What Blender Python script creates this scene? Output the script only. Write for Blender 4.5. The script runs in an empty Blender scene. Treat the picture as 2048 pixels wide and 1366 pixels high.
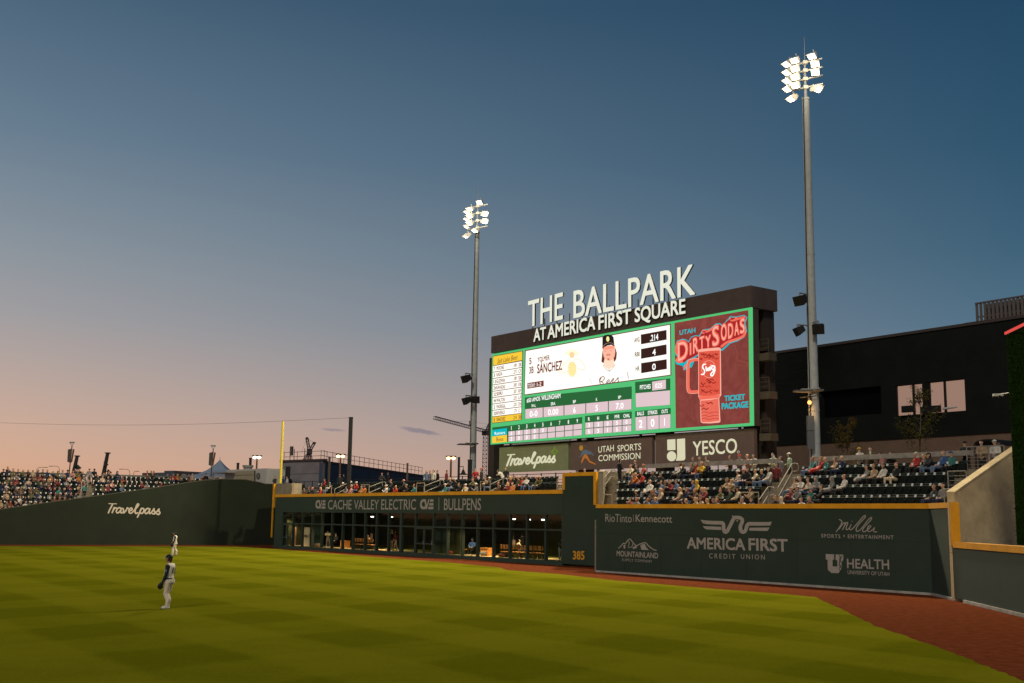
import bpy, bmesh, math, random
from mathutils import Vector, Matrix
random.seed(7)
R = math.radians
S = bpy.context.scene
COL = S.collection

# ------------------------------------------------------------------ camera
FPX, CX, CY = 2297.0, 1024.0, 683.0
CAM = Vector((0, 0, 3.16))
TH, PH = math.atan(354 / FPX), R(0.79)
F = Vector((0, math.cos(TH), math.sin(TH)))
R0 = Vector((1, 0, 0)); U0 = R0.cross(F)
RT = R0 * math.cos(PH) + U0 * math.sin(PH)
UP = U0 * math.cos(PH) - R0 * math.sin(PH)
cam = bpy.data.cameras.new('camera'); camo = bpy.data.objects.new('camera', cam); COL.objects.link(camo)
cam.sensor_width = 36; cam.lens = FPX / 2048 * 36; cam.clip_start = 0.1; cam.clip_end = 9000
M = Matrix.Identity(4)
for i, v in enumerate((RT, UP, -F)):
    for j in range(3): M[j][i] = v[j]
for j in range(3): M[j][3] = CAM[j]
camo.matrix_world = M; S.camera = camo

def ray(px, py): return F + RT * ((px - CX) / FPX) + UP * ((CY - py) / FPX)
def ground(px, py, z=0.0):
    d = ray(px, py); return CAM + d * ((z - CAM.z) / d.z)
def at(px, py, Y):
    d = ray(px, py); return CAM + d * (Y / d.y)
def V2(x, y): return Vector((x, y, 0))

# ------------------------------------------------------------------ colours
def s2l(c):
    c /= 255.0
    return c / 12.92 if c <= 0.04045 else ((c + 0.055) / 1.055) ** 2.4
def rgb(r, g, b): return (s2l(r), s2l(g), s2l(b), 1)

# ------------------------------------------------------------------ world: dusk sky, warm low on the left, deep blue high on the right
W = bpy.data.worlds.new('World'); S.world = W; W.use_nodes = True
nt = W.node_tree; N = nt.nodes; L = nt.links; N.clear()
out = N.new('ShaderNodeOutputWorld'); bg = N.new('ShaderNodeBackground')
tc = N.new('ShaderNodeTexCoord'); sx = N.new('ShaderNodeSeparateXYZ'); L.new(tc.outputs['Generated'], sx.inputs[0])
def ramp(stops):
    r = N.new('ShaderNodeValToRGB'); e = r.color_ramp.elements
    while len(e) < len(stops): e.new(0.5)
    for el, (p, c) in zip(e, stops): el.position = p; el.color = rgb(*c)
    r.color_ramp.interpolation = 'LINEAR'
    L.new(sx.outputs['Z'], r.inputs[0]); return r
# elevation stops (z of the direction)
WARM = [(0.0, (226, 160, 118)), (0.04, (216, 172, 145)), (0.075, (203, 171, 154)), (0.115, (184, 166, 159)), (0.16, (161, 159, 162)), (0.22, (137, 148, 158)), (0.30, (105, 127, 146)), (0.42, (69, 97, 120)), (0.8, (30, 52, 78))]
COOL = [(0.0, (178, 150, 140)), (0.04, (160, 150, 150)), (0.075, (135, 142, 152)), (0.115, (107, 129, 145)), (0.16, (81, 113, 135)), (0.22, (63, 99, 123)), (0.30, (47, 85, 111)), (0.42, (31, 68, 97)), (0.8, (20, 42, 68))]
rw, rc = ramp(WARM), ramp(COOL)
mr = N.new('ShaderNodeMapRange'); mr.inputs[1].default_value = -0.42; mr.inputs[2].default_value = 0.40
L.new(sx.outputs['X'], mr.inputs[0])
mx = N.new('ShaderNodeMix'); mx.data_type = 'RGBA'; L.new(mr.outputs[0], mx.inputs[0]); L.new(rw.outputs[0], mx.inputs[6]); L.new(rc.outputs[0], mx.inputs[7])
sky = N.new('ShaderNodeTexSky'); sky.sky_type = 'NISHITA'; sky.sun_disc = False
SUN_EL, SUN_AZ = R(36), R(-163)          # direction of the sun lamp, seen from the field
sky.sun_elevation = R(-3); sky.sun_rotation = R(-60)
sk = N.new('ShaderNodeMix'); sk.data_type = 'RGBA'; sk.inputs[0].default_value = 0.04
L.new(mx.outputs[2], sk.inputs[6]); L.new(sky.outputs[0], sk.inputs[7])
# thin dark streaks of cloud low over the horizon
def streak(src, px, py, L_, H_, tilt, col, dens):
    d = ray(px, py).normalized()
    cxn = N.new('ShaderNodeVectorMath'); cxn.operation = 'SUBTRACT'; L.new(tc.outputs['Generated'], cxn.inputs[0]); cxn.inputs[1].default_value = d
    a = Vector((math.cos(tilt), 0, math.sin(tilt))); b = Vector((-math.sin(tilt), 0, math.cos(tilt)))
    def dot(v):
        n = N.new('ShaderNodeVectorMath'); n.operation = 'DOT_PRODUCT'; L.new(cxn.outputs[0], n.inputs[0]); n.inputs[1].default_value = v; return n.outputs['Value']
    def mth(op, x, y):
        n = N.new('ShaderNodeMath'); n.operation = op
        for i, q in enumerate((x, y)):
            if hasattr(q, 'node'): L.new(q, n.inputs[i])
            else: n.inputs[i].default_value = q
        return n.outputs[0]
    nz = N.new('ShaderNodeTexNoise'); nz.inputs['Scale'].default_value = 160; nz.inputs['Detail'].default_value = 4; L.new(tc.outputs['Generated'], nz.inputs['Vector'])
    x, y = dot(a), dot(b)
    y2 = mth('ADD', y, mth('MULTIPLY', mth('SUBTRACT', nz.outputs[0], 0.5), H_ * 1.2))
    q = mth('ADD', mth('POWER', mth('ABSOLUTE', mth('DIVIDE', x, L_), 0), 2), mth('POWER', mth('ABSOLUTE', mth('DIVIDE', y2, H_), 0), 2))
    n = N.new('ShaderNodeMapRange'); n.interpolation_type = 'SMOOTHSTEP'; n.inputs[1].default_value = 1; n.inputs[2].default_value = 0.1; n.inputs[3].default_value = 0; n.inputs[4].default_value = dens
    L.new(q, n.inputs[0])
    m = N.new('ShaderNodeMix'); m.data_type = 'RGBA'; L.new(n.outputs[0], m.inputs[0]); L.new(src, m.inputs[6]); m.inputs[7].default_value = rgb(*col)
    return m.outputs[2]
c1 = streak(sk.outputs[2], 840, 862, 0.021, 0.0026, R(-9), (116, 112, 132), 0.6)
c2 = streak(c1, 667, 860, 0.013, 0.0015, R(-3), (132, 122, 140), 0.55)
L.new(c2, bg.inputs['Color']); bg.inputs['Strength'].default_value = 1.0
L.new(bg.outputs[0], out.inputs[0])

# sun lamp: the floodlight banks of the stands behind and left of the camera
sl = bpy.data.lights.new('sun', 'SUN'); sl.energy = 1.15; sl.angle = R(9); sl.color = (1.0, 0.90, 0.72)
so = bpy.data.objects.new('sun', sl); COL.objects.link(so)
sd = Vector((math.sin(SUN_AZ) * math.cos(SUN_EL), math.cos(SUN_AZ) * math.cos(SUN_EL), math.sin(SUN_EL)))
so.rotation_euler = sd.to_track_quat('Z', 'Y').to_euler(); so.location = (0, -20, 60)
SPOT_W = 78000
S.view_settings.view_transform = 'Standard'; S.view_settings.look = 'None'; S.view_settings.exposure = 0; S.view_settings.gamma = 1
S.render.engine = 'CYCLES'
S.cycles.max_bounces = 5; S.cycles.diffuse_bounces = 2; S.cycles.glossy_bounces = 2; S.cycles.transparent_max_bounces = 8
S.cycles.sample_clamp_indirect = 3; S.cycles.use_denoising = True

# ------------------------------------------------------------------ materials
def mat(name, c, rough=0.7, var=0.0, scale=3.0, metal=0.0, bump=0.0, c2=None, spec=0.3, bscale=None):
    m = bpy.data.materials.new(name); m.use_nodes = True
    n = m.node_tree.nodes; l = m.node_tree.links; p = n['Principled BSDF']
    c = tuple(c[:3]) + (1,)
    p.inputs['Base Color'].default_value = c; p.inputs['Roughness'].default_value = rough; p.inputs['Metallic'].default_value = metal
    p.inputs['Specular IOR Level'].default_value = spec
    if var or bump or c2:
        g = n.new('ShaderNodeNewGeometry')
        z = n.new('ShaderNodeTexNoise'); z.inputs['Scale'].default_value = scale; z.inputs['Detail'].default_value = 6; z.inputs['Roughness'].default_value = 0.65
        l.new(g.outputs['Position'], z.inputs['Vector'])
        if var or c2:
            r = n.new('ShaderNodeMapRange'); r.inputs[1].default_value = 0.32; r.inputs[2].default_value = 0.68; l.new(z.outputs[0], r.inputs[0])
            x = n.new('ShaderNodeMix'); x.data_type = 'RGBA'; l.new(r.outputs[0], x.inputs[0])
            a = tuple(v * (1 - var) for v in c[:3]) + (1,); b = tuple(c2[:3]) + (1,) if c2 else tuple(min(1, v * (1 + var)) for v in c[:3]) + (1,)
            x.inputs[6].default_value = a; x.inputs[7].default_value = b; l.new(x.outputs[2], p.inputs['Base Color'])
        if bump:
            z2 = n.new('ShaderNodeTexNoise'); z2.inputs['Scale'].default_value = bscale or scale * 8; z2.inputs['Detail'].default_value = 4; l.new(g.outputs['Position'], z2.inputs['Vector'])
            b_ = n.new('ShaderNodeBump'); b_.inputs['Strength'].default_value = bump; b_.inputs['Distance'].default_value = 0.03
            l.new(z2.outputs[0], b_.inputs['Height']); l.new(b_.outputs[0], p.inputs['Normal'])
    return m
def emi(name, c, k=1.0):
    m = bpy.data.materials.new(name); m.use_nodes = True
    n = m.node_tree.nodes; l = m.node_tree.links; n.remove(n['Principled BSDF'])
    e = n.new('ShaderNodeEmission'); e.inputs[0].default_value = rgb(*c); e.inputs[1].default_value = k
    l.new(e.outputs[0], n['Material Output'].inputs[0]); return m
def led(name, c, c2, k=1.0):            # lit screen area with a soft printed mottling
    m = emi(name, c, k); n = m.node_tree.nodes; l = m.node_tree.links
    e = [q for q in n if q.type == 'EMISSION'][0]
    g = n.new('ShaderNodeNewGeometry'); z = n.new('ShaderNodeTexNoise'); z.inputs['Scale'].default_value = 0.9; z.inputs['Detail'].default_value = 5; z.inputs['Distortion'].default_value = 2.5
    l.new(g.outputs['Position'], z.inputs['Vector']); x = n.new('ShaderNodeMix'); x.data_type = 'RGBA'
    l.new(z.outputs[0], x.inputs[0]); x.inputs[6].default_value = rgb(*c); x.inputs[7].default_value = rgb(*c2); l.new(x.outputs[2], e.inputs[0]); return m
def glass(name):
    m = bpy.data.materials.new(name); m.use_nodes = True
    n = m.node_tree.nodes; l = m.node_tree.links; n.remove(n['Principled BSDF'])
    t = n.new('ShaderNodeBsdfTransparent'); t.inputs[0].default_value = (0.82, 0.86, 0.82, 1)
    g = n.new('ShaderNodeBsdfGlossy'); g.inputs['Roughness'].default_value = 0.03; g.inputs[0].default_value = (0.8, 0.85, 0.85, 1)
    x = n.new('ShaderNodeMixShader'); x.inputs[0].default_value = 0.035
    l.new(t.outputs[0], x.inputs[1]); l.new(g.outputs[0], x.inputs[2]); l.new(x.outputs[0], n['Material Output'].inputs[0]); return m

# ------------------------------------------------------------------ mesh building
WL = {}
class MB:
    def __init__(s): s.v = []; s.f = []; s.m = []
    def poly(s, pts, m=0):
        k = len(s.v); s.v += [Vector(p) for p in pts]; s.f.append(list(range(k, k + len(pts)))); s.m.append(m)
    def hexa(s, b, t, m=0):              # two matching loops of points
        n = len(b); k = len(s.v); s.v += [Vector(p) for p in b] + [Vector(p) for p in t]
        s.f += [list(range(k, k + n))[::-1], list(range(k + n, k + 2 * n))]; s.m += [m, m]
        for i in range(n):
            j = (i + 1) % n; s.f.append([k + i, k + j, k + n + j, k + n + i]); s.m.append(m)
    def box(s, c, d, m=0, rot=None):
        c = Vector(c); x, y, z = d[0] / 2, d[1] / 2, d[2] / 2
        q = [Vector(p) for p in ((-x, -y, -z), (x, -y, -z), (x, y, -z), (-x, y, -z), (-x, -y, z), (x, -y, z), (x, y, z), (-x, y, z))]
        if rot is not None: q = [rot @ p for p in q]
        s.hexa([c + p for p in q[:4]], [c + p for p in q[4:]], m)
    def fbox(s, fr, s0, s1, z0, z1, w0, w1, m=0):
        P = fr.P
        s.hexa([P(s0, z0, w0), P(s1, z0, w0), P(s1, z0, w1), P(s0, z0, w1)], [P(s0, z1, w0), P(s1, z1, w0), P(s1, z1, w1), P(s0, z1, w1)], m)
    def tube(s, a, b, r0, r1=None, n=8, m=0, cap=True):
        a, b = Vector(a), Vector(b); r1 = r0 if r1 is None else r1
        d = (b - a)
        if d.length < 1e-6: return
        d.normalize(); x = d.orthogonal().normalized(); y = d.cross(x)
        A = [a + (x * math.cos(t) + y * math.sin(t)) * r0 for t in [2 * math.pi * i / n for i in range(n)]]
        B = [b + (x * math.cos(t) + y * math.sin(t)) * r1 for t in [2 * math.pi * i / n for i in range(n)]]
        s.hexa(A, B, m)
    def pipe(s, pts, r, n=6, m=0):
        for a, b in zip(pts[:-1], pts[1:]): s.tube(a, b, r, r, n, m)
    def caps(s, a, b, r0, r1, n=10, m=0):  # tapered capsule
        a, b = Vector(a), Vector(b); d = b - a; ln = d.length
        d = d.normalized() if ln > 1e-6 else Vector((0, 0, 1)); x = d.orthogonal().normalized(); y = d.cross(x)
        rings = []
        for i in range(1, 5): t = math.pi / 2 * i / 4; rings.append((a - d * r0 * math.cos(t), r0 * math.sin(t)))
        for i in range(0, 4): t = math.pi / 2 * i / 4; rings.append((b + d * r1 * math.sin(t), r1 * math.cos(t)))
        k = len(s.v); s.v.append(a - d * r0)
        for c, r in rings: s.v += [c + (x * math.cos(2 * math.pi * i / n) + y * math.sin(2 * math.pi * i / n)) * r for i in range(n)]
        s.v.append(b + d * r1); e = len(s.v) - 1
        for i in range(n): s.f.append([k, k + 1 + (i + 1) % n, k + 1 + i]); s.m.append(m)
        for q in range(len(rings) - 1):
            o = k + 1 + q * n
            for i in range(n): s.f.append([o + i, o + (i + 1) % n, o + n + (i + 1) % n, o + n + i]); s.m.append(m)
        o = k + 1 + (len(rings) - 1) * n
        for i in range(n): s.f.append([o + i, o + (i + 1) % n, e]); s.m.append(m)
    def ball(s, c, r, m=0, n=12, h=8, zmin=-1.0):
        c = Vector(c); r = Vector(r) if not isinstance(r, (int, float)) else Vector((r, r, r)); k = len(s.v)
        a0 = math.asin(max(-1, zmin))
        for j in range(h + 1):
            a = a0 + (math.pi / 2 - a0) * j / h
            for i in range(n):
                t = 2 * math.pi * i / n; s.v.append(c + Vector((r.x * math.cos(a) * math.cos(t), r.y * math.cos(a) * math.sin(t), r.z * math.sin(a))))
        for j in range(h):
            for i in range(n): s.f.append([k + j * n + i, k + j * n + (i + 1) % n, k + (j + 1) * n + (i + 1) % n, k + (j + 1) * n + i]); s.m.append(m)
    def lattice(s, a, b, w, r, n, up=Vector((0, 0, 1)), m=0):
        a, b = Vector(a), Vector(b); d = (b - a).normalized(); x = d.cross(up)
        if x.length < 1e-3: x = d.orthogonal()
        x.normalize(); y = d.cross(x).normalized()
        C = [(x * i + y * j) * w / 2 for i, j in ((-1, -1), (1, -1), (1, 1), (-1, 1))]
        for c in C: s.tube(a + c, b + c, r, r, 4, m)
        for k in range(n):
            p, q = a.lerp(b, k / n), a.lerp(b, (k + 1) / n)
            for i in range(4):
                j = (i + 1) % 4
                s.tube(p + C[i], q + C[j], r * .7, r * .7, 4, m); s.tube(q + C[i], q + C[j], r * .7, r * .7, 4, m)
    def build(s, name, mats, parent=None, smooth=False, local=False):
        if not isinstance(mats, (list, tuple)): mats = [mats]
        me = bpy.data.meshes.new(name)
        if local: off = Vector((0, 0, 0))
        elif parent is None:
            xs = [p.x for p in s.v]; ys = [p.y for p in s.v]; off = Vector(((min(xs) + max(xs)) / 2, (min(ys) + max(ys)) / 2, min(p.z for p in s.v)))
        else: off = WL[parent.name]
        me.from_pydata([p - off for p in s.v] if not local else s.v, [], s.f); me.update()
        for q in mats: me.materials.append(q)
        me.polygons.foreach_set('material_index', s.m)
        if smooth: me.polygons.foreach_set('use_smooth', [True] * len(me.polygons))
        o = bpy.data.objects.new(name, me); COL.objects.link(o)
        if parent is None: o.location = off; WL[o.name] = off.copy()
        else: o.parent = parent; WL[o.name] = off.copy()
        return o
def tag(o, label, cat, group=None, kind=None):
    if label: o['label'] = label
    if cat: o['category'] = cat
    if group: o['group'] = group
    if kind: o['kind'] = kind
    return o
def empty(name, loc, label, cat, group=None, rz=0.0):
    o = bpy.data.objects.new(name, None); COL.objects.link(o); o.location = loc; o.rotation_euler = (0, 0, rz); o.empty_display_size = 0.3
    WL[o.name] = Vector(loc); return tag(o, label, cat, group)
def struct(o): o['kind'] = 'structure'; return o

class Frame:                              # vertical plane through two ground points; n faces the camera
    def __init__(s, a, b):
        s.o = V2(a[0], a[1]); b = V2(b[0], b[1]); s.len = (b - s.o).length; s.u = (b - s.o).normalized()
        n = Vector((s.u.y, -s.u.x, 0)); s.n = n if n.dot(-s.o) > 0 else -n
    def P(s, a, z, w=0.0): return s.o + s.u * a + s.n * w + Vector((0, 0, z))
    def hit(s, px, py, w=0.0):
        d = ray(px, py); o = s.o + s.n * w; t = (o - CAM).dot(s.n) / d.dot(s.n); p = CAM + d * t
        return ((p - s.o).dot(s.u), p.z)
    def sx(s, px, w=0.0, py=980): return s.hit(px, py, w)[0]

# ------------------------------------------------------------------ lettering
_TX = {}
def text_mesh(t, bold=0.0, shear=0.0, space=1.0, extrude=0.0, res=3):
    k = (t, bold, shear, space, extrude)
    if k in _TX: return _TX[k]
    cu = bpy.data.curves.new('lettering_source', 'FONT'); cu.body = t; cu.size = 1; cu.offset = bold; cu.shear = shear; cu.space_character = space; cu.extrude = extrude; cu.resolution_u = res
    ob = bpy.data.objects.new('lettering_source', cu); COL.objects.link(ob)
    dg = bpy.context.evaluated_depsgraph_get(); me = bpy.data.meshes.new_from_object(ob.evaluated_get(dg))
    v = [tuple(p.co) for p in me.vertices]; f = [list(p.vertices) for p in me.polygons]; nz = [p.normal.z for p in me.polygons]
    bpy.data.objects.remove(ob); bpy.data.curves.remove(cu); bpy.data.meshes.remove(me)
    _TX[k] = (v, f, nz, min(p[0] for p in v), max(p[0] for p in v)); return _TX[k]
_h = text_mesh('H'); CAPH = max(p[1] for p in _h[0])

class Art:                                # flat marks on a Frame, layered a little in front of one another
    def __init__(s, fr, w=0.0, step=0.006): s.fr = fr; s.w = w; s.step = step; s.mb = MB(); s.mats = []
    def mi(s, m):
        if m not in s.mats: s.mats.append(m)
        return s.mats.index(m)
    def q(s, px, py): return s.fr.hit(px, py, s.w)
    def poly(s, pts, m, layer=1):
        w = s.w + layer * s.step; P = [s.fr.P(*s.q(*p), w) for p in pts]
        # triangulate concave outlines ourselves
        from mathutils.geometry import tessellate_polygon
        i = s.mi(m)
        if len(P) <= 4: s.mb.poly(P, i); return
        for t in tessellate_polygon([P]): s.mb.poly([P[j] for j in t], i)
    def slab(s, pts, m, w0, w1):
        P = [s.q(*p) for p in pts]; s.mb.hexa([s.fr.P(a, z, w0) for a, z in P], [s.fr.P(a, z, w1) for a, z in P], s.mi(m))
    def ell(s, c, rx, ry, m, layer=1, n=24):
        s.poly([(c[0] + rx * math.cos(2 * math.pi * i / n), c[1] + ry * math.sin(2 * math.pi * i / n)) for i in range(n)], m, layer)
    def text(s, t, A, B, cap, m, layer=1, bold=0.0, shear=0.0, space=1.0, extrude=0.0, side=None):
        v, f, nz, x0, x1 = text_mesh(t, 0.0, shear, space, extrude)
        a, b, c = s.q(*A), s.q(*B), s.q(A[0], A[1] - cap); h = c[1] - a[1]; i = s.mi(m); si = s.mi(side) if side else i
        b2 = max(0.0, bold) * 0.8; h /= (1 + b2 / CAPH * 2)
        offs = [(0, 0)] if b2 < 1e-4 else [(-b2, b2 * 2), (b2, b2 * 2), (-b2, 0), (b2, 0), (0, b2)]
        for j_, (ox, oy) in enumerate(offs):
            w = s.w + layer * s.step + j_ * .0007; k = len(s.mb.v)
            for x, y, z in v:
                r = (x + ox - x0 + b2) / (x1 - x0 + 2 * b2); s.mb.v.append(s.fr.P(a[0] + (b[0] - a[0]) * r, a[1] + (b[1] - a[1]) * r + h * (y + oy) / CAPH, w + z))
            for q, z in zip(f, nz):
                s.mb.f.append([k + j for j in q]); s.mb.m.append(i if z > 0.5 or not extrude else si)
    def stroke(s, pts, wd, m, layer=1, smooth=True, n=5, closed=False):   # wd in pixels at that spot
        p = [Vector((x, y)) for x, y in pts]
        if smooth and len(p) > 2:
            q = []
            for i in range(len(p) - 1):
                p0, p1, p2, p3 = p[max(i - 1, 0)], p[i], p[i + 1], p[min(i + 2, len(p) - 1)]
                for j in range(n):
                    t = j / n; q.append(0.5 * ((2 * p1) + (p2 - p0) * t + (2 * p0 - 5 * p1 + 4 * p2 - p3) * t * t + (3 * p1 - p0 - 3 * p2 + p3) * t ** 3))
            q.append(p[-1]); p = q
        ext = wd * 0.35
        p[0] = p[0] - (p[1] - p[0]).normalized() * ext; p[-1] = p[-1] + (p[-1] - p[-2]).normalized() * ext
        Lf, Rg = [], []
        for i in range(len(p)):
            d = (p[min(i + 1, len(p) - 1)] - p[max(i - 1, 0)]); d = d.normalized() if d.length > 1e-9 else Vector((1, 0)); nn = Vector((-d.y, d.x)) * wd / 2
            if i in (0, len(p) - 1): nn *= 0.6
            Lf.append(p[i] + nn); Rg.append(p[i] - nn)
        k = len(s.mb.v); i_ = s.mi(m)
        for i in range(len(p)):
            w = s.w + layer * s.step + s.step * 0.5 * i / len(p)
            s.mb.v += [s.fr.P(*s.q(*Lf[i]), w), s.fr.P(*s.q(*Rg[i]), w)]
        for i in range(len(p) - 1): s.mb.f.append([k + 2 * i, k + 2 * i + 1, k + 2 * i + 3, k + 2 * i + 2]); s.mb.m.append(i_)
    def build(s, name, parent): return s.mb.build(name, s.mats, parent)

# ------------------------------------------------------------------ palette of surfaces
PAD = mat('green_wall_padding', (0.025, 0.044, 0.031), 0.7, 0.10, 0.7, bump=0.1)
PADL = mat('green_fascia_paint', (0.031, 0.050, 0.036), 0.75, 0.08, 0.7)
PADD = mat('dark_green_wall_paint', (0.012, 0.018, 0.008), 0.8, 0.16, 0.6, bump=0.15)
CAPY = mat('yellow_cap_padding', (0.74, 0.33, 0.010), 0.55, 0.12, 1.5)
POLEY = mat('yellow_pole_paint', (0.60, 0.46, 0.02), 0.5, 0.06, 2)
CONC = mat('concrete', (0.24, 0.205, 0.145), 0.9, 0.22, 1.6, bump=0.25)
STEP = mat('stair_concrete', (0.21, 0.18, 0.14), 0.9, 0.2, 2.5)
KERB = mat('pale_kerb', (0.36, 0.34, 0.30), 0.85, 0.25, 2)
TAN = mat('tan_stucco', (0.165, 0.105, 0.074), 0.9, 0.1, 2)
DARKF = mat('charcoal_cladding', (0.0100, 0.0112, 0.0100), 0.85, 0.2, 0.6, spec=0.1)
BROWN = mat('brown_painted_metal', (0.085, 0.062, 0.056), 0.6, 0.12, 1.5)
SIGNB = mat('brown_sign_panel', (0.15, 0.10, 0.085), 0.6, 0.1, 2)
SIGNG = mat('sage_sign_panel', (0.24, 0.27, 0.14), 0.6, 0.1, 2)
CREAM = emi('glowing_cream_lettering', (216, 212, 178), 1.0)  # sign letters carry their own even cream emission
GREYL = mat('grey_wall_lettering', (0.36, 0.33, 0.30), 0.7, 0.1, 6)
PALEL = mat('pale_wall_lettering', (0.52, 0.45, 0.36), 0.7)
LETY = mat('yellow_number', (0.62, 0.30, 0.02), 0.6)
STEEL = mat('galvanised_steel', (0.30, 0.31, 0.32), 0.5, 0.08, 4, spec=0.4)
RAIL = mat('pale_handrail', (0.25, 0.225, 0.185), 0.5)
DMET = mat('dark_metal', (0.016, 0.017, 0.018), 0.6)
MULL = mat('dark_green_frame', (0.030, 0.045, 0.036), 0.55)
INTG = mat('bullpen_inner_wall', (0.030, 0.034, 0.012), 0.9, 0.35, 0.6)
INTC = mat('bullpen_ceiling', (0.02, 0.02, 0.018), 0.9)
WOOD = mat('orange_wood', (0.58, 0.24, 0.055), 0.6, 0.2, 5)
DOORC = mat('cream_door', (0.80, 0.60, 0.40), 0.6)
BLACK = mat('black_plastic', (0.010, 0.010, 0.011), 0.55)
GLASS = glass('window_glass')
TRACK = mat('warning_track_clay', (0.125, 0.034, 0.014), 0.95, 0.28, 3.2, bump=0.2, bscale=40, spec=0.0)

# ------------------------------------------------------------------ reference planes of the ballpark
WB = Frame(ground(552, 1096), ground(1125, 1131))          # bullpen front
WA = Frame(ground(1192, 1144), ground(1865, 1190.9))       # tall outfield wall on the right
_c = ground(1912, 1202)
WC = Frame(ground(1865, 1190.9), _c)
_d = ground(2048, 1235)
WD = Frame(_c, _c + (_d - _c) * 2.2)                       # low fence coming towards the camera
LW = Frame(ground(0, 1089.3), ground(478, 1090))           # sloping wall on the left

# ------------------------------------------------------------------ ground
g = MB(); g.poly([(-2500, -400, -0.05), (2500, -400, -0.05), (2500, 4000, -0.05), (-2500, 4000, -0.05)])
struct(g.build('ground', mat('dry_earth', (0.10, 0.08, 0.06), 0.95, 0.3, 0.02)))
g = MB(); g.poly([(-75, -30, 0), (40, -30, 0), (40, 135, 0), (-75, 135, 0)])
struct(g.build('warning_track', TRACK))
edge = [(-330, 1091.5), (0, 1092), (475, 1093), (575, 1100), (750, 1114), (900, 1125), (1000, 1135), (1012, 1140), (1123, 1148.5), (1234, 1161), (1434, 1178), (1574, 1188.5), (1629, 1194), (1674, 1214), (1749, 1251), (1849, 1285), (1949, 1322), (2034, 1357)]
E = []
random.seed(4)
for p_, q_ in zip(edge[:-1], edge[1:]):
    for i in range(12): t = i / 12; v_ = ground(p_[0] + (q_[0] - p_[0]) * t, p_[1] + (q_[1] - p_[1]) * t, z=0.006); E.append(v_ + Vector((random.uniform(-.05, .05), random.uniform(-.05, .05), 0)))
E.append(ground(*edge[-1], z=0.006))
dn = (E[-1] - E[-9]).normalized()
E += [E[-1] + dn * 6, E[-1] + dn * 14 + Vector((-3, 0, 0)), Vector((8, -20, 0.006)), Vector((-74, -20, 0.006)), Vector((-74, E[0].y - 3, 0.006))]
def grass_mat():
    m = bpy.data.materials.new('mown_grass'); m.use_nodes = True
    n = m.node_tree.nodes; l = m.node_tree.links; p = n['Principled BSDF']; p.inputs['Roughness'].default_value = 0.9; p.inputs['Specular IOR Level'].default_value = 0.0
    geo = n.new('ShaderNodeNewGeometry')
    nz = n.new('ShaderNodeTexNoise'); nz.inputs['Scale'].default_value = 0.12; nz.inputs['Detail'].default_value = 2; l.new(geo.outputs['Position'], nz.inputs['Vector'])
    def mth(op, a, b=0.0, c=None):
        q = n.new('ShaderNodeMath'); q.operation = op
        for i, v in enumerate((a, b) if c is None else (a, b, c)):
            if hasattr(v, 'node'): l.new(v, q.inputs[i])
            else: q.inputs[i].default_value = v
        return q.outputs[0]
    def band(dx, dy, period, ph):
        d = n.new('ShaderNodeVectorMath'); d.operation = 'DOT_PRODUCT'; l.new(geo.outputs['Position'], d.inputs[0]); d.inputs[1].default_value = (dx, dy, 0)
        w = mth('ADD', mth('MULTIPLY', d.outputs['Value'], 2 * math.pi / period), mth('ADD', mth('MULTIPLY', nz.outputs[0], 1.0), ph))
        q = n.new('ShaderNodeMapRange'); q.interpolation_type = 'SMOOTHSTEP'; q.inputs[1].default_value = -0.34; q.inputs[2].default_value = 0.34; l.new(mth('SINE', w), q.inputs[0]); return q.outputs[0]
    a = band(0.82, 0.57, 5.6, 0.4); b = band(-0.80, 0.60, 6.4, 1.6)
    s_ = mth('ADD', mth('MULTIPLY', mth('MAXIMUM', a, mth('MULTIPLY', b, 0.9)), 0.26), mth('ADD', mth('MULTIPLY', a, 0.46), mth('MULTIPLY', b, 0.28)))
    fine = n.new('ShaderNodeTexNoise'); fine.inputs['Scale'].default_value = 8; fine.inputs['Detail'].default_value = 8; fine.inputs['Roughness'].default_value = 0.8; l.new(geo.outputs['Position'], fine.inputs['Vector'])
    mid = n.new('ShaderNodeTexNoise'); mid.inputs['Scale'].default_value = 0.7; mid.inputs['Detail'].default_value = 7; mid.inputs['Roughness'].default_value = 0.7; l.new(geo.outputs['Position'], mid.inputs['Vector'])
    t = mth('ADD', s_, mth('ADD', mth('MULTIPLY', mth('SUBTRACT', fine.outputs[0], 0.5), 2.6), mth('MULTIPLY', mth('SUBTRACT', mid.outputs[0], 0.5), 1.3)))
    x = n.new('ShaderNodeMix'); x.data_type = 'RGBA'; l.new(t, x.inputs[0]); x.inputs[6].default_value = (0.100, 0.105, 0.0038, 1); x.inputs[7].default_value = (0.150, 0.147, 0.0072, 1)
    l.new(x.outputs[2], p.inputs['Base Color'])
    bz = n.new('ShaderNodeTexNoise'); bz.inputs['Scale'].default_value = 30; bz.inputs['Detail'].default_value = 4; l.new(geo.outputs['Position'], bz.inputs['Vector'])
    bu = n.new('ShaderNodeBump'); bu.inputs['Strength'].default_value = 0.5; bu.inputs['Distance'].default_value = 0.04; l.new(bz.outputs[0], bu.inputs['Height']); l.new(bu.outputs[0], p.inputs['Normal'])
    return m
g = MB(); g.poly(E); struct(g.build('outfield_grass', grass_mat()))

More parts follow.
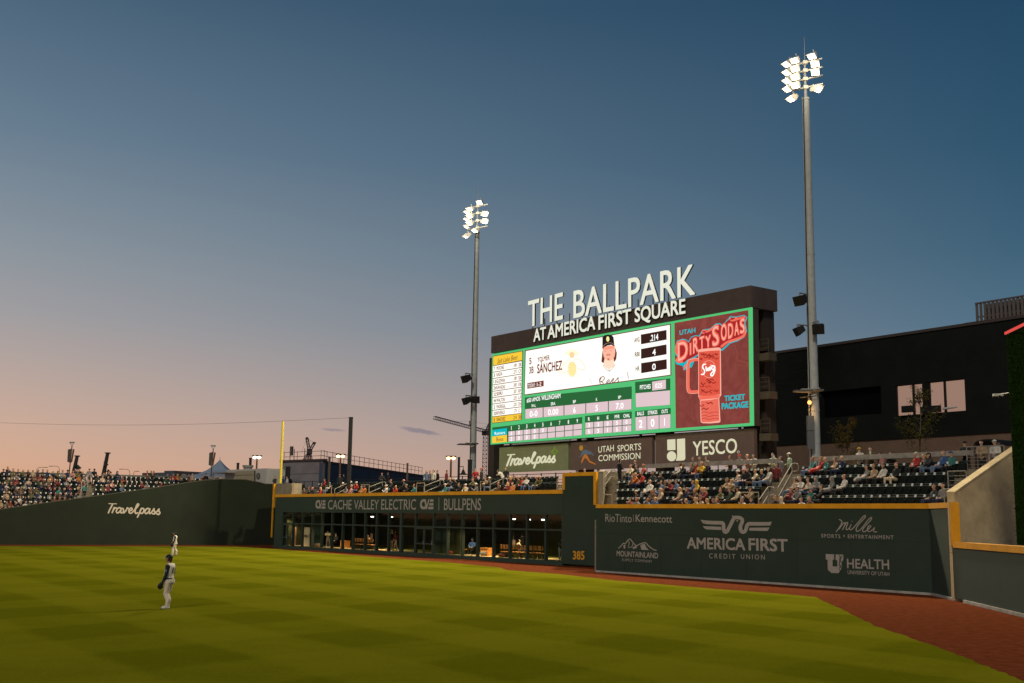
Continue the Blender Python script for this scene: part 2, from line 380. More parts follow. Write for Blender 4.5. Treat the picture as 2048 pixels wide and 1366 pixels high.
# ------------------------------------------------------------------ script lettering traced as pen strokes (unit box)
TRAVEL = [[(1246, 1070), (1328, 1070)], [(1288, 1073), (1262, 1125), (1241, 1176)], [(1306, 1110), (1296, 1140), (1284, 1172)], [(1289, 1158), (1305, 1128), (1322, 1116), (1338, 1122)],
          [(1385, 1124), (1366, 1112), (1344, 1124), (1331, 1150), (1338, 1169), (1357, 1168), (1376, 1146), (1388, 1118)], [(1388, 1118), (1379, 1150), (1386, 1171), (1402, 1164)],
          [(1402, 1118), (1412, 1140), (1414, 1170), (1432, 1152), (1446, 1130), (1452, 1112), (1464, 1118)], [(1474, 1148), (1500, 1138), (1509, 1122), (1494, 1113), (1475, 1132), (1472, 1158), (1486, 1172), (1508, 1164), (1532, 1138)],
          [(1532, 1138), (1566, 1098), (1580, 1074), (1568, 1066), (1552, 1096), (1542, 1146), (1550, 1172), (1574, 1164)], [(1612, 1114), (1594, 1160), (1570, 1216)], [(1598, 1140), (1618, 1116), (1638, 1118), (1640, 1146), (1622, 1170), (1596, 1164)],
          [(1706, 1124), (1688, 1112), (1666, 1124), (1653, 1150), (1660, 1169), (1678, 1168), (1697, 1146), (1709, 1118)], [(1709, 1118), (1700, 1150), (1706, 1170), (1722, 1164)],
          [(1718, 1166), (1742, 1136), (1756, 1112), (1754, 1134), (1768, 1154), (1756, 1174), (1738, 1168)], [(1770, 1168), (1796, 1136), (1812, 1116), (1808, 1138), (1822, 1158), (1808, 1178), (1786, 1172)]]
def script(art, strokes, box, TL, TR, BL, wd, m, layer=1):
    x0, y0, x1, y1 = box
    for st in strokes:
        pts = []
        for x, y in st:
            a, b = (x - x0) / (x1 - x0), (y - y0) / (y1 - y0)
            pts.append((TL[0] + (TR[0] - TL[0]) * a + (BL[0] - TL[0]) * b, TL[1] + (TR[1] - TL[1]) * a + (BL[1] - TL[1]) * b))
        art.stroke(pts, wd, m, layer)
TBOX = (1240, 1060, 1826, 1216)

# ------------------------------------------------------------------ left sloping wall
prof = [(-420, 1066), (-200, 1044), (0, 1018), (100, 1003.5), (200, 990), (290, 977.5), (380, 963.5), (410, 959.5), (445, 957.5), (490, 958.5), (520, 964), (530, 967), (610, 969)]
m = MB(); top = [LW.hit(x, y) for x, y in prof]
for (a, za), (b, zb) in zip(top[:-1], top[1:]):
    P = LW.P; m.hexa([P(a, 0, 0), P(b, 0, 0), P(b, 0, -.45), P(a, 0, -.45)], [P(a, za - .08, 0), P(b, zb - .08, 0), P(b, zb - .08, -.45), P(a, za - .08, -.45)], 0)
    m.hexa([P(a, za - .078, .03), P(b, zb - .078, .03), P(b, zb - .078, -.48), P(a, za - .078, -.48)], [P(a, za, .03), P(b, zb, .03), P(b, zb, -.48), P(a, za, -.48)], 1)
lw = m.build('sloping_wall', [PADD, mat('grey_coping', (0.07, 0.07, 0.045), 0.7)])
tag(lw, 'dark green side wall sloping up to the pole, with cream script lettering', 'wall')
art = Art(LW, 0.0, 0.03); script(art, TRAVEL, TBOX, (217, 1005.5), (321, 1008), (216, 1033.2), 3.0, PALEL); art.build('script_lettering', lw)

# ------------------------------------------------------------------ bullpen building
bp = empty('bullpen_building', WB.P(0, 0), 'long dark green bullpen building with windows under a lettered fascia', 'building')
ZT = 5.19; sB0 = WB.sx(549, 0, 1050); sB1 = WB.sx(1125, 0, 1050)
zhd = 3.47; ztr = 2.4; zsl = 0.28
m = MB(); m.fbox(WB, sB0, sB1, zhd, ZT - .27, -.5, 0)
fas = m.build('fascia', PADL, bp)
m = MB(); m.fbox(WB, sB0, sB1, ZT - .268, ZT, -.55, .05); m.build('yellow_cap', CAPY, bp)
xs = [563, 583.5, 602, 622, 641, 661.5, 683, 704, 728, 751, 775, 798, 829, 865, 893, 923, 953, 985, 1018, 1052, 1089.5, 1124]
ss = [WB.sx(x, 0, 1075) for x in xs]
m = MB()
m.fbox(WB, sB0, ss[0], 0, zhd - .003, -.5, 0); m.fbox(WB, ss[0], sB1, 0, zsl, -.5, .012)
m.build('sill_wall', PADL, bp)
for i, sv in enumerate(ss):
    w = .13 if i not in (11,) else .32
    m = MB(); m.fbox(WB, sv - (.0 if i == 11 else w / 2), sv + w if i == 11 else sv + w / 2, zsl + .003, zhd - .003, -.28, -.02); m.build('mullion', MULL, bp)
for i in range(len(ss) - 1):
    a, b = ss[i] + (.325 if i == 11 else .068), ss[i + 1] - (.002 if i == 10 else .068)
    m = MB(); m.fbox(WB, a, b, ztr - .06, ztr + .06, -.22, -.03); m.build('transom', MULL, bp)
    for z0, z1 in ((zsl + .006, ztr - .064), (ztr + .064, zhd - .006)):
        m = MB(); m.poly([WB.P(a, z0, -.12), WB.P(b, z0, -.12), WB.P(b, z1, -.12), WB.P(a, z1, -.12)]); m.build('window_pane', GLASS, bp)
for i in (0, 12):                         # framed double doors
    a, b = ss[i] + .07, ss[i + 1] - .07; c = (a + b) / 2
    for q0, q1 in ((a, c - .02), (c + .02, b)):
        m = MB(); z1 = ztr - .07
        m.fbox(WB, q0, q0 + .1, .05, z1, -.1, -.04); m.fbox(WB, q1 - .1, q1, .05, z1, -.1, -.04)
        m.fbox(WB, q0 + .102, q1 - .102, z1 - .12, z1, -.1, -.04); m.fbox(WB, q0 + .102, q1 - .102, .05, .3, -.1, -.04); m.fbox(WB, q0 + .102, q1 - .102, 1.0, 1.12, -.1, -.04)
        d = m.build('door', MULL, bp)
        m = MB(); m.tube(WB.P(q1 - .05, 1.0, -.03), WB.P(q1 - .05, 1.3, -.03), .018, m=0); m.build('handle', STEEL, d)
DEP = 7.5
m = MB(); m.poly([WB.P(sB0, .25, -.5), WB.P(sB1 + 3, .25, -.5), WB.P(sB1 + 3, .25, -DEP), WB.P(sB0, .25, -DEP)]); m.build('interior_floor', mat('bullpen_turf', (0.11, 0.12, 0.03), 0.9, 0.3, 2), bp)
m = MB(); m.fbox(WB, sB0, sB1 + 3, .252, .258, -3.4, -1.3); m.build('clay_strip', mat('bullpen_clay', (0.50, 0.34, 0.18), 0.9, 0.15, 2), bp)
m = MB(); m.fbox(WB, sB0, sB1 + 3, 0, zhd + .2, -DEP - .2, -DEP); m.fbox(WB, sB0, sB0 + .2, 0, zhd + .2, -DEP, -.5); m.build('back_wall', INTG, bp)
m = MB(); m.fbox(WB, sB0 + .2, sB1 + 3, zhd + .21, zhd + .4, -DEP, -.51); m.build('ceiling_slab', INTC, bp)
# green partition panels just inside, and the pale service doors
for x0, x1, mt in ((604, 621, INTG), (622, 640, PADL), (868, 892, PADL), (895, 921, INTG)):
    m = MB(); m.fbox(WB, WB.sx(x0, -1.6, 1075), WB.sx(x1, -1.6, 1075), .04, 3.4, -1.72, -1.6); m.build('partition', mt, bp)
for x0, x1, mt in ((605, 619, DOORC), (585, 592, mat('salmon_door', (0.36, 0.2, 0.13), 0.7))):
    m = MB(); m.fbox(WB, WB.sx(x0, -1.5, 1075), WB.sx(x1, -1.5, 1075), .1, 2.05, -1.56, -1.5); d = m.build('service_door', mt, bp)
    if x0 == 605:
        m = MB(); m.fbox(WB, WB.sx(609.5, -1.49, 1075), WB.sx(613, -1.49, 1075), 1.15, 1.3, -1.49, -1.47); m.build('notice_plate', BLACK, d)
art = Art(WB, 0.0, 0.012)
def cve(a, x, y, w, h):                  # interlocking three letter mark
    a.text('C', (x, y), (x + w * .45, y), h, GREYL, 1, 0.06)
    a.poly([(x + w * .36, y - h * .70), (x + w * .48, y - h * .72), (x + w * .55, y - h * .22), (x + w * .54, y), (x + w * .46, y)], GREYL, 2)
    a.poly([(x + w * .46, y), (x + w * .54, y), (x + w * .74, y - h), (x + w * .64, y - h)], GREYL, 3)
    for k in (0, .37, .74): a.poly([(x + w * (.77 - .13 * k / .74), y - h * (1 - k)), (x + w, y - h * (1 - k)), (x + w, y - h * (.74 - k)), (x + w * (.74 - .13 * k / .74), y - h * (.74 - k))], GREYL, 1)
N_ = lambda: Art(WB, 0.0, 0.012)
cve(art, 631, 1017.3, 20, 17); art.build('fascia_logo', bp); art = N_(); cve(art, 840, 1018.5, 27, 20); art.build('fascia_logo', bp); art = N_()
art.text('CACHE', (656, 1018.6), (703, 1018.8), 18.5, GREYL, bold=.006); art.text('VALLEY', (708, 1018.8), (757.5, 1019), 18.8, GREYL, bold=.006); art.text('ELECTRIC', (762.5, 1019), (832, 1019.4), 20, GREYL, bold=.006)
art.build('fascia_lettering', bp); art = N_()
art.poly([(877.6, 995), (878.5, 995), (878.5, 1021), (877.6, 1021)], GREYL); art.text('BULLPENS', (888, 1020), (962, 1020.3), 22.5, GREYL, bold=.008)
art.build('fascia_lettering', bp)
# ceiling lamps: some seen lit inside, others unseen, added behind the fascia to brighten benches
LAMPW = emi('lamp_glow_white', (255, 250, 235), 6)
for px, py in ((583, 1012), (668, 1012), (744.5, 1033.5), (783, 1034), (940, 1012), (975, 1012), (1028, 1038.3), (1058, 1039.2), (1086, 1039.5)):
    w_ = -1.2 if py < 1020 else -3.0; s_, z_ = WB.hit(px, py, w_); z_ = min(z_, 3.6)
    m = MB(); c = WB.P(s_, z_, w_); m.tube(c + Vector((0, 0, .05)), Vector((c.x, c.y, zhd + .2)), .02, m=1); m.box(c, (.24, .24, .08), 0); lo = m.build('ceiling_lamp', [LAMPW, BLACK], bp)
    li = bpy.data.lights.new('lamp_light', 'SPOT'); li.energy = 620; li.color = (1, .74, .40); li.shadow_soft_size = .15; li.spot_size = R(118); li.spot_blend = .6
    q = bpy.data.objects.new('lamp_light', li); COL.objects.link(q); q.location = c - Vector((0, 0, .25)) - WL[lo.name]; q.parent = lo
# number tower between the two walls
tb0 = WB.sx(1126, 0, 1050); tb1 = WB.sx(1192, 0, 1060); ZTW = 6.36
tw = empty('corner_tower', WB.P(tb0, 0), 'square dark green wall block edged in yellow and numbered 385', 'wall')
m = MB(); m.fbox(WB, tb0, tb1, .12, ZTW - .25, -.5, .015); m.fbox(WB, tb0, tb1 - .1, 2.36, 2.38, .016, .02); m.fbox(WB, tb0, tb1 - .1, 4.38, 4.40, .016, .02); m.build('wall_body', PAD, tw)
m = MB(); m.fbox(WB, tb0 - .04, tb1 + .04, ZTW - .248, ZTW, -.54, .06); m.fbox(WB, tb0 - .04, tb0 + .2, ZT, ZTW - .25, -.4, .06); m.fbox(WB, tb1 - .2, tb1 + .04, 4.15, ZTW - .25, -.4, .06); m.build('yellow_edging', CAPY, tw)
art = Art(WB, .015, .02); art.text('385', (1146, 1119), (1169.3, 1119.6), 17.2, LETY, bold=.03); art.build('distance_number', tw)
# foul pole with its mesh wing, standing on a concrete block
fp0 = WB.P(WB.sx(554.3, 0, 966), 6.28, -.35); s0 = WB.sx(553, -.2, 975)
m = MB(); m.fbox(WB, s0 - .05, WB.sx(585, -.2, 975), ZT + .004, 6.26, -1.2, -.12)
tag(m.build('concrete_plinth', CONC), 'pale concrete block behind the yellow pole at the end of the fascia', 'block')
fo = empty('foul_pole', fp0, 'tall yellow foul pole rising over the corner of the bullpen wall', 'pole')
ft = fp0 + Vector((0, 0, 6.15))
m = MB(); m.tube(fp0, ft, .13, .11, 10); m.build('pole_shaft', POLEY, fo)
m = MB(); m.fbox(WB, s0 + .28, s0 + .62, 6.9, 12.3, -.37, -.34); m.build('mesh_wing', mat('pale_yellow_mesh', (0.62, 0.52, 0.16), 0.6), fo)
m = MB(); m.fbox(WB, s0 - .16, s0 + .06, 3.9, 6.25, -.1, .06); m.fbox(WB, s0 - .3, s0 - .22, 1.0, 6.25, -.1, .04); m.build('wall_stripe', CAPY, fo)

# ------------------------------------------------------------------ tall outfield wall on the right
ZA = 4.1
ow = empty('outfield_wall', WA.P(0, 0), 'tall dark green padded outfield wall with pale sponsor lettering', 'wall')
sA1 = WA.len
m = MB(); m.fbox(WA, 0, sA1, .1, ZA - .24, -.5, 0)
Q = lambda s, z, w=0: WC.P(s, z, w)
m.fbox(WC, .01, WC.len, .1, ZA - .24, -.28, 0); m.build('padding', PAD, ow)
m = MB()
for zz in (2.33,): m.fbox(WA, 0, sA1, zz, zz + .014, 0.001, .006)
for sv in (2.6, 5.7, 8.9, 12.2, 15.6, 18.9): m.fbox(WA, sv, sv + .014, .1, 2.32, 0.001, .006)
m.build('padding_joint', mat('dark_joint', (0.018, 0.026, 0.02), 0.9), ow)  # thin lines in a darker green along the padding joints
m = MB()
k = [0, 2.1, 4.1, 6.5, 9.6, 12.4, 15.5, 18.6, sA1 - .03]
for a, b in zip(k[:-1], k[1:]): m.fbox(WA, a + .008, b - .008, ZA - .238, ZA, -.54, .045)
m.fbox(WC, .03, WC.len, ZA - .238, ZA, -.3, .045); m.fbox(WC, WC.len - .28, WC.len + .02, 2.28, ZA - .24, -.3, .045); m.build('yellow_cap', CAPY, ow)
m = MB(); m.fbox(WA, .05, sA1, 0.006, .11, -.1, .07); m.fbox(WC, .05, WC.len - .2, .006, .11, -.1, .07); m.build('kerb', KERB, ow)
art = Art(WA, 0.0, 0.008)
art.text('RioTinto', (1211, 1043.3), (1263.5, 1044.8), 15.6, GREYL, bold=.0); art.poly([(1266.6, 1029), (1267.4, 1029), (1267.4, 1043.5), (1266.6, 1043.5)], GREYL); art.text('Kennecott', (1271.5, 1043.5), (1344.5, 1045.5), 14.5, GREYL, bold=.008)
c = lambda x, y: (1180 + x / 4.655, 1000 + y / 4.655)
def P6(pts): return [c(*p) for p in pts]
art.stroke(P6([(1075, 207), (1150, 211), (1225, 213), (1243, 228), (1246, 270), (1256, 296), (1276, 294), (1300, 250), (1338, 176), (1358, 164), (1396, 166), (1418, 182), (1416, 210), (1404, 236), (1402, 272), (1418, 297), (1444, 292), (1456, 262), (1464, 236), (1486, 222), (1560, 222), (1660, 222)]), 7.2, GREYL)
art.poly(P6([(1030, 185), (1080, 190), (1080, 224), (1054, 218)]), GREYL, 1); art.poly(P6([(1655, 206), (1695, 202), (1680, 238), (1655, 239)]), GREYL, 1)
art.poly(P6([(1050, 243), (1222, 250), (1224, 279), (1086, 273), (1066, 262)]), GREYL, 1); art.poly(P6([(1486, 258), (1673, 256), (1654, 288), (1482, 285)]), GREYL, 1)
art.poly(P6([(1322, 144), (1362, 150), (1345, 190)]), GREYL, 3); art.poly(P6([(1362, 190), (1384, 188), (1376, 206)]), GREYL, 3)
art.text('AMERICA', (1374, 1097.2), (1491, 1101), 22.6, GREYL, bold=.028); art.text('FIRST', (1497.5, 1100.8), (1576, 1103.6), 24.5, GREYL, bold=.03)
art.text('CREDIT', (1418.5, 1116.2), (1471, 1118), 9.4, GREYL, bold=.004, space=1.45); art.text('UNION', (1482, 1117.6), (1530, 1119.4), 9.6, GREYL, bold=.004, space=1.45)
art.stroke(P6([(265, 450), (288, 430), (312, 403), (330, 406), (350, 378), (374, 364), (398, 392), (432, 424), (470, 408), (518, 398), (545, 426), (590, 460), (620, 468)]), 1.8, GREYL)
art.stroke(P6([(350, 378), (366, 400), (360, 440), (392, 434), (400, 405)]), 1.3, GREYL); art.poly(P6([(470, 420), (510, 405), (525, 440), (550, 466), (480, 463)]), GREYL, 2); art.poly(P6([(400, 440), (432, 424), (440, 445), (400, 458)]), GREYL, 2); art.poly(P6([(312, 425), (330, 412), (330, 450), (318, 455)]), GREYL, 2)
art.text('MOUNTAINLAND', (1233.5, 1112.2), (1316.5, 1117), 10.8, GREYL, bold=.02); art.text('SUPPLY COMPANY', (1244, 1122), (1304.5, 1125.6), 5.3, GREYL, bold=.0, space=1.2)
c = lambda x, y: (1560 + x / 4.197, 980 + y / 4.197)
for st in ([(497, 247), (520, 262), (508, 300), (472, 352)], [(496, 330), (530, 282), (548, 276), (534, 318), (526, 334)], [(530, 325), (558, 276), (570, 278), (556, 318), (562, 334), (584, 318), (598, 290)], [(598, 290), (584, 326), (604, 330), (650, 280), (700, 222), (718, 216), (706, 240), (652, 300), (640, 338), (656, 346), (690, 318), (740, 252), (768, 230), (762, 254), (710, 310), (694, 342), (712, 350), (750, 322), (764, 304), (748, 300), (734, 330), (748, 350), (782, 330), (796, 316), (786, 342), (800, 352), (814, 350)], [(604, 262), (608, 264)]):
    art.stroke(P6(st), 1.9, GREYL)
art.text('SPORTS', (1642.5, 1075), (1681, 1076.5), 7.3, GREYL, bold=.012, space=1.2); art.text('+', (1686.5, 1075.4), (1690.5, 1075.6), 7, GREYL, bold=.02); art.text('ENTERTAINMENT', (1696, 1076.3), (1787.5, 1078.6), 7.3, GREYL, bold=.012, space=1.2)
art.poly(P6([(385, 537), (455, 540), (455, 585), (442, 585), (442, 640), (482, 643), (482, 590), (468, 588), (468, 541), (533, 543), (532, 590), (524, 590), (520, 662), (494, 698), (432, 697), (402, 668), (400, 584), (385, 583)]), GREYL)
art.stroke(P6([(500, 548), (512, 580), (498, 620), (520, 660), (500, 692)]), 1.6, PAD, 2); art.stroke(P6([(530, 548), (500, 585), (524, 620), (500, 655), (516, 690)]), 1.2, PAD, 2)
for yy in (560, 572, 600, 635, 648, 672): art.stroke(P6([(500, yy), (518, yy + 2)]), .8, PAD, 2, False)
art.text('HEALTH', (1694.5, 1136.4), (1778.8, 1139.2), 19, GREYL, bold=.02); art.text('UNIVERSITY OF UTAH', (1695.5, 1148), (1779, 1152), 7.4, GREYL, bold=.006)
art.build('sponsor_lettering', ow)
# low fence on the far right, the green corner pad and the concrete wedge behind it
lf = empty('low_fence', WD.P(0, 0), 'low green fence with a yellow cap running along the red track', 'fence')
m = MB(); m.fbox(WD, .02, WD.len, .12, 2.2, -.35, 0); m.build('padding', mat('green_fence_padding', (0.024, 0.043, 0.031), 0.75, 0.08, 1.3, bump=.15), lf)
m = MB(); m.fbox(WD, .05, WD.len, 2.202, 2.44, -.4, .045); m.build('yellow_cap', CAPY, lf)
m = MB(); m.fbox(WD, 1.2, WD.len, .006, .13, -.1, .06); m.build('kerb', KERB, lf)
nA = -WA.n
w0 = WC.P(WC.len, 0, -.1)
WW = Frame(w0, w0 + nA * 6.5)
m = MB(); a0 = 0.05; L6 = 6.5
def wz(s): return 4.45 + .415 * s
P = WW.P
m.hexa([P(a0, 2.0, 0), P(L6, 2.0, 0), P(L6, 2.0, -.35), P(a0, 2.0, -.35)], [P(a0, wz(a0), 0), P(L6, wz(L6), 0), P(L6, wz(L6), -.35), P(a0, wz(a0), -.35)])
m.hexa([P(a0, 0, 0), P(L6, 0, 0), P(L6, 0, -.35), P(a0, 0, -.35)], [P(a0, 1.985, 0), P(L6, 1.985, 0), P(L6, 1.985, -.35), P(a0, 1.985, -.35)])
m.hexa([P(a0, wz(a0) + .003, .03), P(L6, wz(L6) + .003, .03), P(L6, wz(L6) + .003, -.38), P(a0, wz(a0) + .003, -.38)], [P(a0, wz(a0) + .08, .03), P(L6, wz(L6) + .08, .03), P(L6, wz(L6) + .08, -.38), P(a0, wz(a0) + .08, -.38)])
m.hexa([P(a0, 3.25, 0.001), P(L6, 3.25, 0.001), P(L6, 3.25, .004), P(a0, 3.25, .004)], [P(a0, 3.27, 0.001), P(L6, 3.27, 0.001), P(L6, 3.27, .004), P(a0, 3.27, .004)])
tag(m.build('concrete_side_wall', mat('warm_concrete', (.60, .46, .25), .9, .2, 1.4, bump=.3)), 'bare concrete side wall with a sloping top at the end of the seats', 'wall')
iv0 = at(2012, 670, 45); IV = Frame(iv0, iv0 + Vector((-.094, -1, 0)) * 14)
zi = at(2001, 669, 45).z
IVYM = mat('artificial_ivy', (0.009, 0.021, 0.004), 0.95, 0.3, 4, spec=0.0)
m = MB(); m.fbox(IV, 0, 14, 2.42, zi, -.6, 0)
iv = m.build('ivy_screen_wall', IVYM); tag(iv, 'tall dark screen wall covered in ivy with a red lit top edge', 'wall')
m = MB(); random.seed(3)
for _ in range(9000):
    s_, z_ = random.uniform(0, 9), random.uniform(2.45, zi - .02); c_ = IV.P(s_, z_, random.uniform(.0, .07)); q = random.uniform(.03, .06)
    a_ = IV.u * q + IV.n * random.uniform(-.04, .05); b_ = Vector((0, 0, -q)) + IV.n * random.uniform(.0, .05)
    m.poly([c_ - a_ * .5, c_ + b_ * .5, c_ + a_ * .5, c_ - b_ * .6], random.randint(0, 1))
m.build('ivy_leaves', [mat('ivy_leaf_dark', (0.009, 0.022, 0.004), 0.9, spec=.0), mat('ivy_leaf', (0.014, 0.031, 0.005), 0.9, spec=.0)], iv)
m = MB(); m.fbox(IV, -.02, 14, zi + .003, zi + .1, -.62, .05); m.build('red_edge_light', emi('red_edge', (232, 84, 78), .9), iv)
m = MB(); c_ = at(1996, 790, 46); m.box(c_, (.38, .2, .1), 0, Matrix.Rotation(R(-12), 3, 'Z')); m.tube(c_ + Vector((.1, 0, -.03)), c_ + Vector((.02, 0, -.12)), .05, m=1); m.tube(c_, IV.P(.1, c_.z - .0, -.1), .025, m=0)
cam_ = m.build('security_camera', [mat('white_housing', (.5, .5, .46), .5), BLACK]); tag(cam_, 'small pale security camera fixed to the edge of the ivy wall', 'camera')

# ------------------------------------------------------------------ scoreboard
BD = Frame(at(983, 890, 100), at(1504, 850, 76.5))
sb = empty('scoreboard', BD.P(0, 0), 'giant lit scoreboard with brown header and cream ballpark letters on top', 'scoreboard')
GRN = emi('led_green', (86, 196, 120), 1.0); DGR = emi('led_dark_green', (44, 104, 58), 1.0); PINK = emi('led_pale_cell', (226, 200, 205), 1.0); WHT = emi('led_white', (255, 251, 240), 1.15)
YEL = emi('led_yellow', (250, 205, 62), 1.0); TEAL = emi('led_teal', (14, 186, 196), 1.0); BRN = emi('led_brown_ink', (122, 62, 54), 1.0); LINE = emi('led_line', (104, 74, 66), 1.0); CORAL = emi('led_coral', (246, 112, 92), 1.0); DRED = emi('led_deep_red', (170, 40, 42), 1.0)
LCOR = emi('led_light_coral', (255, 178, 158), 1.0); MAR = led('led_maroon', (108, 46, 42), (150, 78, 70), 1.0); TINK = emi('led_text_white', (255, 255, 250), 1.2); CUPR = led('led_cup_red', (214, 72, 52), (236, 104, 84)); DBRN = emi('led_dark_brown', (58, 34, 30), 1.0)
SKIN_E = emi('led_skin', (255, 186, 160), 1.05); SKIN_S = emi('led_skin_deep', (252, 162, 136), 1.0); HAIR_E = emi('led_hair', (112, 58, 44), 1.0); CAP_E = emi('led_cap', (40, 34, 32), 1.0); ORL = emi('led_pale_orange', (250, 212, 160), 1.05); PYL = emi('led_pale_yellow', (252, 236, 160), 1.05)
art = Art(BD, 0.0, 0.02)
Wc = [(984.3, 708.3), (1503, 613), (1506, 851), (981, 889)]
art.slab(Wc, GRN, -.12, 0.0)
art.build('display_frame', sb)
art = Art(BD, 0.0, .02); art.slab(Wc, BROWN, -.7, -.125); art.build('display_housing', sb)
# thick brown header box
m = MB(); zT0, zB0 = BD.hit(985, 675)[1], BD.hit(984, 708)[1]; zT1, zB1 = BD.hit(1503, 569)[1], BD.hit(1503, 613)[1]; zT, zB = (zT0 + zT1) / 2, (zB0 + zB1) / 2
sL, sR = BD.sx(984.5, 0, 690), BD.sx(1504, 0, 600)
m.fbox(BD, sL, sR, zB + .006, zT, -2.6, .12); m.build('header_box', BROWN, sb)
art = Art(BD, .12, .02)
LET = emi('lit_letter_face', (232, 233, 214), 1.0); LSIDE = mat('letter_side', (.022, .02, .018), .6)
_q = Art(BD, -.25, .0); _q.text('THE', (1057, 655), (1127, 638.5), 52, LET, 0, .012, extrude=.07, side=LSIDE); _q.build('raised_lettering', sb); _q = Art(BD, -.25, .0); _q.text('BALLPARK', (1148, 637), (1391.5, 589), 54.5, LET, 0, .012, extrude=.07, side=LSIDE); _q.build('raised_lettering', sb)
for t, A, B, cp in (('AT', (1068, 684), (1093, 678.3), 25), ('AMERICA', (1096, 678.5), (1191.5, 659), 26.5), ('FIRST', (1198, 660), (1263.5, 646.5), 28.5), ('SQUARE', (1270.5, 645), (1372, 627), 28.5)): _q = Art(BD, .22, .0); _q.text(t, A, B, cp, LET, 0, .024, extrude=.06, side=LSIDE); _q.build('raised_lettering', sb)
m = MB()
for a in range(0, 11): m.tube(BD.P(BD.sx(1062, -.25, 640) + a * 1.62, zT, -.45), BD.P(BD.sx(1062, -.25, 640) + a * 1.62, zT + .8, -.45), .05)
m.build('letter_supports', DMET, sb)
ZB = BD.hit(1243, 870)[1]

def panel(name): return Art(BD, 0.0, 0.02)
A = panel('lineup')
A.poly([(986.7, 713.2), (1044.7, 702.7), (1044.7, 720.3), (986.7, 731)], YEL, 1); A.text('Salt Lake Bees', (995, 727.5), (1036, 718.5), 9.5, BRN, 2, .0, .35)
rows = [('7', 'MOORE', '.189', '2B'), ('3', 'RADA', '.271', 'CF'), ('13', 'GUZMAN', '.189', 'SS'), ('24', 'KAVADAS', '.300', '1B'), ('22', 'SIRI', '.307', 'RF'), ('44', 'WALTON', '.235', 'LF'), ('2', 'MADRIGAL', '.235', 'DH'), ('20', 'RIVERO', '.171', 'C'), ('5', 'SÁNCHEZ', '.214', '3B')]
for i, (n_, nm, av, po) in enumerate(rows):
    f0, f1 = i / 9, (i + 1) / 9
    l0, l1, r0, r1 = 732 + 114.5 * f0, 732 + 114.5 * f1, 722 + 118 * f0, 722 + 118 * f1
    last = i == 8
    A.poly([(986.2 - f0, l0 + .5), (1043.8 - f0, r0 + .5), (1043.8 - f1, r1 - .9), (986.2 - f1, l1 - .9)], YEL if last else WHT, 1)
    def yb(x): return (l1 - 2.9) + ((r1 - 2.9) - (l1 - 2.9)) * (x - 985.5) / 58
    ink = BRN; nw = {5: 18, 4: 14, 6: 20, 7: 21, 8: 22}.get(len(nm), 17)
    A.text(n_, (987.8, yb(988)), (988 + 2.6 * len(n_), yb(990)), 7.0, ink, 2, .02); A.text(nm, (993.8, yb(994)), (994 + nw * .82, yb(1008)), 7.2, ink, 2, .022); A.text(av, (1027, yb(1027)), (1034, yb(1034)), 7, ink, 2, .02); A.text(po, (1037.6, yb(1038)), (1037.8 + 2.6 * len(po), yb(1041)), 7, ink, 2, .02)
A.poly([(985.8, 712), (1046, 701), (1044, 840), (984.4, 847)], LINE, .4)
A.build('lineup_panel', sb)
A = panel('main')
A.poly([(1050, 700.6), (1342, 647.5), (1343, 751), (1048.8, 791)], LINE, .4)
A.poly([(1052, 702.3), (1340, 649.8), (1341, 749.4), (1050, 788.8)], WHT, 1)
A.text('5', (1059, 729.2), (1063.8, 728.2), 13, BRN, 2, .025); A.text('3B', (1059, 747.8), (1068, 746), 13.6, BRN, 2, .025); A.text('YOLMER', (1075.8, 724.4), (1100, 719.8), 9.6, BRN, 2, .022); A.text('SÁNCHEZ', (1075, 747.4), (1125, 739.8), 18.6, BRN, 2, .026)
A.poly([(1055.4, 766.2), (1088.2, 761), (1088.2, 772.6), (1055.4, 777.6)], BRN, 2); A.text('TODAY:', (1057, 775.6), (1071.6, 773.4), 7.4, TINK, 3); A.text('1-2', (1075, 772.8), (1083.8, 771.4), 7.2, TINK, 3, .01)
# pale winged insect drawing
def e(cx_, cy_, rx, ry, m_, wd, ly): A.stroke([(cx_ + rx * math.cos(t), cy_ + ry * math.sin(t)) for t in [2 * math.pi * i / 14 for i in range(15)]], wd, m_, ly)
for k in range(9): a_ = R(-160 + 17.5 * k); A.stroke([(1145 + 7 * math.cos(a_), 712 + 7 * math.sin(a_)), (1145 + 14.5 * math.cos(a_), 712 + 13 * math.sin(a_))], 2.2, PYL, 2, False)
A.ell((1145, 710), 5, 6, ORL, 3, 14); A.ell((1145, 738), 7.5, 15, PYL, 2, 18); e(1145, 722, 6, 8, ORL, .8, 3); e(1145, 739, 8, 15, ORL, .8, 3)
for yy in (735, 741, 747): A.stroke([(1138, yy), (1145, yy + 1.5), (1152, yy)], .8, ORL, 4)
A.stroke([(1152, 717), (1164, 722), (1171, 734), (1169, 739), (1158, 738), (1151, 728)], 1.0, ORL, 3); A.stroke([(1138, 720), (1127, 730), (1119, 744), (1126, 746), (1138, 741)], 1.0, ORL, 3)
A.stroke([(1152, 722), (1168, 731)], .6, ORL, 3); A.stroke([(1136, 726), (1125, 742)], .6, ORL, 3)
for sx_ in (-1, 1): A.stroke([(1145 + sx_ * 8, 740), (1145 + sx_ * 10, 750), (1145 + sx_ * 12, 756)], .8, PYL, 2)
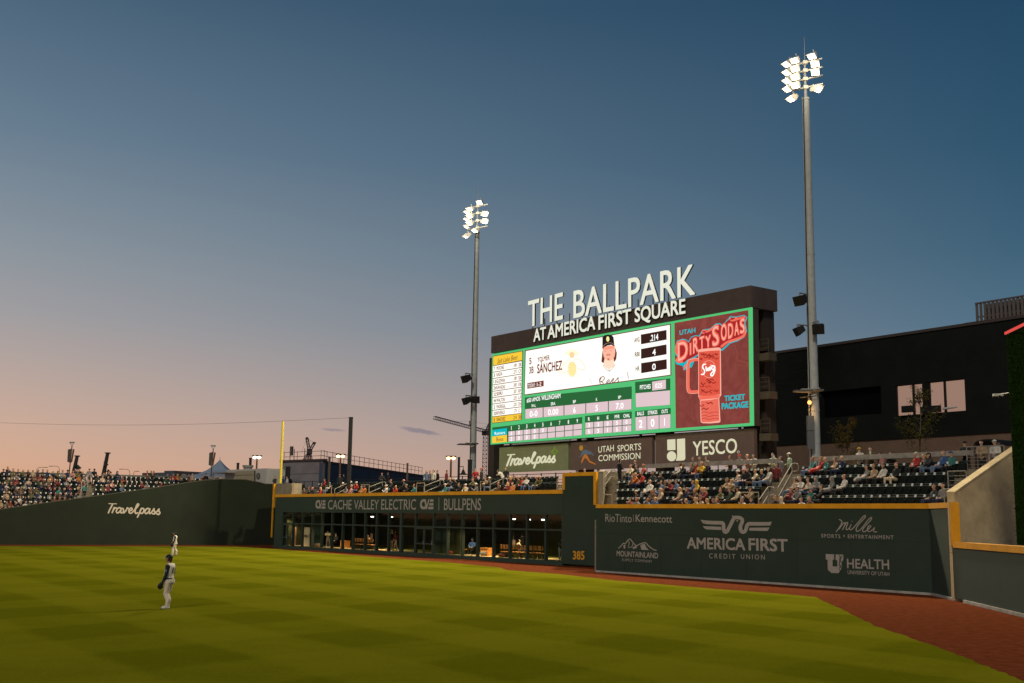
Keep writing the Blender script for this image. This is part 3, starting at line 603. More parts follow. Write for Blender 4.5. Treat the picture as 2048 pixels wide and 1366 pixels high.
# cap-wearing player portrait on the screen
c = lambda x, y: (1140 + x / 5.12, 640 + y / 5.12)
G = lambda pts: [c(*p) for p in pts]
A.poly(G([(340, 300), (470, 290), (484, 340), (478, 400), (462, 425), (340, 440), (325, 425), (330, 380)]), HAIR_E, 2)
A.poly(G([(343, 270), (463, 258), (470, 330), (462, 375), (440, 408), (405, 420), (375, 408), (352, 380), (343, 330)]), SKIN_E, 3)
A.poly(G([(360, 395), (450, 385), (458, 440), (470, 465), (400, 510), (345, 465)]), emi('led_neck', (255, 222, 196), 1.05), 2.5)
A.poly(G([(344, 288), (405, 262), (466, 268), (462, 296), (430, 298), (380, 308), (346, 312)]), SKIN_S, 4)
EYE = emi('led_eye', (128, 52, 44), 1.0); MUS = emi('led_moustache', (206, 110, 84), 1.0)
A.stroke(G([(368, 325), (380, 322)]), 1.1, EYE, 6, False); A.stroke(G([(422, 317), (436, 314)]), 1.1, EYE, 6, False); A.stroke(G([(402, 318), (398, 340), (410, 341)]), .6, SKIN_S, 5)
A.poly(G([(380, 356), (404, 348), (430, 350), (428, 358), (404, 356), (384, 364)]), MUS, 6); A.stroke(G([(388, 368), (408, 366), (422, 363)]), .8, EYE, 6); A.poly(G([(392, 396), (418, 394), (412, 412), (398, 413)]), MUS, 6)
A.poly(G([(342, 180), (362, 158), (400, 150), (436, 156), (456, 178), (466, 272), (436, 256), (395, 262), (362, 278), (341, 300)]), CAP_E, 5)
A.stroke(G([(344, 282), (368, 252), (405, 236), (440, 238), (464, 256)]), 1.2, emi('led_brim_edge', (150, 120, 100), 1), 6); A.ell(c(399, 196), 3.2, 5.4, PYL, 6, 12)
A.stroke(G([(345, 465), (380, 505), (405, 520), (435, 505), (468, 462)]), .7, LINE, 4); A.stroke(G([(405, 518), (412, 528), (420, 512)]), .8, BRN, 4)
A.stroke(G([(222, 585), (218, 620), (228, 655)]), .8, emi('led_shoulder', (190, 180, 215), 1), 3); A.stroke(G([(596, 535), (600, 575), (606, 600)]), 1.1, BRN, 3)
for st in ([(312, 630), (330, 590), (352, 580), (362, 600), (345, 625), (322, 632), (345, 640), (352, 652)], [(320, 655), (312, 620), (322, 590)], [(378, 650), (392, 625), (408, 612), (412, 628), (395, 640), (400, 650), (425, 640)], [(425, 640), (442, 612), (455, 600), (458, 614), (442, 628), (448, 642), (470, 632)], [(470, 632), (495, 600), (505, 592), (502, 615), (508, 630), (490, 640)]): A.stroke(G(st), 1.5, BRN, 5)
for t_, lab, q0, q1, q2, q3, num in ((0, 'AVG', (729, 150), (992, 102), (994, 202), (731, 250), '.214'), (1, 'RBI', (731, 297), (992, 250), (994, 352), (731, 398), '4'), (2, 'HR', (732, 442), (994, 402), (996, 502), (733, 546), '0')):
    A.poly(G([q0, q1, q2, q3]), DBRN, 2)
    cx_ = {0: (826, 910), 1: (850, 884), 2: (848, 884)}[t_]; yb_ = {0: (220, 204), 1: (366, 360), 2: (514, 508)}[t_]
    A.text(num, c(cx_[0], yb_[0]), c(cx_[1], yb_[1]), 12.4, TINK, 3, .02)
    lx = {0: (662, 716, 232, 222), 1: (668, 716, 378, 370), 2: (676, 716, 524, 518)}[t_]
    A.text(lab, c(lx[0], lx[2]), c(lx[1], lx[3]), 9, emi('led_label', (96, 74, 58), 1), 2, .024)
A.build('main_panel', sb)
def grid(A, TL, TR, BR, BL, us, vs, mt, gap=.012, vg=.05):
    lerp = lambda p, q, t: (p[0] + (q[0] - p[0]) * t, p[1] + (q[1] - p[1]) * t)
    def pt(u, v): return lerp(lerp(TL, TR, u), lerp(BL, BR, u), v)
    for u0, u1 in zip(us[:-1], us[1:]):
        for v0, v1 in zip(vs[:-1], vs[1:]): A.poly([pt(u0 + gap, v0 + vg), pt(u1 - gap * .3, v0 + vg), pt(u1 - gap * .3, v1 - vg * .2), pt(u0 + gap, v1 - vg * .2)], mt, 2)
    return pt
def norm(l): return [(x - l[0]) / (l[-1] - l[0]) for x in l]
def put(A, pt, t, u, v, w, cap, m_, bold=.012, layer=3):
    if t == '1': w *= .34
    a, b = pt(u, v), pt(u + .02, v); k = (b[1] - a[1]) / (b[0] - a[0]); A.text(t, (a[0] - w / 2, a[1] - k * w / 2), (a[0] + w / 2, a[1] + k * w / 2), cap, m_, layer, bold)
A = panel('pitcher')
Tl, Tr, Br, Bl = (1050, 795), (1264, 772.8), (1264, 818.7), (1050, 838); A.poly([Tl, Tr, Br, Bl], DGR, 1)
us = norm([455, 663, 900, 1148, 1405, 1672]); pt = grid(A, Tl, Tr, Br, Bl, us, [.53, 1], PINK, .006, .02)
A.text('#50 AMOS', (1054.5, 805.4), (1081.5, 801), 8.2, TINK, 3, .012); A.text('WILLINGHAM', (1084, 800.8), (1122, 796), 9.2, TINK, 3, .012)
for k, (h_, v_) in enumerate((('W-L', '0-0'), ('ERA', '0.00'), ('BP', '6'), ('K', '5'), ('IP', '7.0'))):
    u = (us[k] + us[k + 1]) / 2; put(A, pt, h_, u, .49, 2.9 * len(h_), 6, TINK); put(A, pt, v_, u, .93, 5.2 * len(v_) if len(v_) > 1 else 5, 11.5, TINK, .015)
A.build('pitcher_panel', sb)
A = panel('innings')
Tl, Tr, Br, Bl = (985, 855), (1165, 834), (1164.6, 870.4), (985, 886.3); A.poly([Tl, Tr, Br, Bl], DGR, 1)
ul = [985, 1016.5, 1031, 1046.8, 1062.2, 1078.6, 1095, 1111.4, 1129.3, 1146.5, 1164.8]; us = norm(ul); pt = grid(A, Tl, Tr, Br, Bl, us[1:], [.34, .66, 1], PINK, .006, .03)
A.poly([pt(0, .17), pt(us[1] - .01, .14), pt(us[1] - .01, .55), pt(0, .57)], TEAL, 2); A.poly([pt(0, .58), pt(us[1] - .01, .56), pt(us[1] - .01, 1), pt(0, 1)], YEL, 2)
put(A, pt, 'Rainiers', us[1] / 2, .49, 21, 5.5, TINK, 0, 3); put(A, pt, 'Bees', us[1] / 2, .92, 14, 8, BRN, 0, 3)
for k in range(9): put(A, pt, str(k + 1), (us[k + 1] + us[k + 2]) / 2, .29, 2.6, 7.4, TINK)
for k, v_ in enumerate('10200'): put(A, pt, v_, (us[k + 1] + us[k + 2]) / 2, .62, 3.4, 7.6, TINK)
for k, v_ in enumerate('2030'): put(A, pt, v_, (us[k + 1] + us[k + 2]) / 2, .955, 3.4, 7.6, TINK)
A.build('innings_panel', sb)
A = panel('totals')
Tl, Tr, Br, Bl = (1170.3, 832), (1264.2, 823), (1263.7, 862.5), (1170.3, 869.6); A.poly([Tl, Tr, Br, Bl], DGR, 1)
us = norm([1140, 1240, 1350, 1457, 1565, 1675]); pt = grid(A, Tl, Tr, Br, Bl, us, [.33, .66, 1], PINK, .012, .03)
for k, (h_, a_, b_) in enumerate((('R', '3', '5'), ('H', '3', '3'), ('E', '0', '1'), ('MVR', '5', '5'), ('CHAL', '0', '1'))):
    u = (us[k] + us[k + 1]) / 2; put(A, pt, h_, u, .28, 3.4 * max(1, len(h_) * .95), 7, TINK, .015); put(A, pt, a_, u, .61, 3.8, 7.6, TINK); put(A, pt, b_, u, .95, 3.8, 7.6, TINK)
A.build('totals_panel', sb)
A = panel('pitches')
Tl, Tr, Br, Bl = (1270.5, 764), (1341, 756.8), (1341, 810), (1271.8, 814.8); A.poly([Tl, Tr, Br, Bl], DGR, 1)
pt = grid(A, Tl, Tr, Br, Bl, [0, 1], [.43, 1], PINK, .012, .02); A.poly([pt(.49, .06), pt(.88, .03), pt(.88, .38), pt(.49, .4)], PINK, 2)
A.text('PITCHES', (1281, 779.4), (1302.5, 777), 8.6, TINK, 3, .015); A.text('025', (1311.5, 776.4), (1325.5, 775), 9, TINK, 3, .01); A.build('pitch_count_panel', sb)
A = panel('count')
Tl, Tr, Br, Bl = (1270.5, 822.6), (1342, 815.8), (1342, 855.8), (1270.9, 861.7); A.poly([Tl, Tr, Br, Bl], DGR, 1)
us = norm([670, 790, 915, 1035]); pt = grid(A, Tl, Tr, Br, Bl, us, [.28, 1], PINK, .014, .03)
for k, (h_, v_, w_) in enumerate((('BALLS', '2', 13.5), ('STRIKES', '0', 19), ('OUTS', '1', 12.5))): u = (us[k] + us[k + 1]) / 2; put(A, pt, h_, u, .235, w_, 7.2, TINK, .012); put(A, pt, v_, u, .87, 7.2 if v_ != '1' else 4, 15.5, TINK, .02)
A.build('count_panel', sb)
# drink advertisement screen
A = panel('ad')
A.poly([(1349.3, 646), (1497, 620.2), (1500, 846), (1352, 856.8)], MAR, 1)
g = lambda x, y: (1330 + x / 9.105, 610 + y / 9.105)
H = lambda pts: [g(*p) for p in pts]
A.poly(H([(190, 760), (230, 650), (330, 615), (400, 630), (430, 665), (480, 580), (560, 550), (625, 560), (690, 450), (830, 430), (930, 340), (1010, 330), (1055, 375), (1110, 300), (1160, 250), (1190, 205), (1290, 215), (1450, 180), (1510, 230), (1470, 320), (1500, 480), (1450, 590), (1330, 660), (1200, 700), (1060, 830), (640, 900), (560, 960), (500, 1130), (350, 1190), (330, 1110), (210, 1080), (190, 1000), (250, 970), (190, 900)]), TEAL, 2)
A.poly(H([(205, 770), (240, 665), (330, 632), (395, 645), (440, 685), (490, 595), (560, 565), (640, 575), (700, 470), (840, 445), (940, 360), (1005, 348), (1050, 395), (1120, 312), (1172, 268), (1200, 225), (1290, 232), (1450, 196), (1492, 232), (1455, 320), (1484, 480), (1436, 578), (1320, 642), (1190, 684), (1050, 800), (630, 885), (540, 945), (420, 1000), (360, 1050), (230, 1050), (205, 1000), (300, 960), (205, 890)]), DRED, 3)
for t_, x0, y0, x1, y1, cp in (('D', 240, 1040, 440, 985, 40), ('I', 462, 922, 500, 912, 25), ('R', 522, 900, 630, 850, 32), ('T', 640, 830, 740, 800, 27), ('Y', 745, 800, 860, 760, 25), ('S', 870, 770, 1010, 730, 42), ('O', 1030, 670, 1150, 640, 35), ('D', 1160, 630, 1265, 600, 32), ('A', 1275, 570, 1370, 550, 28), ('S', 1375, 540, 1480, 500, 30)):
    A.text(t_, g(x0, y0), g(x1, y1), cp, CORAL, 4, .05); A.text(t_, g(x0 + 14, y0 - 14), g(x1 - 14, y1 - 14), cp * .9, LCOR, 5, -.012)
A.stroke(H([(1040, 760), (1150, 680), (1330, 620), (1450, 560), (1470, 480)]), 5, CORAL, 4); A.stroke(H([(250, 900), (215, 840), (250, 690), (350, 650)]), 4, CORAL, 4); A.stroke(H([(220, 1000), (260, 1040), (330, 1030)]), 4, CORAL, 4)
A.stroke(H([(350, 1170), (400, 1090), (450, 1060)]), 3, CORAL, 4); A.stroke(H([(760, 490), (820, 470), (880, 430)]), 4, CORAL, 4); A.stroke(H([(1240, 290), (1300, 270), (1400, 240), (1460, 225)]), 4, CORAL, 4)
for x_, y_ in ((700, 470), (735, 465), (690, 510), (720, 512), (1200, 250), (1215, 285), (1300, 240), (1330, 245), (225, 985), (240, 1010)): A.ell(g(x_, y_), 1.8, 1.8, CORAL, 4, 8)
A.text('UTAH', (1360.5, 670.5), (1392.5, 665), 9.4, TEAL, 4, .03)
d = lambda x, y: (1140 + x / 5.12, 640 + y / 5.12)
K = lambda pts: [d(*p) for p in pts]
A.stroke(K([(1325, 405), (1262, 412), (1226, 440), (1220, 520), (1220, 680), (1232, 725), (1266, 738), (1335, 732)]), 6.4, CORAL, 5); A.stroke(K([(1325, 395), (1250, 405), (1212, 445), (1208, 690), (1225, 745), (1270, 755), (1335, 748)]), 1.0, LCOR, 6)
A.poly(K([(1325, 310), (1345, 300), (1440, 290), (1535, 282), (1556, 292), (1562, 770), (1540, 800), (1553, 1040), (1540, 1052), (1450, 1060), (1370, 1058), (1350, 1045), (1342, 820), (1326, 785)]), LCOR, 6)
A.poly(K([(1334, 330), (1440, 318), (1549, 312), (1552, 762), (1440, 778), (1334, 778)]), CUPR, 7); A.poly(K([(1350, 828), (1440, 822), (1534, 805), (1544, 1032), (1450, 1046), (1362, 1046)]), led('led_cup_base', (240, 120, 100), (232, 96, 78)), 7); A.poly(K([(1334, 782), (1552, 766), (1538, 800), (1345, 818)]), CORAL, 7)
SW = emi('led_swirl', (150, 36, 30), 1)
random.seed(11)
for k in range(26):
    x_, y_ = random.uniform(1360, 1515), random.choice((random.uniform(340, 405), random.uniform(610, 750), random.uniform(610, 750), random.uniform(840, 920))); dx_ = random.choice((-1, 1))
    if k % 2: r_ = random.uniform(16, 30); P_ = [(x_ + dx_ * r_ * (1 - t * .2) * math.cos(t), y_ + r_ * .7 * (1 - t * .2) * math.sin(t)) for t in (0, .8, 1.6, 2.4, 3.2, 4.0)]
    else: ln = random.uniform(45, 85); P_ = [(x_ - ln * .5, y_ + 7 * dx_), (x_ - ln * .2, y_ - 9 * dx_), (x_ + ln * .15, y_ + 6 * dx_), (x_ + ln * .5, y_ - 10 * dx_)]
    A.stroke(K([(min(1540, max(1345, x)), y) for x, y in P_]), random.uniform(1.0, 2.0), SW, 8)
for yy in (950, 985, 1015): A.stroke(K([(1365, yy), (1400, yy - 8), (1440, yy + 6), (1490, yy - 6), (1540, yy - 2)]), .9, DRED, 8)
A.stroke(K([(1440 + 72 * math.cos(t), 505 + 86 * math.sin(t)) for t in [R(200 + 20 * i) for i in range(19)]]), .9, LCOR, 9)
for st in ([(1410, 455), (1385, 462), (1380, 490), (1398, 520), (1392, 555), (1366, 560)], [(1412, 480), (1420, 525), (1436, 492), (1442, 522), (1456, 480)], [(1462, 488), (1460, 518)], [(1500, 478), (1480, 470), (1472, 500), (1490, 512), (1502, 480), (1496, 540), (1478, 575), (1462, 562), (1480, 535), (1508, 515)], [(1464, 466), (1466, 468)]): A.stroke(K(st), 2.4, TINK, 10)
A.text('TICKET', (1450.5, 802.8), (1491.8, 799.2), 11.2, TEAL, 4, .045); A.text('PACKAGE', (1445, 819), (1498.5, 815), 12.4, TEAL, 4, .045); A.build('drink_advert_panel', sb)

# steel behind and under the board
m = MB(); sz = ZB
for px in (1530, 1180, 1000, 1340):
    s_ = BD.sx(px, -2, 800) - (0 if px > 1500 else .6); m.fbox(BD, s_ - .55, s_ + .35, .0, zB, -2.7, -1.6)
for z_ in (zB - 2.9, zB - 5.6, zB - 8.4): m.fbox(BD, sL + .4, sR + .35, z_, z_ + .35, -1.55, -.95)
m.build('support_frame', mat('bronze_steel', (.050, .038, .030), .65, .15, 1), sb)
BRL = mat('bronze_rail', (.10, .08, .055), .6)
for z_, d_ in ((zB - 3.6, 0), (zB - 6.2, 0), (zB - 9.0, 0)):
    m = MB(); m.fbox(BD, sR - .2, sR + .75, z_, z_ + .5, -1.5, -.7)
    for h_ in (.85, 1.15, 1.45): m.tube(BD.P(sR - .1, z_ + h_, -.75), BD.P(sR + .7, z_ + h_, -.75), .022, n=5)
    for a_ in (sR - .1, sR + .7): m.tube(BD.P(a_, z_ + .49, -.75), BD.P(a_, z_ + 1.45, -.75), .022, n=5)
    m.build('service_balcony', BRL, sb)

# three sponsor signs hanging below the board
def sign(quad, pm, label, w=-.35):
    ar = Art(BD, w, .015); z0 = max(ar.q(*quad[3])[1], ar.q(*quad[2])[1]) ; a0, a1 = ar.q(*quad[0])[0], ar.q(*quad[1])[0]
    zt = (ar.q(*quad[0])[1] + ar.q(*quad[1])[1]) / 2; zb = (ar.q(*quad[3])[1] + ar.q(*quad[2])[1]) / 2
    m = MB(); m.fbox(BD, a0, a1, zb, zt, w - .3, w); o = m.build('sponsor_sign', pm); tag(o, label, 'sign', 'sponsor signs under the scoreboard')
    m = MB()
    for f in (.15, .85): q = a0 + (a1 - a0) * f; m.fbox(BD, q - .08, q + .08, zt, ZB + .1, w - .25, w - .1)
    m.build('hanger', DMET, o); return o, ar
o, ar = sign([(998.8, 895.4), (1136.5, 886), (1136.5, 940.8), (998.8, 944.5)], SIGNG, 'sage green sign with cream script and a green diamond below the scoreboard')
script(ar, TRAVEL, TBOX, (1015, 908), (1112, 899.8), (1013.5, 940.4), 3.6, CREAM)
LIME = mat('lime_mark', (.28, .52, .06), .6)
cc = lambda x, y: (960 + x / 6.827, 820 + y / 6.827)
for pts in ([(1022, 480), (1036, 530), (1080, 565), (1040, 562), (1018, 525)], [(1080, 565), (1038, 600), (1022, 650), (1018, 605), (1042, 566)], [(1022, 650), (1008, 600), (965, 570), (1004, 568), (1024, 606)], [(965, 570), (1004, 532), (1022, 480), (1026, 528), (1002, 570)]): ar.poly([cc(*p) for p in pts], LIME, 1)
ar.build('sign_lettering', o)
o, ar = sign([(1141.3, 886), (1304.2, 873.3), (1304.2, 933), (1141.3, 941.5)], SIGNB, 'brown sign with cream capitals and a yellow headed figure in blue and orange')
ar.ell(cc(1383, 518), 4.0, 5.4, mat('sign_amber', (.75, .42, .06), .6), 1)
ar.poly([cc(*p) for p in [(1342, 645), (1370, 630), (1395, 560), (1440, 540), (1505, 562), (1548, 595), (1556, 632), (1520, 604), (1480, 612), (1440, 600), (1405, 620), (1372, 645)]], mat('sign_blue', (.16, .24, .36), .6), 1)
ar.poly([cc(*p) for p in [(1430, 605), (1455, 598), (1480, 640), (1500, 690), (1590, 735), (1585, 748), (1500, 720), (1455, 665), (1440, 655), (1410, 700), (1395, 730), (1383, 715), (1400, 650)]], mat('sign_orange', (.80, .30, .05), .6), 2)
ar.text('UTAH', (1197, 905.6), (1228, 902), 12.2, CREAM, bold=.004); ar.text('SPORTS', (1235.2, 903.6), (1282.4, 899.4), 12.6, CREAM, bold=.004); ar.text('COMMISSION', (1197, 922.6), (1281, 917.4), 12, CREAM, bold=.004); ar.build('sign_lettering', o)
o, ar = sign([(1310.5, 871), (1508, 856), (1508, 924.5), (1310, 932)], SIGNB, 'wide brown sign with big cream capitals beside a square and circle mark')
dd = lambda x, y: (1180 + x / 6.4, 860 + y / 6.4)
ar.poly([dd(*p) for p in [(990, 124), (1094, 116), (1097, 256), (992, 260)]], CREAM); ar.ell(dd(1046, 336), 9.4, 10, CREAM); ar.poly([dd(*p) for p in [(1114, 116), (1218, 108), (1222, 366), (1208, 386), (1180, 391), (1100, 393), (1118, 340)]], CREAM)
ar.text('YESCO', (1386, 911.6), (1474.6, 905.8), 28.2, CREAM, bold=.012); ar.stroke([(1477 + 2 * math.cos(t), 904 + 2.2 * math.sin(t)) for t in [R(30 * i) for i in range(13)]], .6, CREAM); ar.build('sign_lettering', o)
# pale fluorescent strip lights under the board
for (x0, y0, x1, y1) in ((1026, 889.5, 1142, 882.5), (1166, 880.5, 1174, 880)):
    m = MB(); a, z0 = BD.hit(x0, y0, -.2); b, z1 = BD.hit(x1, y1, -.2); z_ = (z0 + z1) / 2; m.fbox(BD, a, b, z_, z_ + .12, -.2, -.05); o = m.build('strip_housing', STEEL, sb)

# ------------------------------------------------------------------ floodlight poles
HOT = emi('floodlight_lens', (255, 240, 208), 14)
HOUS = mat('floodlight_housing', (.78, .74, .64), .5)
LOUD = mat('loudspeaker_grille', (.022, .021, .019), .8)
def rotz(a): return Matrix.Rotation(a, 3, 'Z')
def look(d):                              # matrix whose -Y axis looks along d
    d = Vector(d).normalized(); return d.to_track_quat('-Y', 'Z').to_matrix()
def floodpole(base, ztop, r0, r1, heads, arms, label, scale=1.0, aim=None, watts=SPOT_W):
    po = empty('floodlight_pole', base, label, 'floodlight', 'floodlight poles behind the outfield seats')
    m = MB(); zs = [0, .33, .66, 1.0]
    for a, b in zip(zs[:-1], zs[1:]):
        m.tube(base + Vector((0, 0, ztop * a)), base + Vector((0, 0, ztop * b)), r0 + (r1 - r0) * a, r0 + (r1 - r0) * b, 20)
        m.tube(base + Vector((0, 0, ztop * b - .15)), base + Vector((0, 0, ztop * b)), r0 + (r1 - r0) * b + .025, n=20)
    m.build('pole_shaft', mat('pole_galvanised', (.42, .44, .43), .6, .12, 3), po)
    m = MB(); m.pipe([base + Vector((-r0 * .7 - .05, -r0 * .8, 6)), base + Vector((-r0 * .66 - .05, -r0 * .72, ztop * .6)), base + Vector((-r1 * .7 - .04, -r1 * .8, ztop))], .035, 6); m.build('cable_conduit', DMET, po)
    m = MB(); m.tube(base + Vector((0, 0, ztop)), base + Vector((0, 0, ztop + 2.6)), .12, .06); m.tube(base + Vector((0, 0, ztop + 2.6)), base + Vector((0, 0, ztop + 4.4)), .03, .015, 6); m.build('finial_rod', STEEL, po)
    top = base + Vector((0, 0, ztop))
    for z_, hl, ax in arms:
        m = MB(); c_ = top + Vector((0, 0, z_)); m.tube(c_ - ax * hl, c_ + ax * hl, .05, n=8); m.box(c_, (.3, .3, .22)); m.build('crossarm', HOUS, po)
    for z_, off, fw, dr, tilt in heads:   # offset along the arm, forward, facing direction
        ax = arms[0][2]; f = Vector((dr[0], dr[1], 0)).normalized(); d_ = (f * math.cos(tilt) - Vector((0, 0, math.sin(tilt)))).normalized()
        c_ = top + Vector((0, 0, z_)) + ax * off + f * fw; B = look(d_) * scale
        m = MB()
        q = lambda x, y, z: c_ + B @ Vector((x, y, z))
        m.hexa([q(-.30, -.26, -.24), q(.30, -.26, -.24), q(.30, -.26, .24), q(-.30, -.26, .24)], [q(-.17, .26, -.13), q(.17, .26, -.13), q(.17, .26, .13), q(-.17, .26, .13)])
        m.hexa([q(-.33, -.80, .235), q(.33, -.80, .235), q(.33, -.80, .265), q(-.33, -.80, .265)], [q(-.33, -.24, .245), q(.33, -.24, .245), q(.33, -.24, .28), q(-.33, -.24, .28)])
        for sx_ in (-1, 1): m.hexa([q(sx_ * .33, -.26, -.24), q(sx_ * .30, -.26, -.24), q(sx_ * .30, -.26, .24), q(sx_ * .33, -.26, .24)], [q(sx_ * .33, -.42, -.22), q(sx_ * .30, -.42, -.22), q(sx_ * .30, -.72, .24), q(sx_ * .33, -.72, .24)])
        m.tube(q(0, .1, .1), q(0, .1, .45), .04)
        h_ = m.build('lamp_head', HOUS, po)
        m = MB(); m.poly([q(-.28, -.275, -.22), q(.28, -.275, -.22), q(.28, -.275, .22), q(-.28, -.275, .22)]); m.build('lens', HOT, h_)
    li = bpy.data.lights.new('floodlight_beam', 'SPOT'); li.energy = watts; li.color = (1.0, .86, .60); li.spot_size = R(156); li.spot_blend = .15; li.shadow_soft_size = 1.0
    q_ = bpy.data.objects.new('floodlight_beam', li); COL.objects.link(q_); lp = top + Vector(aim) * 1.5 + Vector((0, 0, 1.5)); q_.parent = po; q_.location = lp - base
    q_.rotation_euler = (-Vector(aim)).to_track_quat('Z', 'Y').to_euler()
    gl = bpy.data.lights.new('housing_fill', 'POINT'); gl.energy = 260; gl.color = (1, .88, .66); gl.shadow_soft_size = .5  # unseen point light added before the lamps to brighten housings and arms
    g_ = bpy.data.objects.new('housing_fill', gl); COL.objects.link(g_); g_.parent = po; g_.location = top + Vector((-.5, -2.4, 1.4)) - base
    return po
def loudspeaker(base, c_, d_, sz, arm_to, label):
    B = look(d_); q = lambda x, y, z: c_ + B @ Vector((x, y, z)) * sz
    o = empty('loudspeaker', c_, label, 'loudspeaker', 'loudspeakers clamped to the floodlight poles')
    m = MB(); m.hexa([q(-.5, -.4, -.42), q(.5, -.4, -.42), q(.5, -.4, .42), q(-.5, -.4, .42)], [q(-.32, .45, -.26), q(.32, .45, -.26), q(.32, .45, .34), q(-.32, .45, .34)]); m.build('cabinet', LOUD, o)
    m = MB(); m.hexa([q(-.46, -.405, -.38), q(.46, -.405, -.38), q(.46, -.405, .38), q(-.46, -.405, .38)], [q(-.46, -.43, -.38), q(.46, -.43, -.38), q(.46, -.43, .38), q(-.46, -.43, .38)]); m.build('front_grille', BLACK, o)
    m = MB(); t = q(0, .05, .62); m.tube(t, q(0, .05, .3), .05); m.tube(t, Vector((arm_to.x, arm_to.y, t.z + .05)), .055); m.build('bracket', STEEL, o)
    return o
# right pole
pr = at(1630.5, 915, 75); pr.z = 0
ztr_ = at(1611, 196, 75).z
ax = Vector((.80, -.60, 0)).normalized(); L_ = Vector((-.62, -.78, 0)); L2 = Vector((-.9, -.44, 0)); C2 = Vector((-.1, -.99, 0)); C3 = Vector((-.34, -.94, 0))
heads = []
for z_ in (.95, 1.55, 2.15, 2.75):
    k_ = (z_ - .95) / .6
    heads += [(z_, -.95, .1, L2, R(30)), (z_ - .05, -.38, .45, L_, R(30))]
    if z_ > 1.0: heads.append((z_ + .05, .78, .25, C3 if k_ < 3 else L_, R(30)))
heads.append((.15, -.55, .3, L2, R(38))); heads.append((.45, .42, .2, Vector((.5, -.6, 0)), R(8)))
arms = [(z_ + .3, 1.25, ax) for z_ in (.45, 1.05, 1.65, 2.25)]
p_right = floodpole(pr, ztr_, .40, .24, heads, arms, 'taller nearer floodlight pole to the right of the scoreboard with blazing lamps', .84, (-.92, -.39, -.14))
def on_pole(base, px, py, Y): return at(px, py, Y)
loudspeaker(pr, at(1602, 600, 74.2), (-.75, -.5, -.35), .78, at(1619, 600, 75), 'single loudspeaker highest on the pole right of the scoreboard')
loudspeaker(pr, at(1599, 661, 74.4), (-.95, -.1, -.5), .68, at(1621, 661, 75), 'lower loudspeaker on the left of the pole right of the scoreboard')
loudspeaker(pr, at(1637, 657, 74.2), (-.3, -.9, -.35), .78, at(1621, 657, 75), 'lower loudspeaker on the right of the pole right of the scoreboard')
def flatlamp(c0, tip, label, side):
    o = empty('street_floodlight', c0, label, 'lamp')
    m = MB(); d_ = (tip - c0); m.tube(c0, tip, .14, .05, 10); m.box(c0.lerp(tip, .5), (abs(d_.x) * .8, .5, .12)); m.build('lamp_body', mat('lamp_grey', (.10, .095, .085), .5), o)
    m = MB(); m.box(c0.lerp(tip, .35) + Vector((0, -.02, .12)), (abs(d_.x) * .4, .36, .05)); m.build('top_plate', mat('pale_plate', (.55, .55, .5), .5), o); return o
flatlamp(at(1624, 782, 74.6), at(1586, 783, 74.0), 'slim grey lamp on the left of the pole above the orange light', 0); flatlamp(at(1628, 781, 74.6), at(1648, 780, 74.2), 'short grey lamp on the right of the pole above the orange light', 0)
oc = at(1619, 805, 74.3); ol = empty('orange_lamp', oc, 'small glowing orange lamp on the right floodlight pole', 'lamp')
m = MB(); m.ball(oc, .13, 0, 12, 8); m.build('lamp_globe', emi('orange_glow', (255, 168, 84), 3.5), ol); m = MB(); m.tube(oc + Vector((0, 0, .12)), oc + Vector((0, 0, .3)), .1); m.tube(at(1600, 795, 74.4), at(1642, 791, 74.4), .03); m.tube(oc + Vector((.12, 0, -.25)), oc + Vector((.12, 0, .3)), .03); m.build('lamp_arm', DMET, ol)
li = bpy.data.lights.new('orange_lamp_light', 'POINT'); li.energy = 60; li.color = (1, .5, .15); li.shadow_soft_size = .14; q_ = bpy.data.objects.new('orange_lamp_light', li); COL.objects.link(q_); q_.parent = ol; q_.location = (-.2, -.25, 0)
a_, b_ = at(1617, 832, 74.4), at(1617, 898, 74.4)
o = empty('electrical_cabinet', b_, 'tall grey electrical box fixed to the right floodlight pole', 'electrical box')
m = MB(); zc = (a_.z + b_.z) / 2 + .12; m.box((a_.x + .1, 74.4, (zc + a_.z) / 2), (.42, .35, a_.z - zc)); m.build('upper_box', mat('cabinet_grey', (.13, .14, .15), .5), o); m = MB(); m.box((a_.x + .1, 74.4, (zc + b_.z) / 2 - .02), (.42, .35, zc - b_.z - .04)); m.build('lower_box', mat('cabinet_grey_low', (.12, .13, .14), .5), o)
# left pole
pl = at(946, 925, 107); pl.z = 0; ztl = at(956.2, 463, 107).z
heads = []
for z_ in (.75, 1.45, 2.15):
    heads += [(z_, -.85, .1, L2, R(30)), (z_ + .1, -.35, .45, L_, R(28))]
heads += [(2.75, .5, .3, C3, R(24)), (1.55, .5, .2, Vector((.6, -.75, 0)), R(4)), (.85, .5, .2, Vector((.6, -.75, 0)), R(4)), (.1, .25, .3, L_, R(34)), (-.25, -.7, .3, L2, R(36))]
arms = [(z_, 1.25, ax) for z_ in (.35, 1.05, 1.8, 2.5)]
p_left = floodpole(pl, ztl, .33, .2, heads, arms, 'more distant floodlight pole to the left of the scoreboard with blazing lamps', .82, (-.65, -.71, -.14), SPOT_W * .9)
loudspeaker(pl, at(933, 757, 106), (-.75, -.5, -.35), .82, at(949, 757, 107), 'single loudspeaker highest on the pole left of the scoreboard')
loudspeaker(pl, at(934, 801, 106), (-.8, -.4, -.35), .78, at(948, 801, 107), 'lower loudspeaker on the left of the pole left of the scoreboard')
loudspeaker(pl, at(952, 799, 106), (-.1, -.95, -.2), .78, at(948, 799, 107), 'lower loudspeaker facing forward on the pole left of the scoreboard')
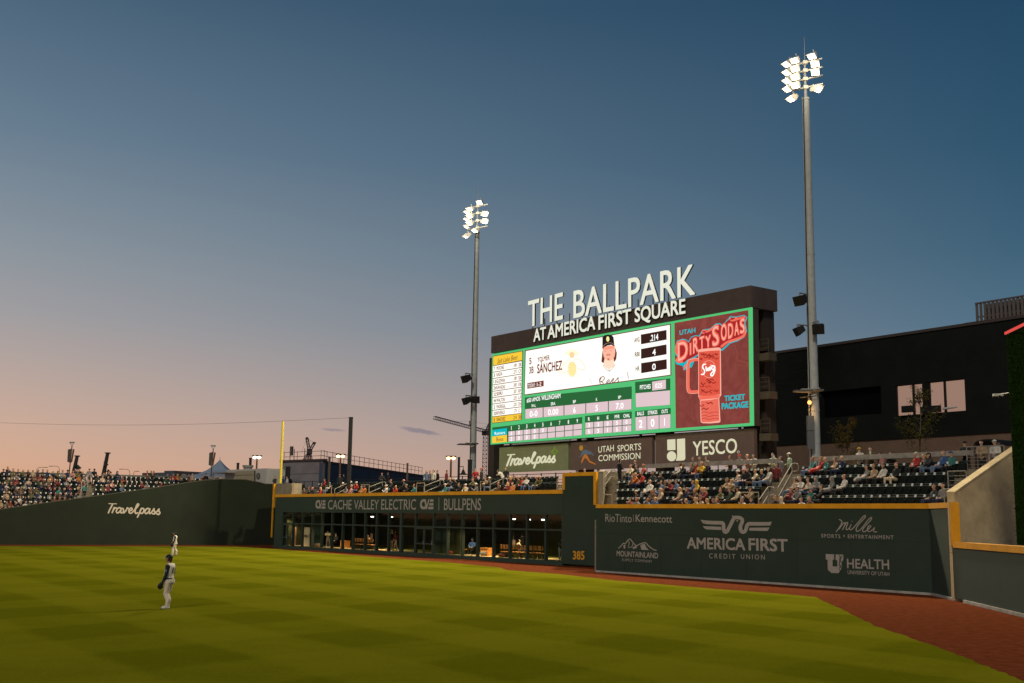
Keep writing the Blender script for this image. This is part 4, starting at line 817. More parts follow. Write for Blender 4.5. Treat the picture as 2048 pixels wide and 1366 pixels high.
flatlamp(at(950, 888, 106.4), at(914, 889, 105.6), 'slim grey lamp on the left of the pole beside the sage sign', 0); flatlamp(at(944, 888, 106.2), at(957, 887, 106), 'short grey lamp on the right of the pole beside the sage sign', 0)

# ------------------------------------------------------------------ concourse decks and stand concrete
ROWA = [(3.15 + .56 * k, 1.35 + .85 * k) for k in range(5)]     # floor height, distance of the seat backs behind the wall
DECKA = 5.85
m = MB(); ends = (1192, 1935)
for k, (z_, w_) in enumerate(ROWA):
    a, b = WA.sx(1200, -w_ + .4), 25.6
    m.fbox(WA, a, b, 0 if k else .0, z_, -(w_ + .27), -(w_ - .58) if k else -.52, 0)
st = m.build('stand_steps', STEP); tag(st, 'stepped concrete terrace of the stand behind the tall outfield wall', 'grandstand')
m = MB(); P = WA.P; wb_ = ROWA[-1][1] + .28
a, b = WA.sx(1130, -wb_), 25.6
m.hexa([P(a, DECKA - .3, -wb_), P(b, DECKA - .3, -wb_), P(b, DECKA - .3, -34), P(a - 14, DECKA - .3, -34)], [P(a, DECKA, -wb_), P(b, DECKA, -wb_), P(b, DECKA, -34), P(a - 14, DECKA, -34)])
m.fbox(WA, a, b, 0, DECKA - .31, -wb_ - .3, -wb_)
struct(m.build('right_concourse_floor', CONC))
ROWB = [(4.55 + .45 * k, 1.5 + .8 * k) for k in range(3)]; DECKB = 5.7
m = MB()
for k, (z_, w_) in enumerate(ROWB): m.fbox(WB, WB.sx(588, -w_), WB.sx(1127, -w_), z_ - .6, z_, -(w_ + .25), -(w_ - .55) if k else -.56)
tag(m.build('stand_steps', STEP), 'low stepped concrete terrace on the roof of the bullpen building', 'grandstand')
m = MB(); m.fbox(WB, WB.sx(560, -3.4), WB.sx(1127, -3.4), DECKB - .4, DECKB, -24, -3.38); struct(m.build('concourse_floor', CONC))
ROWL = [(2.4 + .475 * k, .95 + .85 * k) for k in range(9)]; 
m = MB()
for k, (z_, w_) in enumerate(ROWL): m.fbox(LW, LW.sx(-60, -w_), LW.sx(455, -w_), 0, z_, -(w_ + .27), -(w_ - .55) if k else -.5)
tag(m.build('stand_steps', STEP), 'large stepped concrete terrace behind the sloping wall far on the left', 'grandstand')
m = MB(); m.fbox(LW, LW.sx(-80, -9), LW.sx(620, -9), 5.6, 6.1, -30, -8.05); struct(m.build('left_concourse_floor', CONC))

# drink rails behind the top rows
def drinkrail(fr, px0, px1, w, z, hgt, label, mt=KERB):
    o = empty('drink_rail', fr.P(fr.sx(px0, -w), z - hgt, -w), label, 'counter', 'long counters behind the seats')
    m = MB(); a, b = fr.sx(px0, -w), fr.sx(px1, -w); m.fbox(fr, a, b, z - .26, z, -w - .35, -w); m.build('counter_top', mt, o)
    n_ = max(2, int((b - a) / 1.6)); m = MB()
    for i in range(n_ + 1): q = a + .1 + (b - a - .2) * i / n_; m.tube(fr.P(q, z - hgt, -w - .18), fr.P(q, z - .261, -w - .18), .03, n=6)
    m.build('support_posts', DMET, o); return o
wA = ROWA[-1][1] + .9
RAILM = mat('weathered_counter', (.30, .27, .235), .7, .25, 3)
drinkrail(WA, 1288, 1557, wA, 6.83, 1.0, 'pale counter behind the seats left of the middle stair', RAILM); drinkrail(WA, 1629, 1942, wA, 6.83, 1.0, 'pale counter behind the seats right of the middle stair', RAILM)
GREYR = mat('grey_counter', (.16, .15, .13), .7)
drinkrail(LW, 36, 172, 9.4, 7.32, 1.1, 'grey counter behind the far stand left of the stair rail', GREYR); drinkrail(LW, 201, 385, 9.4, 7.32, 1.1, 'grey counter behind the far stand right of the stair rail', GREYR)

# ------------------------------------------------------------------ stairs
def stair(fr, spans, label, rise_mid=True):
    m = MB()
    for a, b, z_, w_, zz in spans: m.fbox(fr, a, b, z_ + .002, zz, -w_ - .42, -w_)
    return tag(m.build('aisle_stair', CONC), label, 'stairs')
sp = []
for k in range(5):
    z_, w_ = ROWA[k]; x0, x1 = 1201 + k * 1.5, (1236, 1236, 1237, 1239, 1250)[k]
    sp += [(WA.sx(x0, -w_ + .2), WA.sx(x1, -w_ + .2), z_, w_ - .15, z_ + .28)]
stair(WA, sp, 'concrete stair at the left end of the stand beside the yellow edged block')
MID = [(1518, 1566), (1528, 1572), (1537, 1586), (1549, 1598), (1558, 1609)]
sp = [(WA.sx(MID[k][0], -ROWA[k][1] + .2), WA.sx(MID[k][1], -ROWA[k][1] + .2), ROWA[k][0], ROWA[k][1] - .15, ROWA[k][0] + .28) for k in range(5)]
stair(WA, sp, 'middle concrete stair between the two seat blocks')
sp = [(WA.sx((1893, 1912, 1916, 1928, 1948)[k], -ROWA[k][1] + .2), 25.6, ROWA[k][0], ROWA[k][1] - .15, ROWA[k][0] + .28) for k in range(5)]
stair(WA, sp, 'concrete stair at the right end beside the sloping side wall')
z0_, w0_ = ROWL[3]
sp = [(LW.sx(162, -ROWL[k][1]), LW.sx(182, -ROWL[k][1]), ROWL[k][0], ROWL[k][1] - .15, ROWL[k][0] + .24) for k in range(3, 9)]
stair(LW, sp, 'narrow concrete stair in the far stand')
# tan retaining wall and grey box by the left stair
pA, pB = WA.P(WA.sx(1206, -1.6), 0, -1.6), WA.P(WA.sx(1213, -5.2), 0, -5.2)
fr = Frame(pA, pB); m = MB(); m.hexa([pA + Vector((0, 0, 2.9)), pB + Vector((0, 0, 2.9)), pB + Vector((-.3, .1, 2.9)), pA + Vector((-.3, .1, 2.9))], [pA + Vector((0, 0, 6.2)), pB + Vector((0, 0, 6.5)), pB + Vector((-.3, .1, 6.5)), pA + Vector((-.3, .1, 6.2))])
tag(m.build('retaining_wall', CONC), 'tan retaining wall beside the left stair of the stand', 'wall')
m = MB(); wq = -7.0; m.fbox(WA, WA.sx(1205, wq), WA.sx(1262, wq), DECKA, WA.hit(1230, 943, wq)[1], wq - .25, wq); tag(m.build('parapet_wall', CONC), 'low tan parapet behind the top of the left stair', 'wall')

# ------------------------------------------------------------------ handrails
def loop_rail(pa, pb, pc, h, label, r=.028):
    """sloping stair rail: two parallel pipes joined by a rounded end, on two posts"""
    o = empty('stair_handrail', pa, label, 'handrail', 'looped stair handrails')
    up = Vector((0, 0, 1)); d = (pc - pb).normalized()
    a1, b1, c1 = pa + up * h, pb + up * h, pc + up * h; a2, b2 = pa + up * h * .45, pb + up * h * .52; c2 = pc + up * h * .52
    m = MB(); m.pipe([a1, b1, c1 - d * .12, c1 + d * .02 - up * .06, c1 + d * .06 - up * h * .24, c2 + d * .02 + up * .06, c2 - d * .12, b2, a2], r, 8); m.build('rail_pipe', RAIL, o)
    
    for p_, q_ in ((pb, b1), (pa, a1)): m = MB(); m.tube(p_, q_, r, n=8); m.build('rail_post', RAIL, o)
    return o
def seg(fr, px0, py0, w0, px1, py1, w1):
    a = fr.hit(px0, py0, -w0); b = fr.hit(px1, py1, -w1); return fr.P(a[0], a[1], -w0), fr.P(b[0], b[1], -w1)
H = 0.95
for (x0, y0, x1, y1, xe, lab) in ((669, 988, 694, 967, 706, 'looped handrail nearest the yellow pole above the bullpens'), (738, 984, 765, 964, 776, 'second looped handrail from the yellow pole above the bullpens'), (848, 983, 880, 960, 889, 'looped handrail left of the distant floodlight pole above the bullpens'), (980, 981, 1006, 957, 1020, 'looped handrail in front of the sage sign above the bullpens')):
    a, b = seg(WB, x0, y0, .7, x1, y1, 2.4); a.z -= .5; b.z -= H
    loop_rail(a, b, b + WB.u * .01 + (b - a).normalized() * 0 + Vector((WB.u.x, WB.u.y, 0)) * (.5), H, lab)
def gate_rail(fr, px0, px1, w, z0, z1, label, bars=1, mt=RAIL):
    o = empty('guard_rail', fr.P(fr.sx(px0, -w), z0, -w), label, 'railing', 'short guard rails')
    a, b = fr.sx(px0, -w), fr.sx(px1, -w); m = MB(); P = fr.P
    m.pipe([P(a, z0, -w), P(a, z1, -w), P(b, z1, -w), P(b, z0, -w)], .03, 8); m.build('rail_frame', mt, o)
    m = MB()
    for i in range(bars): z_ = z0 + (z1 - z0) * (i + 1) / (bars + 1); m.tube(P(a, z_, -w), P(b, z_, -w), .012, n=5)
    if bars: m.build('infill_bars', mt, o)
    return o
for x0, x1, lab in ((651, 663, 'short white guard rail beside the handrail nearest the yellow pole'), (722, 738, 'short white guard rail beside the second handrail from the yellow pole'), (833, 849, 'short white guard rail left of the distant floodlight pole'), (961, 980, 'short white guard rail in front of the sage sign'), (1114, 1126, 'short white guard rail against the yellow edged block')):
    gate_rail(WB, x0, x1, .62, 4.5, 5.95, lab, 0 if x0 < 1000 else 2)
for q, lab in (((1556, 975, 2.6, 1584, 927, 5.2), 'upper looped handrail on the middle stair'), ((1518, 1000, .9, 1536, 974, 2.2), 'lower looped handrail on the middle stair')):
    a, b = seg(WA, *q); a.z -= H; b.z -= H; loop_rail(a, b, b + (b - a).normalized() * .01 + WA.u * .4, H, lab)
a, b = seg(WA, 1209, 955, 3.2, 1222, 940, 4.6); a.z -= H; b.z -= H; loop_rail(a, b, b + WA.u * .5, H, 'looped handrail at the top of the left stair by the yellow edged block')
gate_rail(WA, 1481, 1517, .65, 3.2, 4.72, 'white guard rail at the foot of the middle stair', 0)
o = gate_rail(WA, 1202, 1224, .7, 3.2, 4.7, 'white guard rail at the foot of the left stair', 0)
o = empty('corner_guard', WA.P(WA.sx(1199, -.3), ZA, -.3), 'upright white pipes beside the yellow edge of the numbered block', 'railing')
m = MB()
for px in (1199, 1202.5, 1205): s_ = WA.sx(px, -.4); m.tube(WA.P(s_, 4.1, -.4), WA.P(s_ + .02, 6.0, -.4), .05 if px < 1200 else .03, n=8)
m.build('upright_pipes', RAIL, o)
STR = mat('grey_rail', (.22, .21, .19), .5)
gate_rail(WA, 1897, 1934, 2.6, 3.9, 5.65, 'grey barred railing at the right end of the seats', 7, STR)
gate_rail(WA, 1888, 1903, .7, 3.3, 4.75, 'small grey rail where the yellow cap ends', 0, STR)
gate_rail(WA, 1937, 1981, 5.2, 5.4, 6.95, 'grey barred railing at the top right of the stand', 8, STR); gate_rail(WA, 1982, 2012, 5.2, 5.5, 6.95, 'grey railing beside the ivy wall at the top of the stand', 2, STR)
a, b = seg(LW, 163, 972, 3.8, 181, 957, 8); a.z -= 1; b.z -= 1
o = empty('stair_handrail', a, 'silver handrail on the narrow stair of the far stand', 'handrail', 'looped stair handrails')
m = MB()
for f in (0, .33, .66, 1): p_ = a.lerp(b, f); m.tube(p_, p_ + Vector((0, 0, 1.6)), .045, n=6)
for h_ in (.8, 1.6): m.tube(a + Vector((0, 0, h_)), b + Vector((0, 0, h_)), .045, n=6)
m.build('rail_pipe', mat('silver_rail', (.34, .33, .31), .5), o)
o = empty('stair_handrail', LW.P(LW.sx(-5, -8), 6, -8), 'dark handrail at the left edge of the far stand', 'handrail', 'looped stair handrails')
m = MB(); a, b = seg(LW, -6, 966, 6, 8, 952, 8.8); m.tube(a, b, .05, n=6); m.tube(a - Vector((0, 0, .5)), b - Vector((0, 0, .5)), .05, n=6); a, b = seg(LW, -20, 950, 9.2, 9, 950, 9.2); m.tube(a, b, .05, n=6); m.build('rail_pipe', DMET, o)
# dark picket railing along the concourse above the bullpens
o = empty('concourse_railing', WB.P(WB.sx(612, -9), DECKB, -9), 'dark post railing along the concourse above the bullpens', 'railing')
m = MB(); a, b = WB.sx(575, -9), WB.sx(1140, -9)
for h_ in (.4, 1.15): m.fbox(WB, a, b, DECKB + h_, DECKB + h_ + .05, -9.04, -9)
m.build('rails', DMET, o); n_ = 26
for i in range(n_ + 1): q = a + (b - a) * i / n_; m = MB(); m.fbox(WB, q - .04, q + .04, DECKB, DECKB + 1.25, -9.1, -9.041); m.build('post', DMET, o)

# ------------------------------------------------------------------ buildings and things beyond
bl = at(1538, 890, 100); br = at(2008, 866, 81.5); NB = Frame(bl, br)
nb = empty('dark_building', NB.P(0, 0), 'long charcoal clad building with one pinkish row of windows behind the right seats', 'building')
zl = NB.hit(1540, 892)[1]; zr = NB.hit(2005, 866)[1]; zlo = (zl + zr) / 2; zt = (NB.hit(1540, 711)[1] + NB.hit(1998, 641)[1]) / 2
e1 = NB.len + 26
wx = [(NB.sx(1792, 0, 830), NB.sx(1930, 0, 790))]; wz0 = NB.hit(1795, 832)[1]; wz1 = NB.hit(1793, 770)[1]; wz0b = NB.hit(1930, 822)[1]; wz1b = NB.hit(1928, 758)[1]
wz0, wz1 = (wz0 + wz0b) / 2, (wz1 + wz1b) / 2; a, b = wx[0]
dz0, dz1 = NB.hit(1700, 832)[1], NB.hit(1700, 778)[1]; da, db = NB.sx(1640, 0, 800), NB.sx(1762, 0, 800)
m = MB(); D_ = -14
m.fbox(NB, -3, da, zlo, zt, -.6, 0); m.fbox(NB, b, e1, zlo, zt, -.6, 0); m.fbox(NB, db, a, zlo, zt, -.6, 0)
m.fbox(NB, a + .002, b - .002, zlo, wz0, -.6, 0); m.fbox(NB, a + .002, b - .002, wz1, zt, -.6, 0); m.fbox(NB, da + .002, db - .002, zlo, dz0, -.6, 0); m.fbox(NB, da + .002, db - .002, dz1, zt, -.6, 0)
m.fbox(NB, -3, e1, zlo, zt - .1, D_, D_ + .5); m.fbox(NB, -3, e1, zt - .3, zt - .01, D_, -.61)
m.build('cladding', DARKF, nb)
m = MB()
k_ = 0
for q in range(1, 9): z_ = zlo + (zt - zlo) * q / 9; m.fbox(NB, -3, da - .01, z_, z_ + .02, .001, .012); m.fbox(NB, b + .01, e1, z_, z_ + .02, .001, .012)
m.build('cladding_seam', BLACK, nb)
m = MB(); m.fbox(NB, -3.1, e1, zt + .003, zt + .22, -.8, .1); m.build('parapet_cap', mat('brown_cap', (.06, .045, .04), .6), nb)
m = MB(); m.fbox(NB, -2.6, e1, 0, zlo - .004, -.4, -.1); m.build('lower_wall', TAN, nb)
WIN = emi('warm_pane_glow', (158, 126, 110), .92)  # even warm glow put into the panes themselves; no lit room behind
MIR = bpy.data.materials.new('mirror_glass'); MIR.use_nodes = True; p_ = MIR.node_tree.nodes['Principled BSDF']; p_.inputs['Base Color'].default_value = (.62, .62, .62, 1); p_.inputs['Metallic'].default_value = 1.0; p_.inputs['Roughness'].default_value = .05
cuts = [0] + [(NB.sx(x, 0, 800) - a) / (b - a) for x in (1825, 1845, 1857, 1888)] + [1]
for i, (u0, u1) in enumerate(zip(cuts[:-1], cuts[1:])):
    q0, q1 = a + (b - a) * u0 + .07, a + (b - a) * u1 - .07
    if i == 2:
        m = MB(); m.fbox(NB, q0 - .06, q1 + .06, wz0, wz1, -.5, -.02); m.build('window_pier', DARKF, nb); continue
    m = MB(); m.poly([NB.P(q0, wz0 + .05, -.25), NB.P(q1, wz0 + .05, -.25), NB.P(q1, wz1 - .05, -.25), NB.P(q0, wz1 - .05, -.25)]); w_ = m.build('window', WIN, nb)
    m = MB(); m.fbox(NB, q0 - .068, q0 - .002, wz0, wz1, -.4, -.1); m.fbox(NB, q1 + .002, q1 + .068, wz0, wz1, -.4, -.1); m.build('window_frame', BLACK, w_)
m = MB(); m.poly([NB.P(da, dz0, -.55), NB.P(db, dz0, -.55), NB.P(db, dz1, -.55), NB.P(da, dz1, -.55)]); m.build('dark_window', mat('unlit_glass', (.004, .004, .005), .15), nb)
m = MB(); q = NB.sx(1758, 0, 800)
for z_ in (0, .5): pass
m.fbox(NB, q, q + .06, dz0 + .3, dz1 - .1, -.5, -.4); m.build('downpipe', STEEL, nb)
for i, (px, py, w_, lab) in enumerate(((1817, 818, 1.1, 'dark screen standing by the pinkish windows, leftmost of three'), (1851, 820, .8, 'dark screen behind the tall young tree by the pinkish windows'), (1870, 818, .9, 'dark screen under the pinkish windows with a bright tip on its right'))):
    c_ = NB.P(NB.sx(px, .25, py), NB.hit(px, py, .25)[1], .25); o = empty('display_screen', c_ - Vector((0, 0, .6)), lab, 'screen', 'dark screens in front of the lit windows')
    m = MB(); m.box(c_, (w_ * .95, .3, .5), 0, Matrix.Rotation(R(-50), 3, 'Z')); m.build('screen_panel', BLACK, o); m = MB(); m.tube(c_ - Vector((0, 0, .4)), c_ - Vector((0, 0, .75)), .06); m.box(c_ - Vector((0, 0, .78)), (.5, .3, .06)); m.build('screen_stand', BLACK, o)
    if i == 2:
        m = MB(); m.tube(c_ + Vector((.5, -.3, 0)), c_ + Vector((1.2, -1.2, .05)), .1, .06); m.build('pale_tip', mat('pale_tip', (.5, .5, .45), .5), o)
# roof plant screen on that building
f0 = at(1952, 640, 84); FR = Frame(f0, f0 + NB.u * 30)
z0, z1 = FR.hit(1953, 645)[1], FR.hit(1953, 607)[1]
o = empty('rooftop_screen', FR.P(0, z0, 0), 'slatted grey plant screen on the roof of the charcoal building', 'roof screen')
m = MB()
for i in range(60): m.fbox(FR, i * .33, i * .33 + .2, z0 + .05, z1 - .04, -.06, 0)
m.fbox(FR, 0, 20, z1 - .038, z1 + .06, -.12, .05); m.fbox(FR, 0, 20, z0 + .35, z0 + .45, -.12, -.061); m.build('slats', mat('plant_screen_slat', (.12, .10, .09), .6), o)
m = MB(); m.fbox(FR, -.8, 20, zt + .22, z0 + .04, -1.5, .3); m.build('upstand', mat('upstand', (.11, .08, .07), .7), o)
m = MB(); m.fbox(FR, .3, 20, z0 + .05, z1 - .04, -.7, -.6); m.build('backing_panel', mat('plant_backing', (.07, .085, .11), .7), o)
# dark arched canopy at the far right of the concourse
cc_ = at(1984, 900, 58); o = empty('arched_canopy', Vector((cc_.x, cc_.y, DECKA)), 'dark arched canopy over the concourse beside the ivy wall', 'canopy')
m = MB(); wd, n_ = .75, 12; B = WA
s_c = WA.sx(1984, -9.5)
pts = [(math.cos(math.pi * i / n_), math.sin(math.pi * i / n_)) for i in range(n_ + 1)]
z_s, h_ = WA.hit(1984, 892, -9.5)[1], .36; hw = (WA.sx(2013, -9.5) - WA.sx(1955, -9.5)) / 2
for (x0, y0), (x1, y1) in zip(pts[:-1], pts[1:]):
    f = lambda x, y, k, w: WA.P(s_c + x * hw * k, z_s + (h_ * abs(y) ** .6) * k + 0, w)
    m.hexa([f(x0, y0, 1, -9.3), f(x1, y1, 1, -9.3), f(x1, y1, .86, -9.3), f(x0, y0, .86, -9.3)], [f(x0, y0, 1, -11), f(x1, y1, 1, -11), f(x1, y1, .86, -11), f(x0, y0, .86, -11)])
m.build('canopy_roof', BLACK, o)
m = MB()
for sx_ in (-1, 1): m.tube(WA.P(s_c + sx_ * hw * .95, DECKA, -9.4), WA.P(s_c + sx_ * hw * .95, z_s, -9.4), .06)
m.build('canopy_posts', BLACK, o)

# concrete hall under construction with roof guard rails
h0, h1, h2 = at(562, 985, 178), at(643, 985, 172), at(846, 985, 226)
H1, H2 = Frame(h0, h1), Frame(h1, h2); zt_ = H1.hit(620, 922.5)[1]
hl = empty('hall_under_construction', h0 * 1.0, 'grey concrete hall with railed roof beyond the bullpens', 'building')
m = MB(); m.fbox(H1, 0, H1.len, -1, zt_, -.5, 0); m.build('end_wall', mat('raw_concrete', (.21, .19, .20), .9, .15, .4), hl)
m = MB(); m.fbox(H2, 0, H2.len, -1, zt_ - .3, -.5, 0); m.build('long_wall', mat('blue_grey_sheeting', (.055, .075, .11), .8, .1, .3), hl)
m = MB()
for z_ in (zt_ - 4.0, zt_ - 1.9): m.fbox(H1, 0, H1.len, z_, z_ + .05, .001, .02)
m.fbox(H1, .9, 2.0, zt_ - 3.2, zt_ - .7, .002, .05); m.fbox(H1, .9, 2.0, zt_ - 6.5, zt_ - 4.4, .002, .05); m.build('openings', DMET, hl)
m = MB(); m.fbox(H1, -.4, H1.len + .2, zt_ + .004, zt_ + .3, -.8, .2); m.fbox(H2, .2, H2.len, zt_ - .29, zt_ + .05, -.6, .15); m.build('roof_edge', mat('roof_edge', (.07, .05, .05), .8), hl)
m = MB()
for fr_, ln in ((H1, H1.len), (H2, H2.len)):
    n_ = int(ln / 2.4)
    for i in range(n_ + 1): m.tube(fr_.P(ln * i / n_, zt_, -.3), fr_.P(ln * i / n_, zt_ + 1.6, -.3), .05, n=4)
    for h_ in (.8, 1.5): m.tube(fr_.P(0, zt_ + h_, -.3), fr_.P(ln, zt_ + h_, -.3), .045, n=4)
for px in (578, 586, 607): s_ = H1.sx(px, -.3, 915); m.tube(H1.P(s_, zt_, -.5), H1.P(s_, zt_ + 2.0, -.5), .07, n=4)
s_ = H1.sx(581, -.3, 915); m.fbox(H1, s_ - .25, s_ + .25, zt_ + 1.0, zt_ + 2.4, -.6, -.3)
m.build('roof_railing', mat('roof_rail', (.12, .09, .085), .7), hl)
# two lattice booms of a derrick behind the hall
CR = mat('crane_steel', (.045, .03, .035), .7)
o = empty('derrick_crane', at(618, 925, 240), 'dark derrick with two crossing lattice booms above the concrete hall', 'crane')
Y = 240; q = lambda x, y: at(x, y, Y)
m = MB(); m.lattice(q(619, 903), q(614, 877), .5, .07, 5); m.lattice(q(619, 903), q(628, 887), .45, .07, 3); m.box(q(614, 876.5), (.5, .5, .4)); m.box(q(628.6, 886), (.6, .5, .4)); m.build('booms', CR, o)
m = MB(); m.box(q(619, 903), (1.0, .9, 1.1)); m.build('winch_head', CR, o)
m = MB()
for x in (604, 610, 618, 624): m.lattice(q(619 + (x - 616) * .15, 905), q(x, 925), .35, .05, 5)
m.build('legs', CR, o); m = MB(); m.tube(q(615, 877), q(628, 886), .035, n=4); m.tube(q(614, 877), q(603, 905), .02, n=4); m.build('cables', CR, o)
# tower crane
o = empty('tower_crane', at(969, 950, 310), 'slender tower crane behind the floodlight pole left of the scoreboard', 'crane')
Y = 310; m = MB(); m.lattice(at(967.5, 990, Y), at(971, 868, Y), 1.15, .085, 15); m.build('mast', CR, o)
m = MB(); m.lattice(at(973, 863, Y), at(869, 835.5, Y - 20), .75, .055, 22); m.build('jib', CR, o)
m = MB(); m.lattice(at(971, 866, Y), at(979, 848, Y), .6, .12, 5); m.lattice(at(971, 866, Y), at(1000, 872, Y + 4), .8, .1, 6); m.box(at(972, 866, Y), (2.2, 1.6, 1.2)); m.build('tower_head', CR, o)
m = MB(); pk = at(940, 842, Y - 7)
m.lattice(at(939.5, 853, Y - 7), pk, .35, .07, 3); m.tube(pk, at(900, 843, Y - 14), .03, n=4); m.tube(pk, at(978, 849, Y), .03, n=4); m.tube(at(976, 852, Y), at(955, 858, Y - 4), .03, n=4); m.tube(at(977, 870, Y), at(978, 945, Y), .03, n=4); m.build('tie_cables', CR, o)
# low blue-grey roofs, tent and trailer on the far left
m = MB(); a, b = at(284, 955, 260), at(392, 955, 250); f_ = Frame(a, b); m.fbox(f_, 0, f_.len, 0, f_.hit(300, 945.5)[1], -15, 0); m.fbox(f_, f_.sx(329, .01, 945), f_.sx(348, .01, 945), 0, f_.hit(338, 941.5)[1], -12, .1)
tag(m.build('low_warehouse', mat('blue_grey_roof', (.07, .085, .12), .8)), 'low blue grey warehouse on the horizon behind the far stand', 'building')
m = MB(); a, b = at(350, 955, 150), at(393, 953, 150); f_ = Frame(a, b); m.fbox(f_, 0, f_.len, 0, f_.hit(370, 945)[1], -8, 0); tag(m.build('dark_shed', mat('shed_brown', (.035, .026, .028), .8)), 'dark flat roofed shed left of the pointed tent', 'building')
m = MB(); a, b = at(532, 965, 170), at(566, 965, 170); f_ = Frame(a, b); m.fbox(f_, 0, f_.len, 0, f_.hit(550, 955)[1], -8, 0); tag(m.build('blue_shed', mat('shed_blue', (.03, .045, .07), .8)), 'small dark blue shed behind the yellow pole', 'building')
tcx = at(438, 955, 150); zpk = at(438, 919, 150).z; zev = at(438, 954, 150).z
o = empty('peaked_tent', Vector((tcx.x, tcx.y, 0)), 'blue grey tent with a pointed peak behind the white trailer', 'tent')
m = MB(); n_ = 8; pr_ = [(0, 1.0), (.10, .80), (.22, .60), (.40, .36), (.65, .15), (1, 0)]; HW = 3.2
rr = [[Vector((tcx.x + HW * 1.1 * r_ * math.copysign(min(1, abs(math.cos(t)) * 1.41), math.cos(t)), tcx.y + HW * r_ * math.copysign(min(1, abs(math.sin(t)) * 1.41), math.sin(t)), zev + (zpk - zev) * h_)) for t in [2 * math.pi * (i + .5) / 16 for i in range(16)]] for r_, h_ in pr_]
for A_, B_ in zip(rr[:-1], rr[1:]):
    for i in range(16):
        j = (i + 1) % 16; m.poly([A_[i], A_[j], B_[j], B_[i]])
for i in range(16): j = (i + 1) % 16; p_, q_ = rr[-1][i], rr[-1][j]; m.poly([p_, q_, q_ - Vector((0, 0, 1)), p_ - Vector((0, 0, 1))])
m.build('tent_roof', mat('tent_fabric', (.21, .27, .36), .8, .06, 1), o); m = MB(); m.tube(Vector((tcx.x, tcx.y, zpk - .1)), Vector((tcx.x, tcx.y, zpk + .35)), .03)
for i, j in ((-1, -1), (1, -1), (1, 1), (-1, 1)): m.tube(Vector((tcx.x + i * HW * 1.08, tcx.y + j * HW * .98, 5)), Vector((tcx.x + i * HW * 1.08, tcx.y + j * HW * .98, zev - .9)), .05)
m.build('tent_poles', STEEL, o)
a, b = at(482, 962, 132), at(535, 962, 128); f_ = Frame(a, b); o = empty('food_trailer', f_.P(0, 0), 'white catering trailer with a round side window and open flap above the wall', 'trailer')
zt_ = f_.hit(520, 937)[1]; zb_ = 6.0
m = MB(); m.fbox(f_, -3.6, f_.len - .25, zb_, zt_ - .15, -2.4, 0); m.fbox(f_, -3.6, f_.len - .4, zt_ - .149, zt_, -2.3, -.1); m.build('trailer_body', mat('trailer_white', (.42, .40, .37), .6, .06, 2), o)
m = MB(); cx_ = f_.hit(517, 952.5, .02)
def ringpts(r_, w_): return [f_.P(cx_[0] + r_ * math.cos(2 * math.pi * i / 20), cx_[1] + r_ * math.sin(2 * math.pi * i / 20), w_) for i in range(20)]
m.hexa(ringpts(.36, .005), ringpts(.36, .06), 0); m.build('round_window', mat('window_rim', (.05, .05, .045), .5), o); m = MB(); m.hexa(ringpts(.21, .061), ringpts(.21, .07), 0); m.build('window_disc', mat('window_grey', (.16, .16, .15), .4), o)
m = MB(); s0_, s1_ = f_.sx(467, .3, 950), f_.sx(506, .3, 950); zf0, zf1 = f_.hit(490, 960)[1], f_.hit(490, 942)[1]
m.fbox(f_, s0_, s1_, zf0 - .3, zf0 + (zf1 - zf0) * .5, .05, .1); m.fbox(f_, s0_, s1_, zf0 + (zf1 - zf0) * .56, zf1, .05, .11); m.build('service_flap', mat('flap_tan', (.30, .26, .17), .7), o)
m = MB(); sA_ = f_.sx(438, .3, 950); m.fbox(f_, sA_, s0_, zt_ - .45, zt_ - .3, -.3, 1.2); m.build('awning', mat('awning_grey', (.22, .2, .2), .7), o)
m = MB(); m.tube(f_.P(sA_ + .05, 6, 1.1), f_.P(sA_ + .05, zt_ - .46, 1.1), .05); m.tube(f_.P(s1_ + .1, zb_, .1), f_.P(s1_ + .35, zf1, .3), .06); m.build('awning_posts', DMET, o)
m = MB(); cv = f_.P(f_.sx(496, -1, 932), zt_, -1); m.tube(cv, cv + Vector((0, 0, .25)), .5, .5, 14); m.tube(cv + Vector((0, 0, .26)), cv + Vector((0, 0, .5)), .62, .62, 14); m.build('roof_vent', mat('vent_grey', (.22, .21, .19), .6), o)
for x, y0, y1, lab in ((476, 937, 927, 'short dark pipe standing behind the left half of the white trailer'), (501, 935, 917, 'tall dark pipe standing behind the roof vent of the trailer')):
    m = MB(); p_ = at(x, y0, 137); m.tube(Vector((p_.x, p_.y, 6)), at(x, y1, 137), .16, n=8); m.tube(at(x, y1 + .5, 137), at(x, y1, 137) + Vector((0, 0, .08)), .19, n=8); tag(m.build('flue_pipe', DMET), lab, 'pipe', 'dark pipes behind the trailer')

# ------------------------------------------------------------------ lamp posts, posts and cable
def twinlamp(px, pyt, pyb, Y, k, label, col=(255, 205, 130), hx=9, one=False):
    b = at(px, pyb, Y); t = at(px, pyt + 5, Y); b = Vector((t.x, t.y, 3)); o = empty('twin_street_lamp', b, label, 'street lamp', 'twin headed street lamps beyond the park')
    m = MB(); m.tube(b, t, .16, .13, 8); m.build('post', mat('warm_post', (.20, .11, .06), .7), o); d_ = (at(px + hx, pyt, Y) - at(px, pyt, Y)).x
    for sx_ in (-1, 1):
        c_ = t + Vector((sx_ * d_, 0, .35)); m = MB(); m.tube(t, c_ - Vector((0, 0, .1)), .05, n=6); m.box(c_ + Vector((0, 0, .14)), (.75, .5, .16)); h_ = m.build('lamp_head', mat('lamp_housing', (.08, .06, .05), .6), o)
        m = MB(); m.ball(c_ - Vector((0, .1, .12)), (.26, .2, .2)); m.build('bulb', emi('sodium_glow', col, 8), h_)
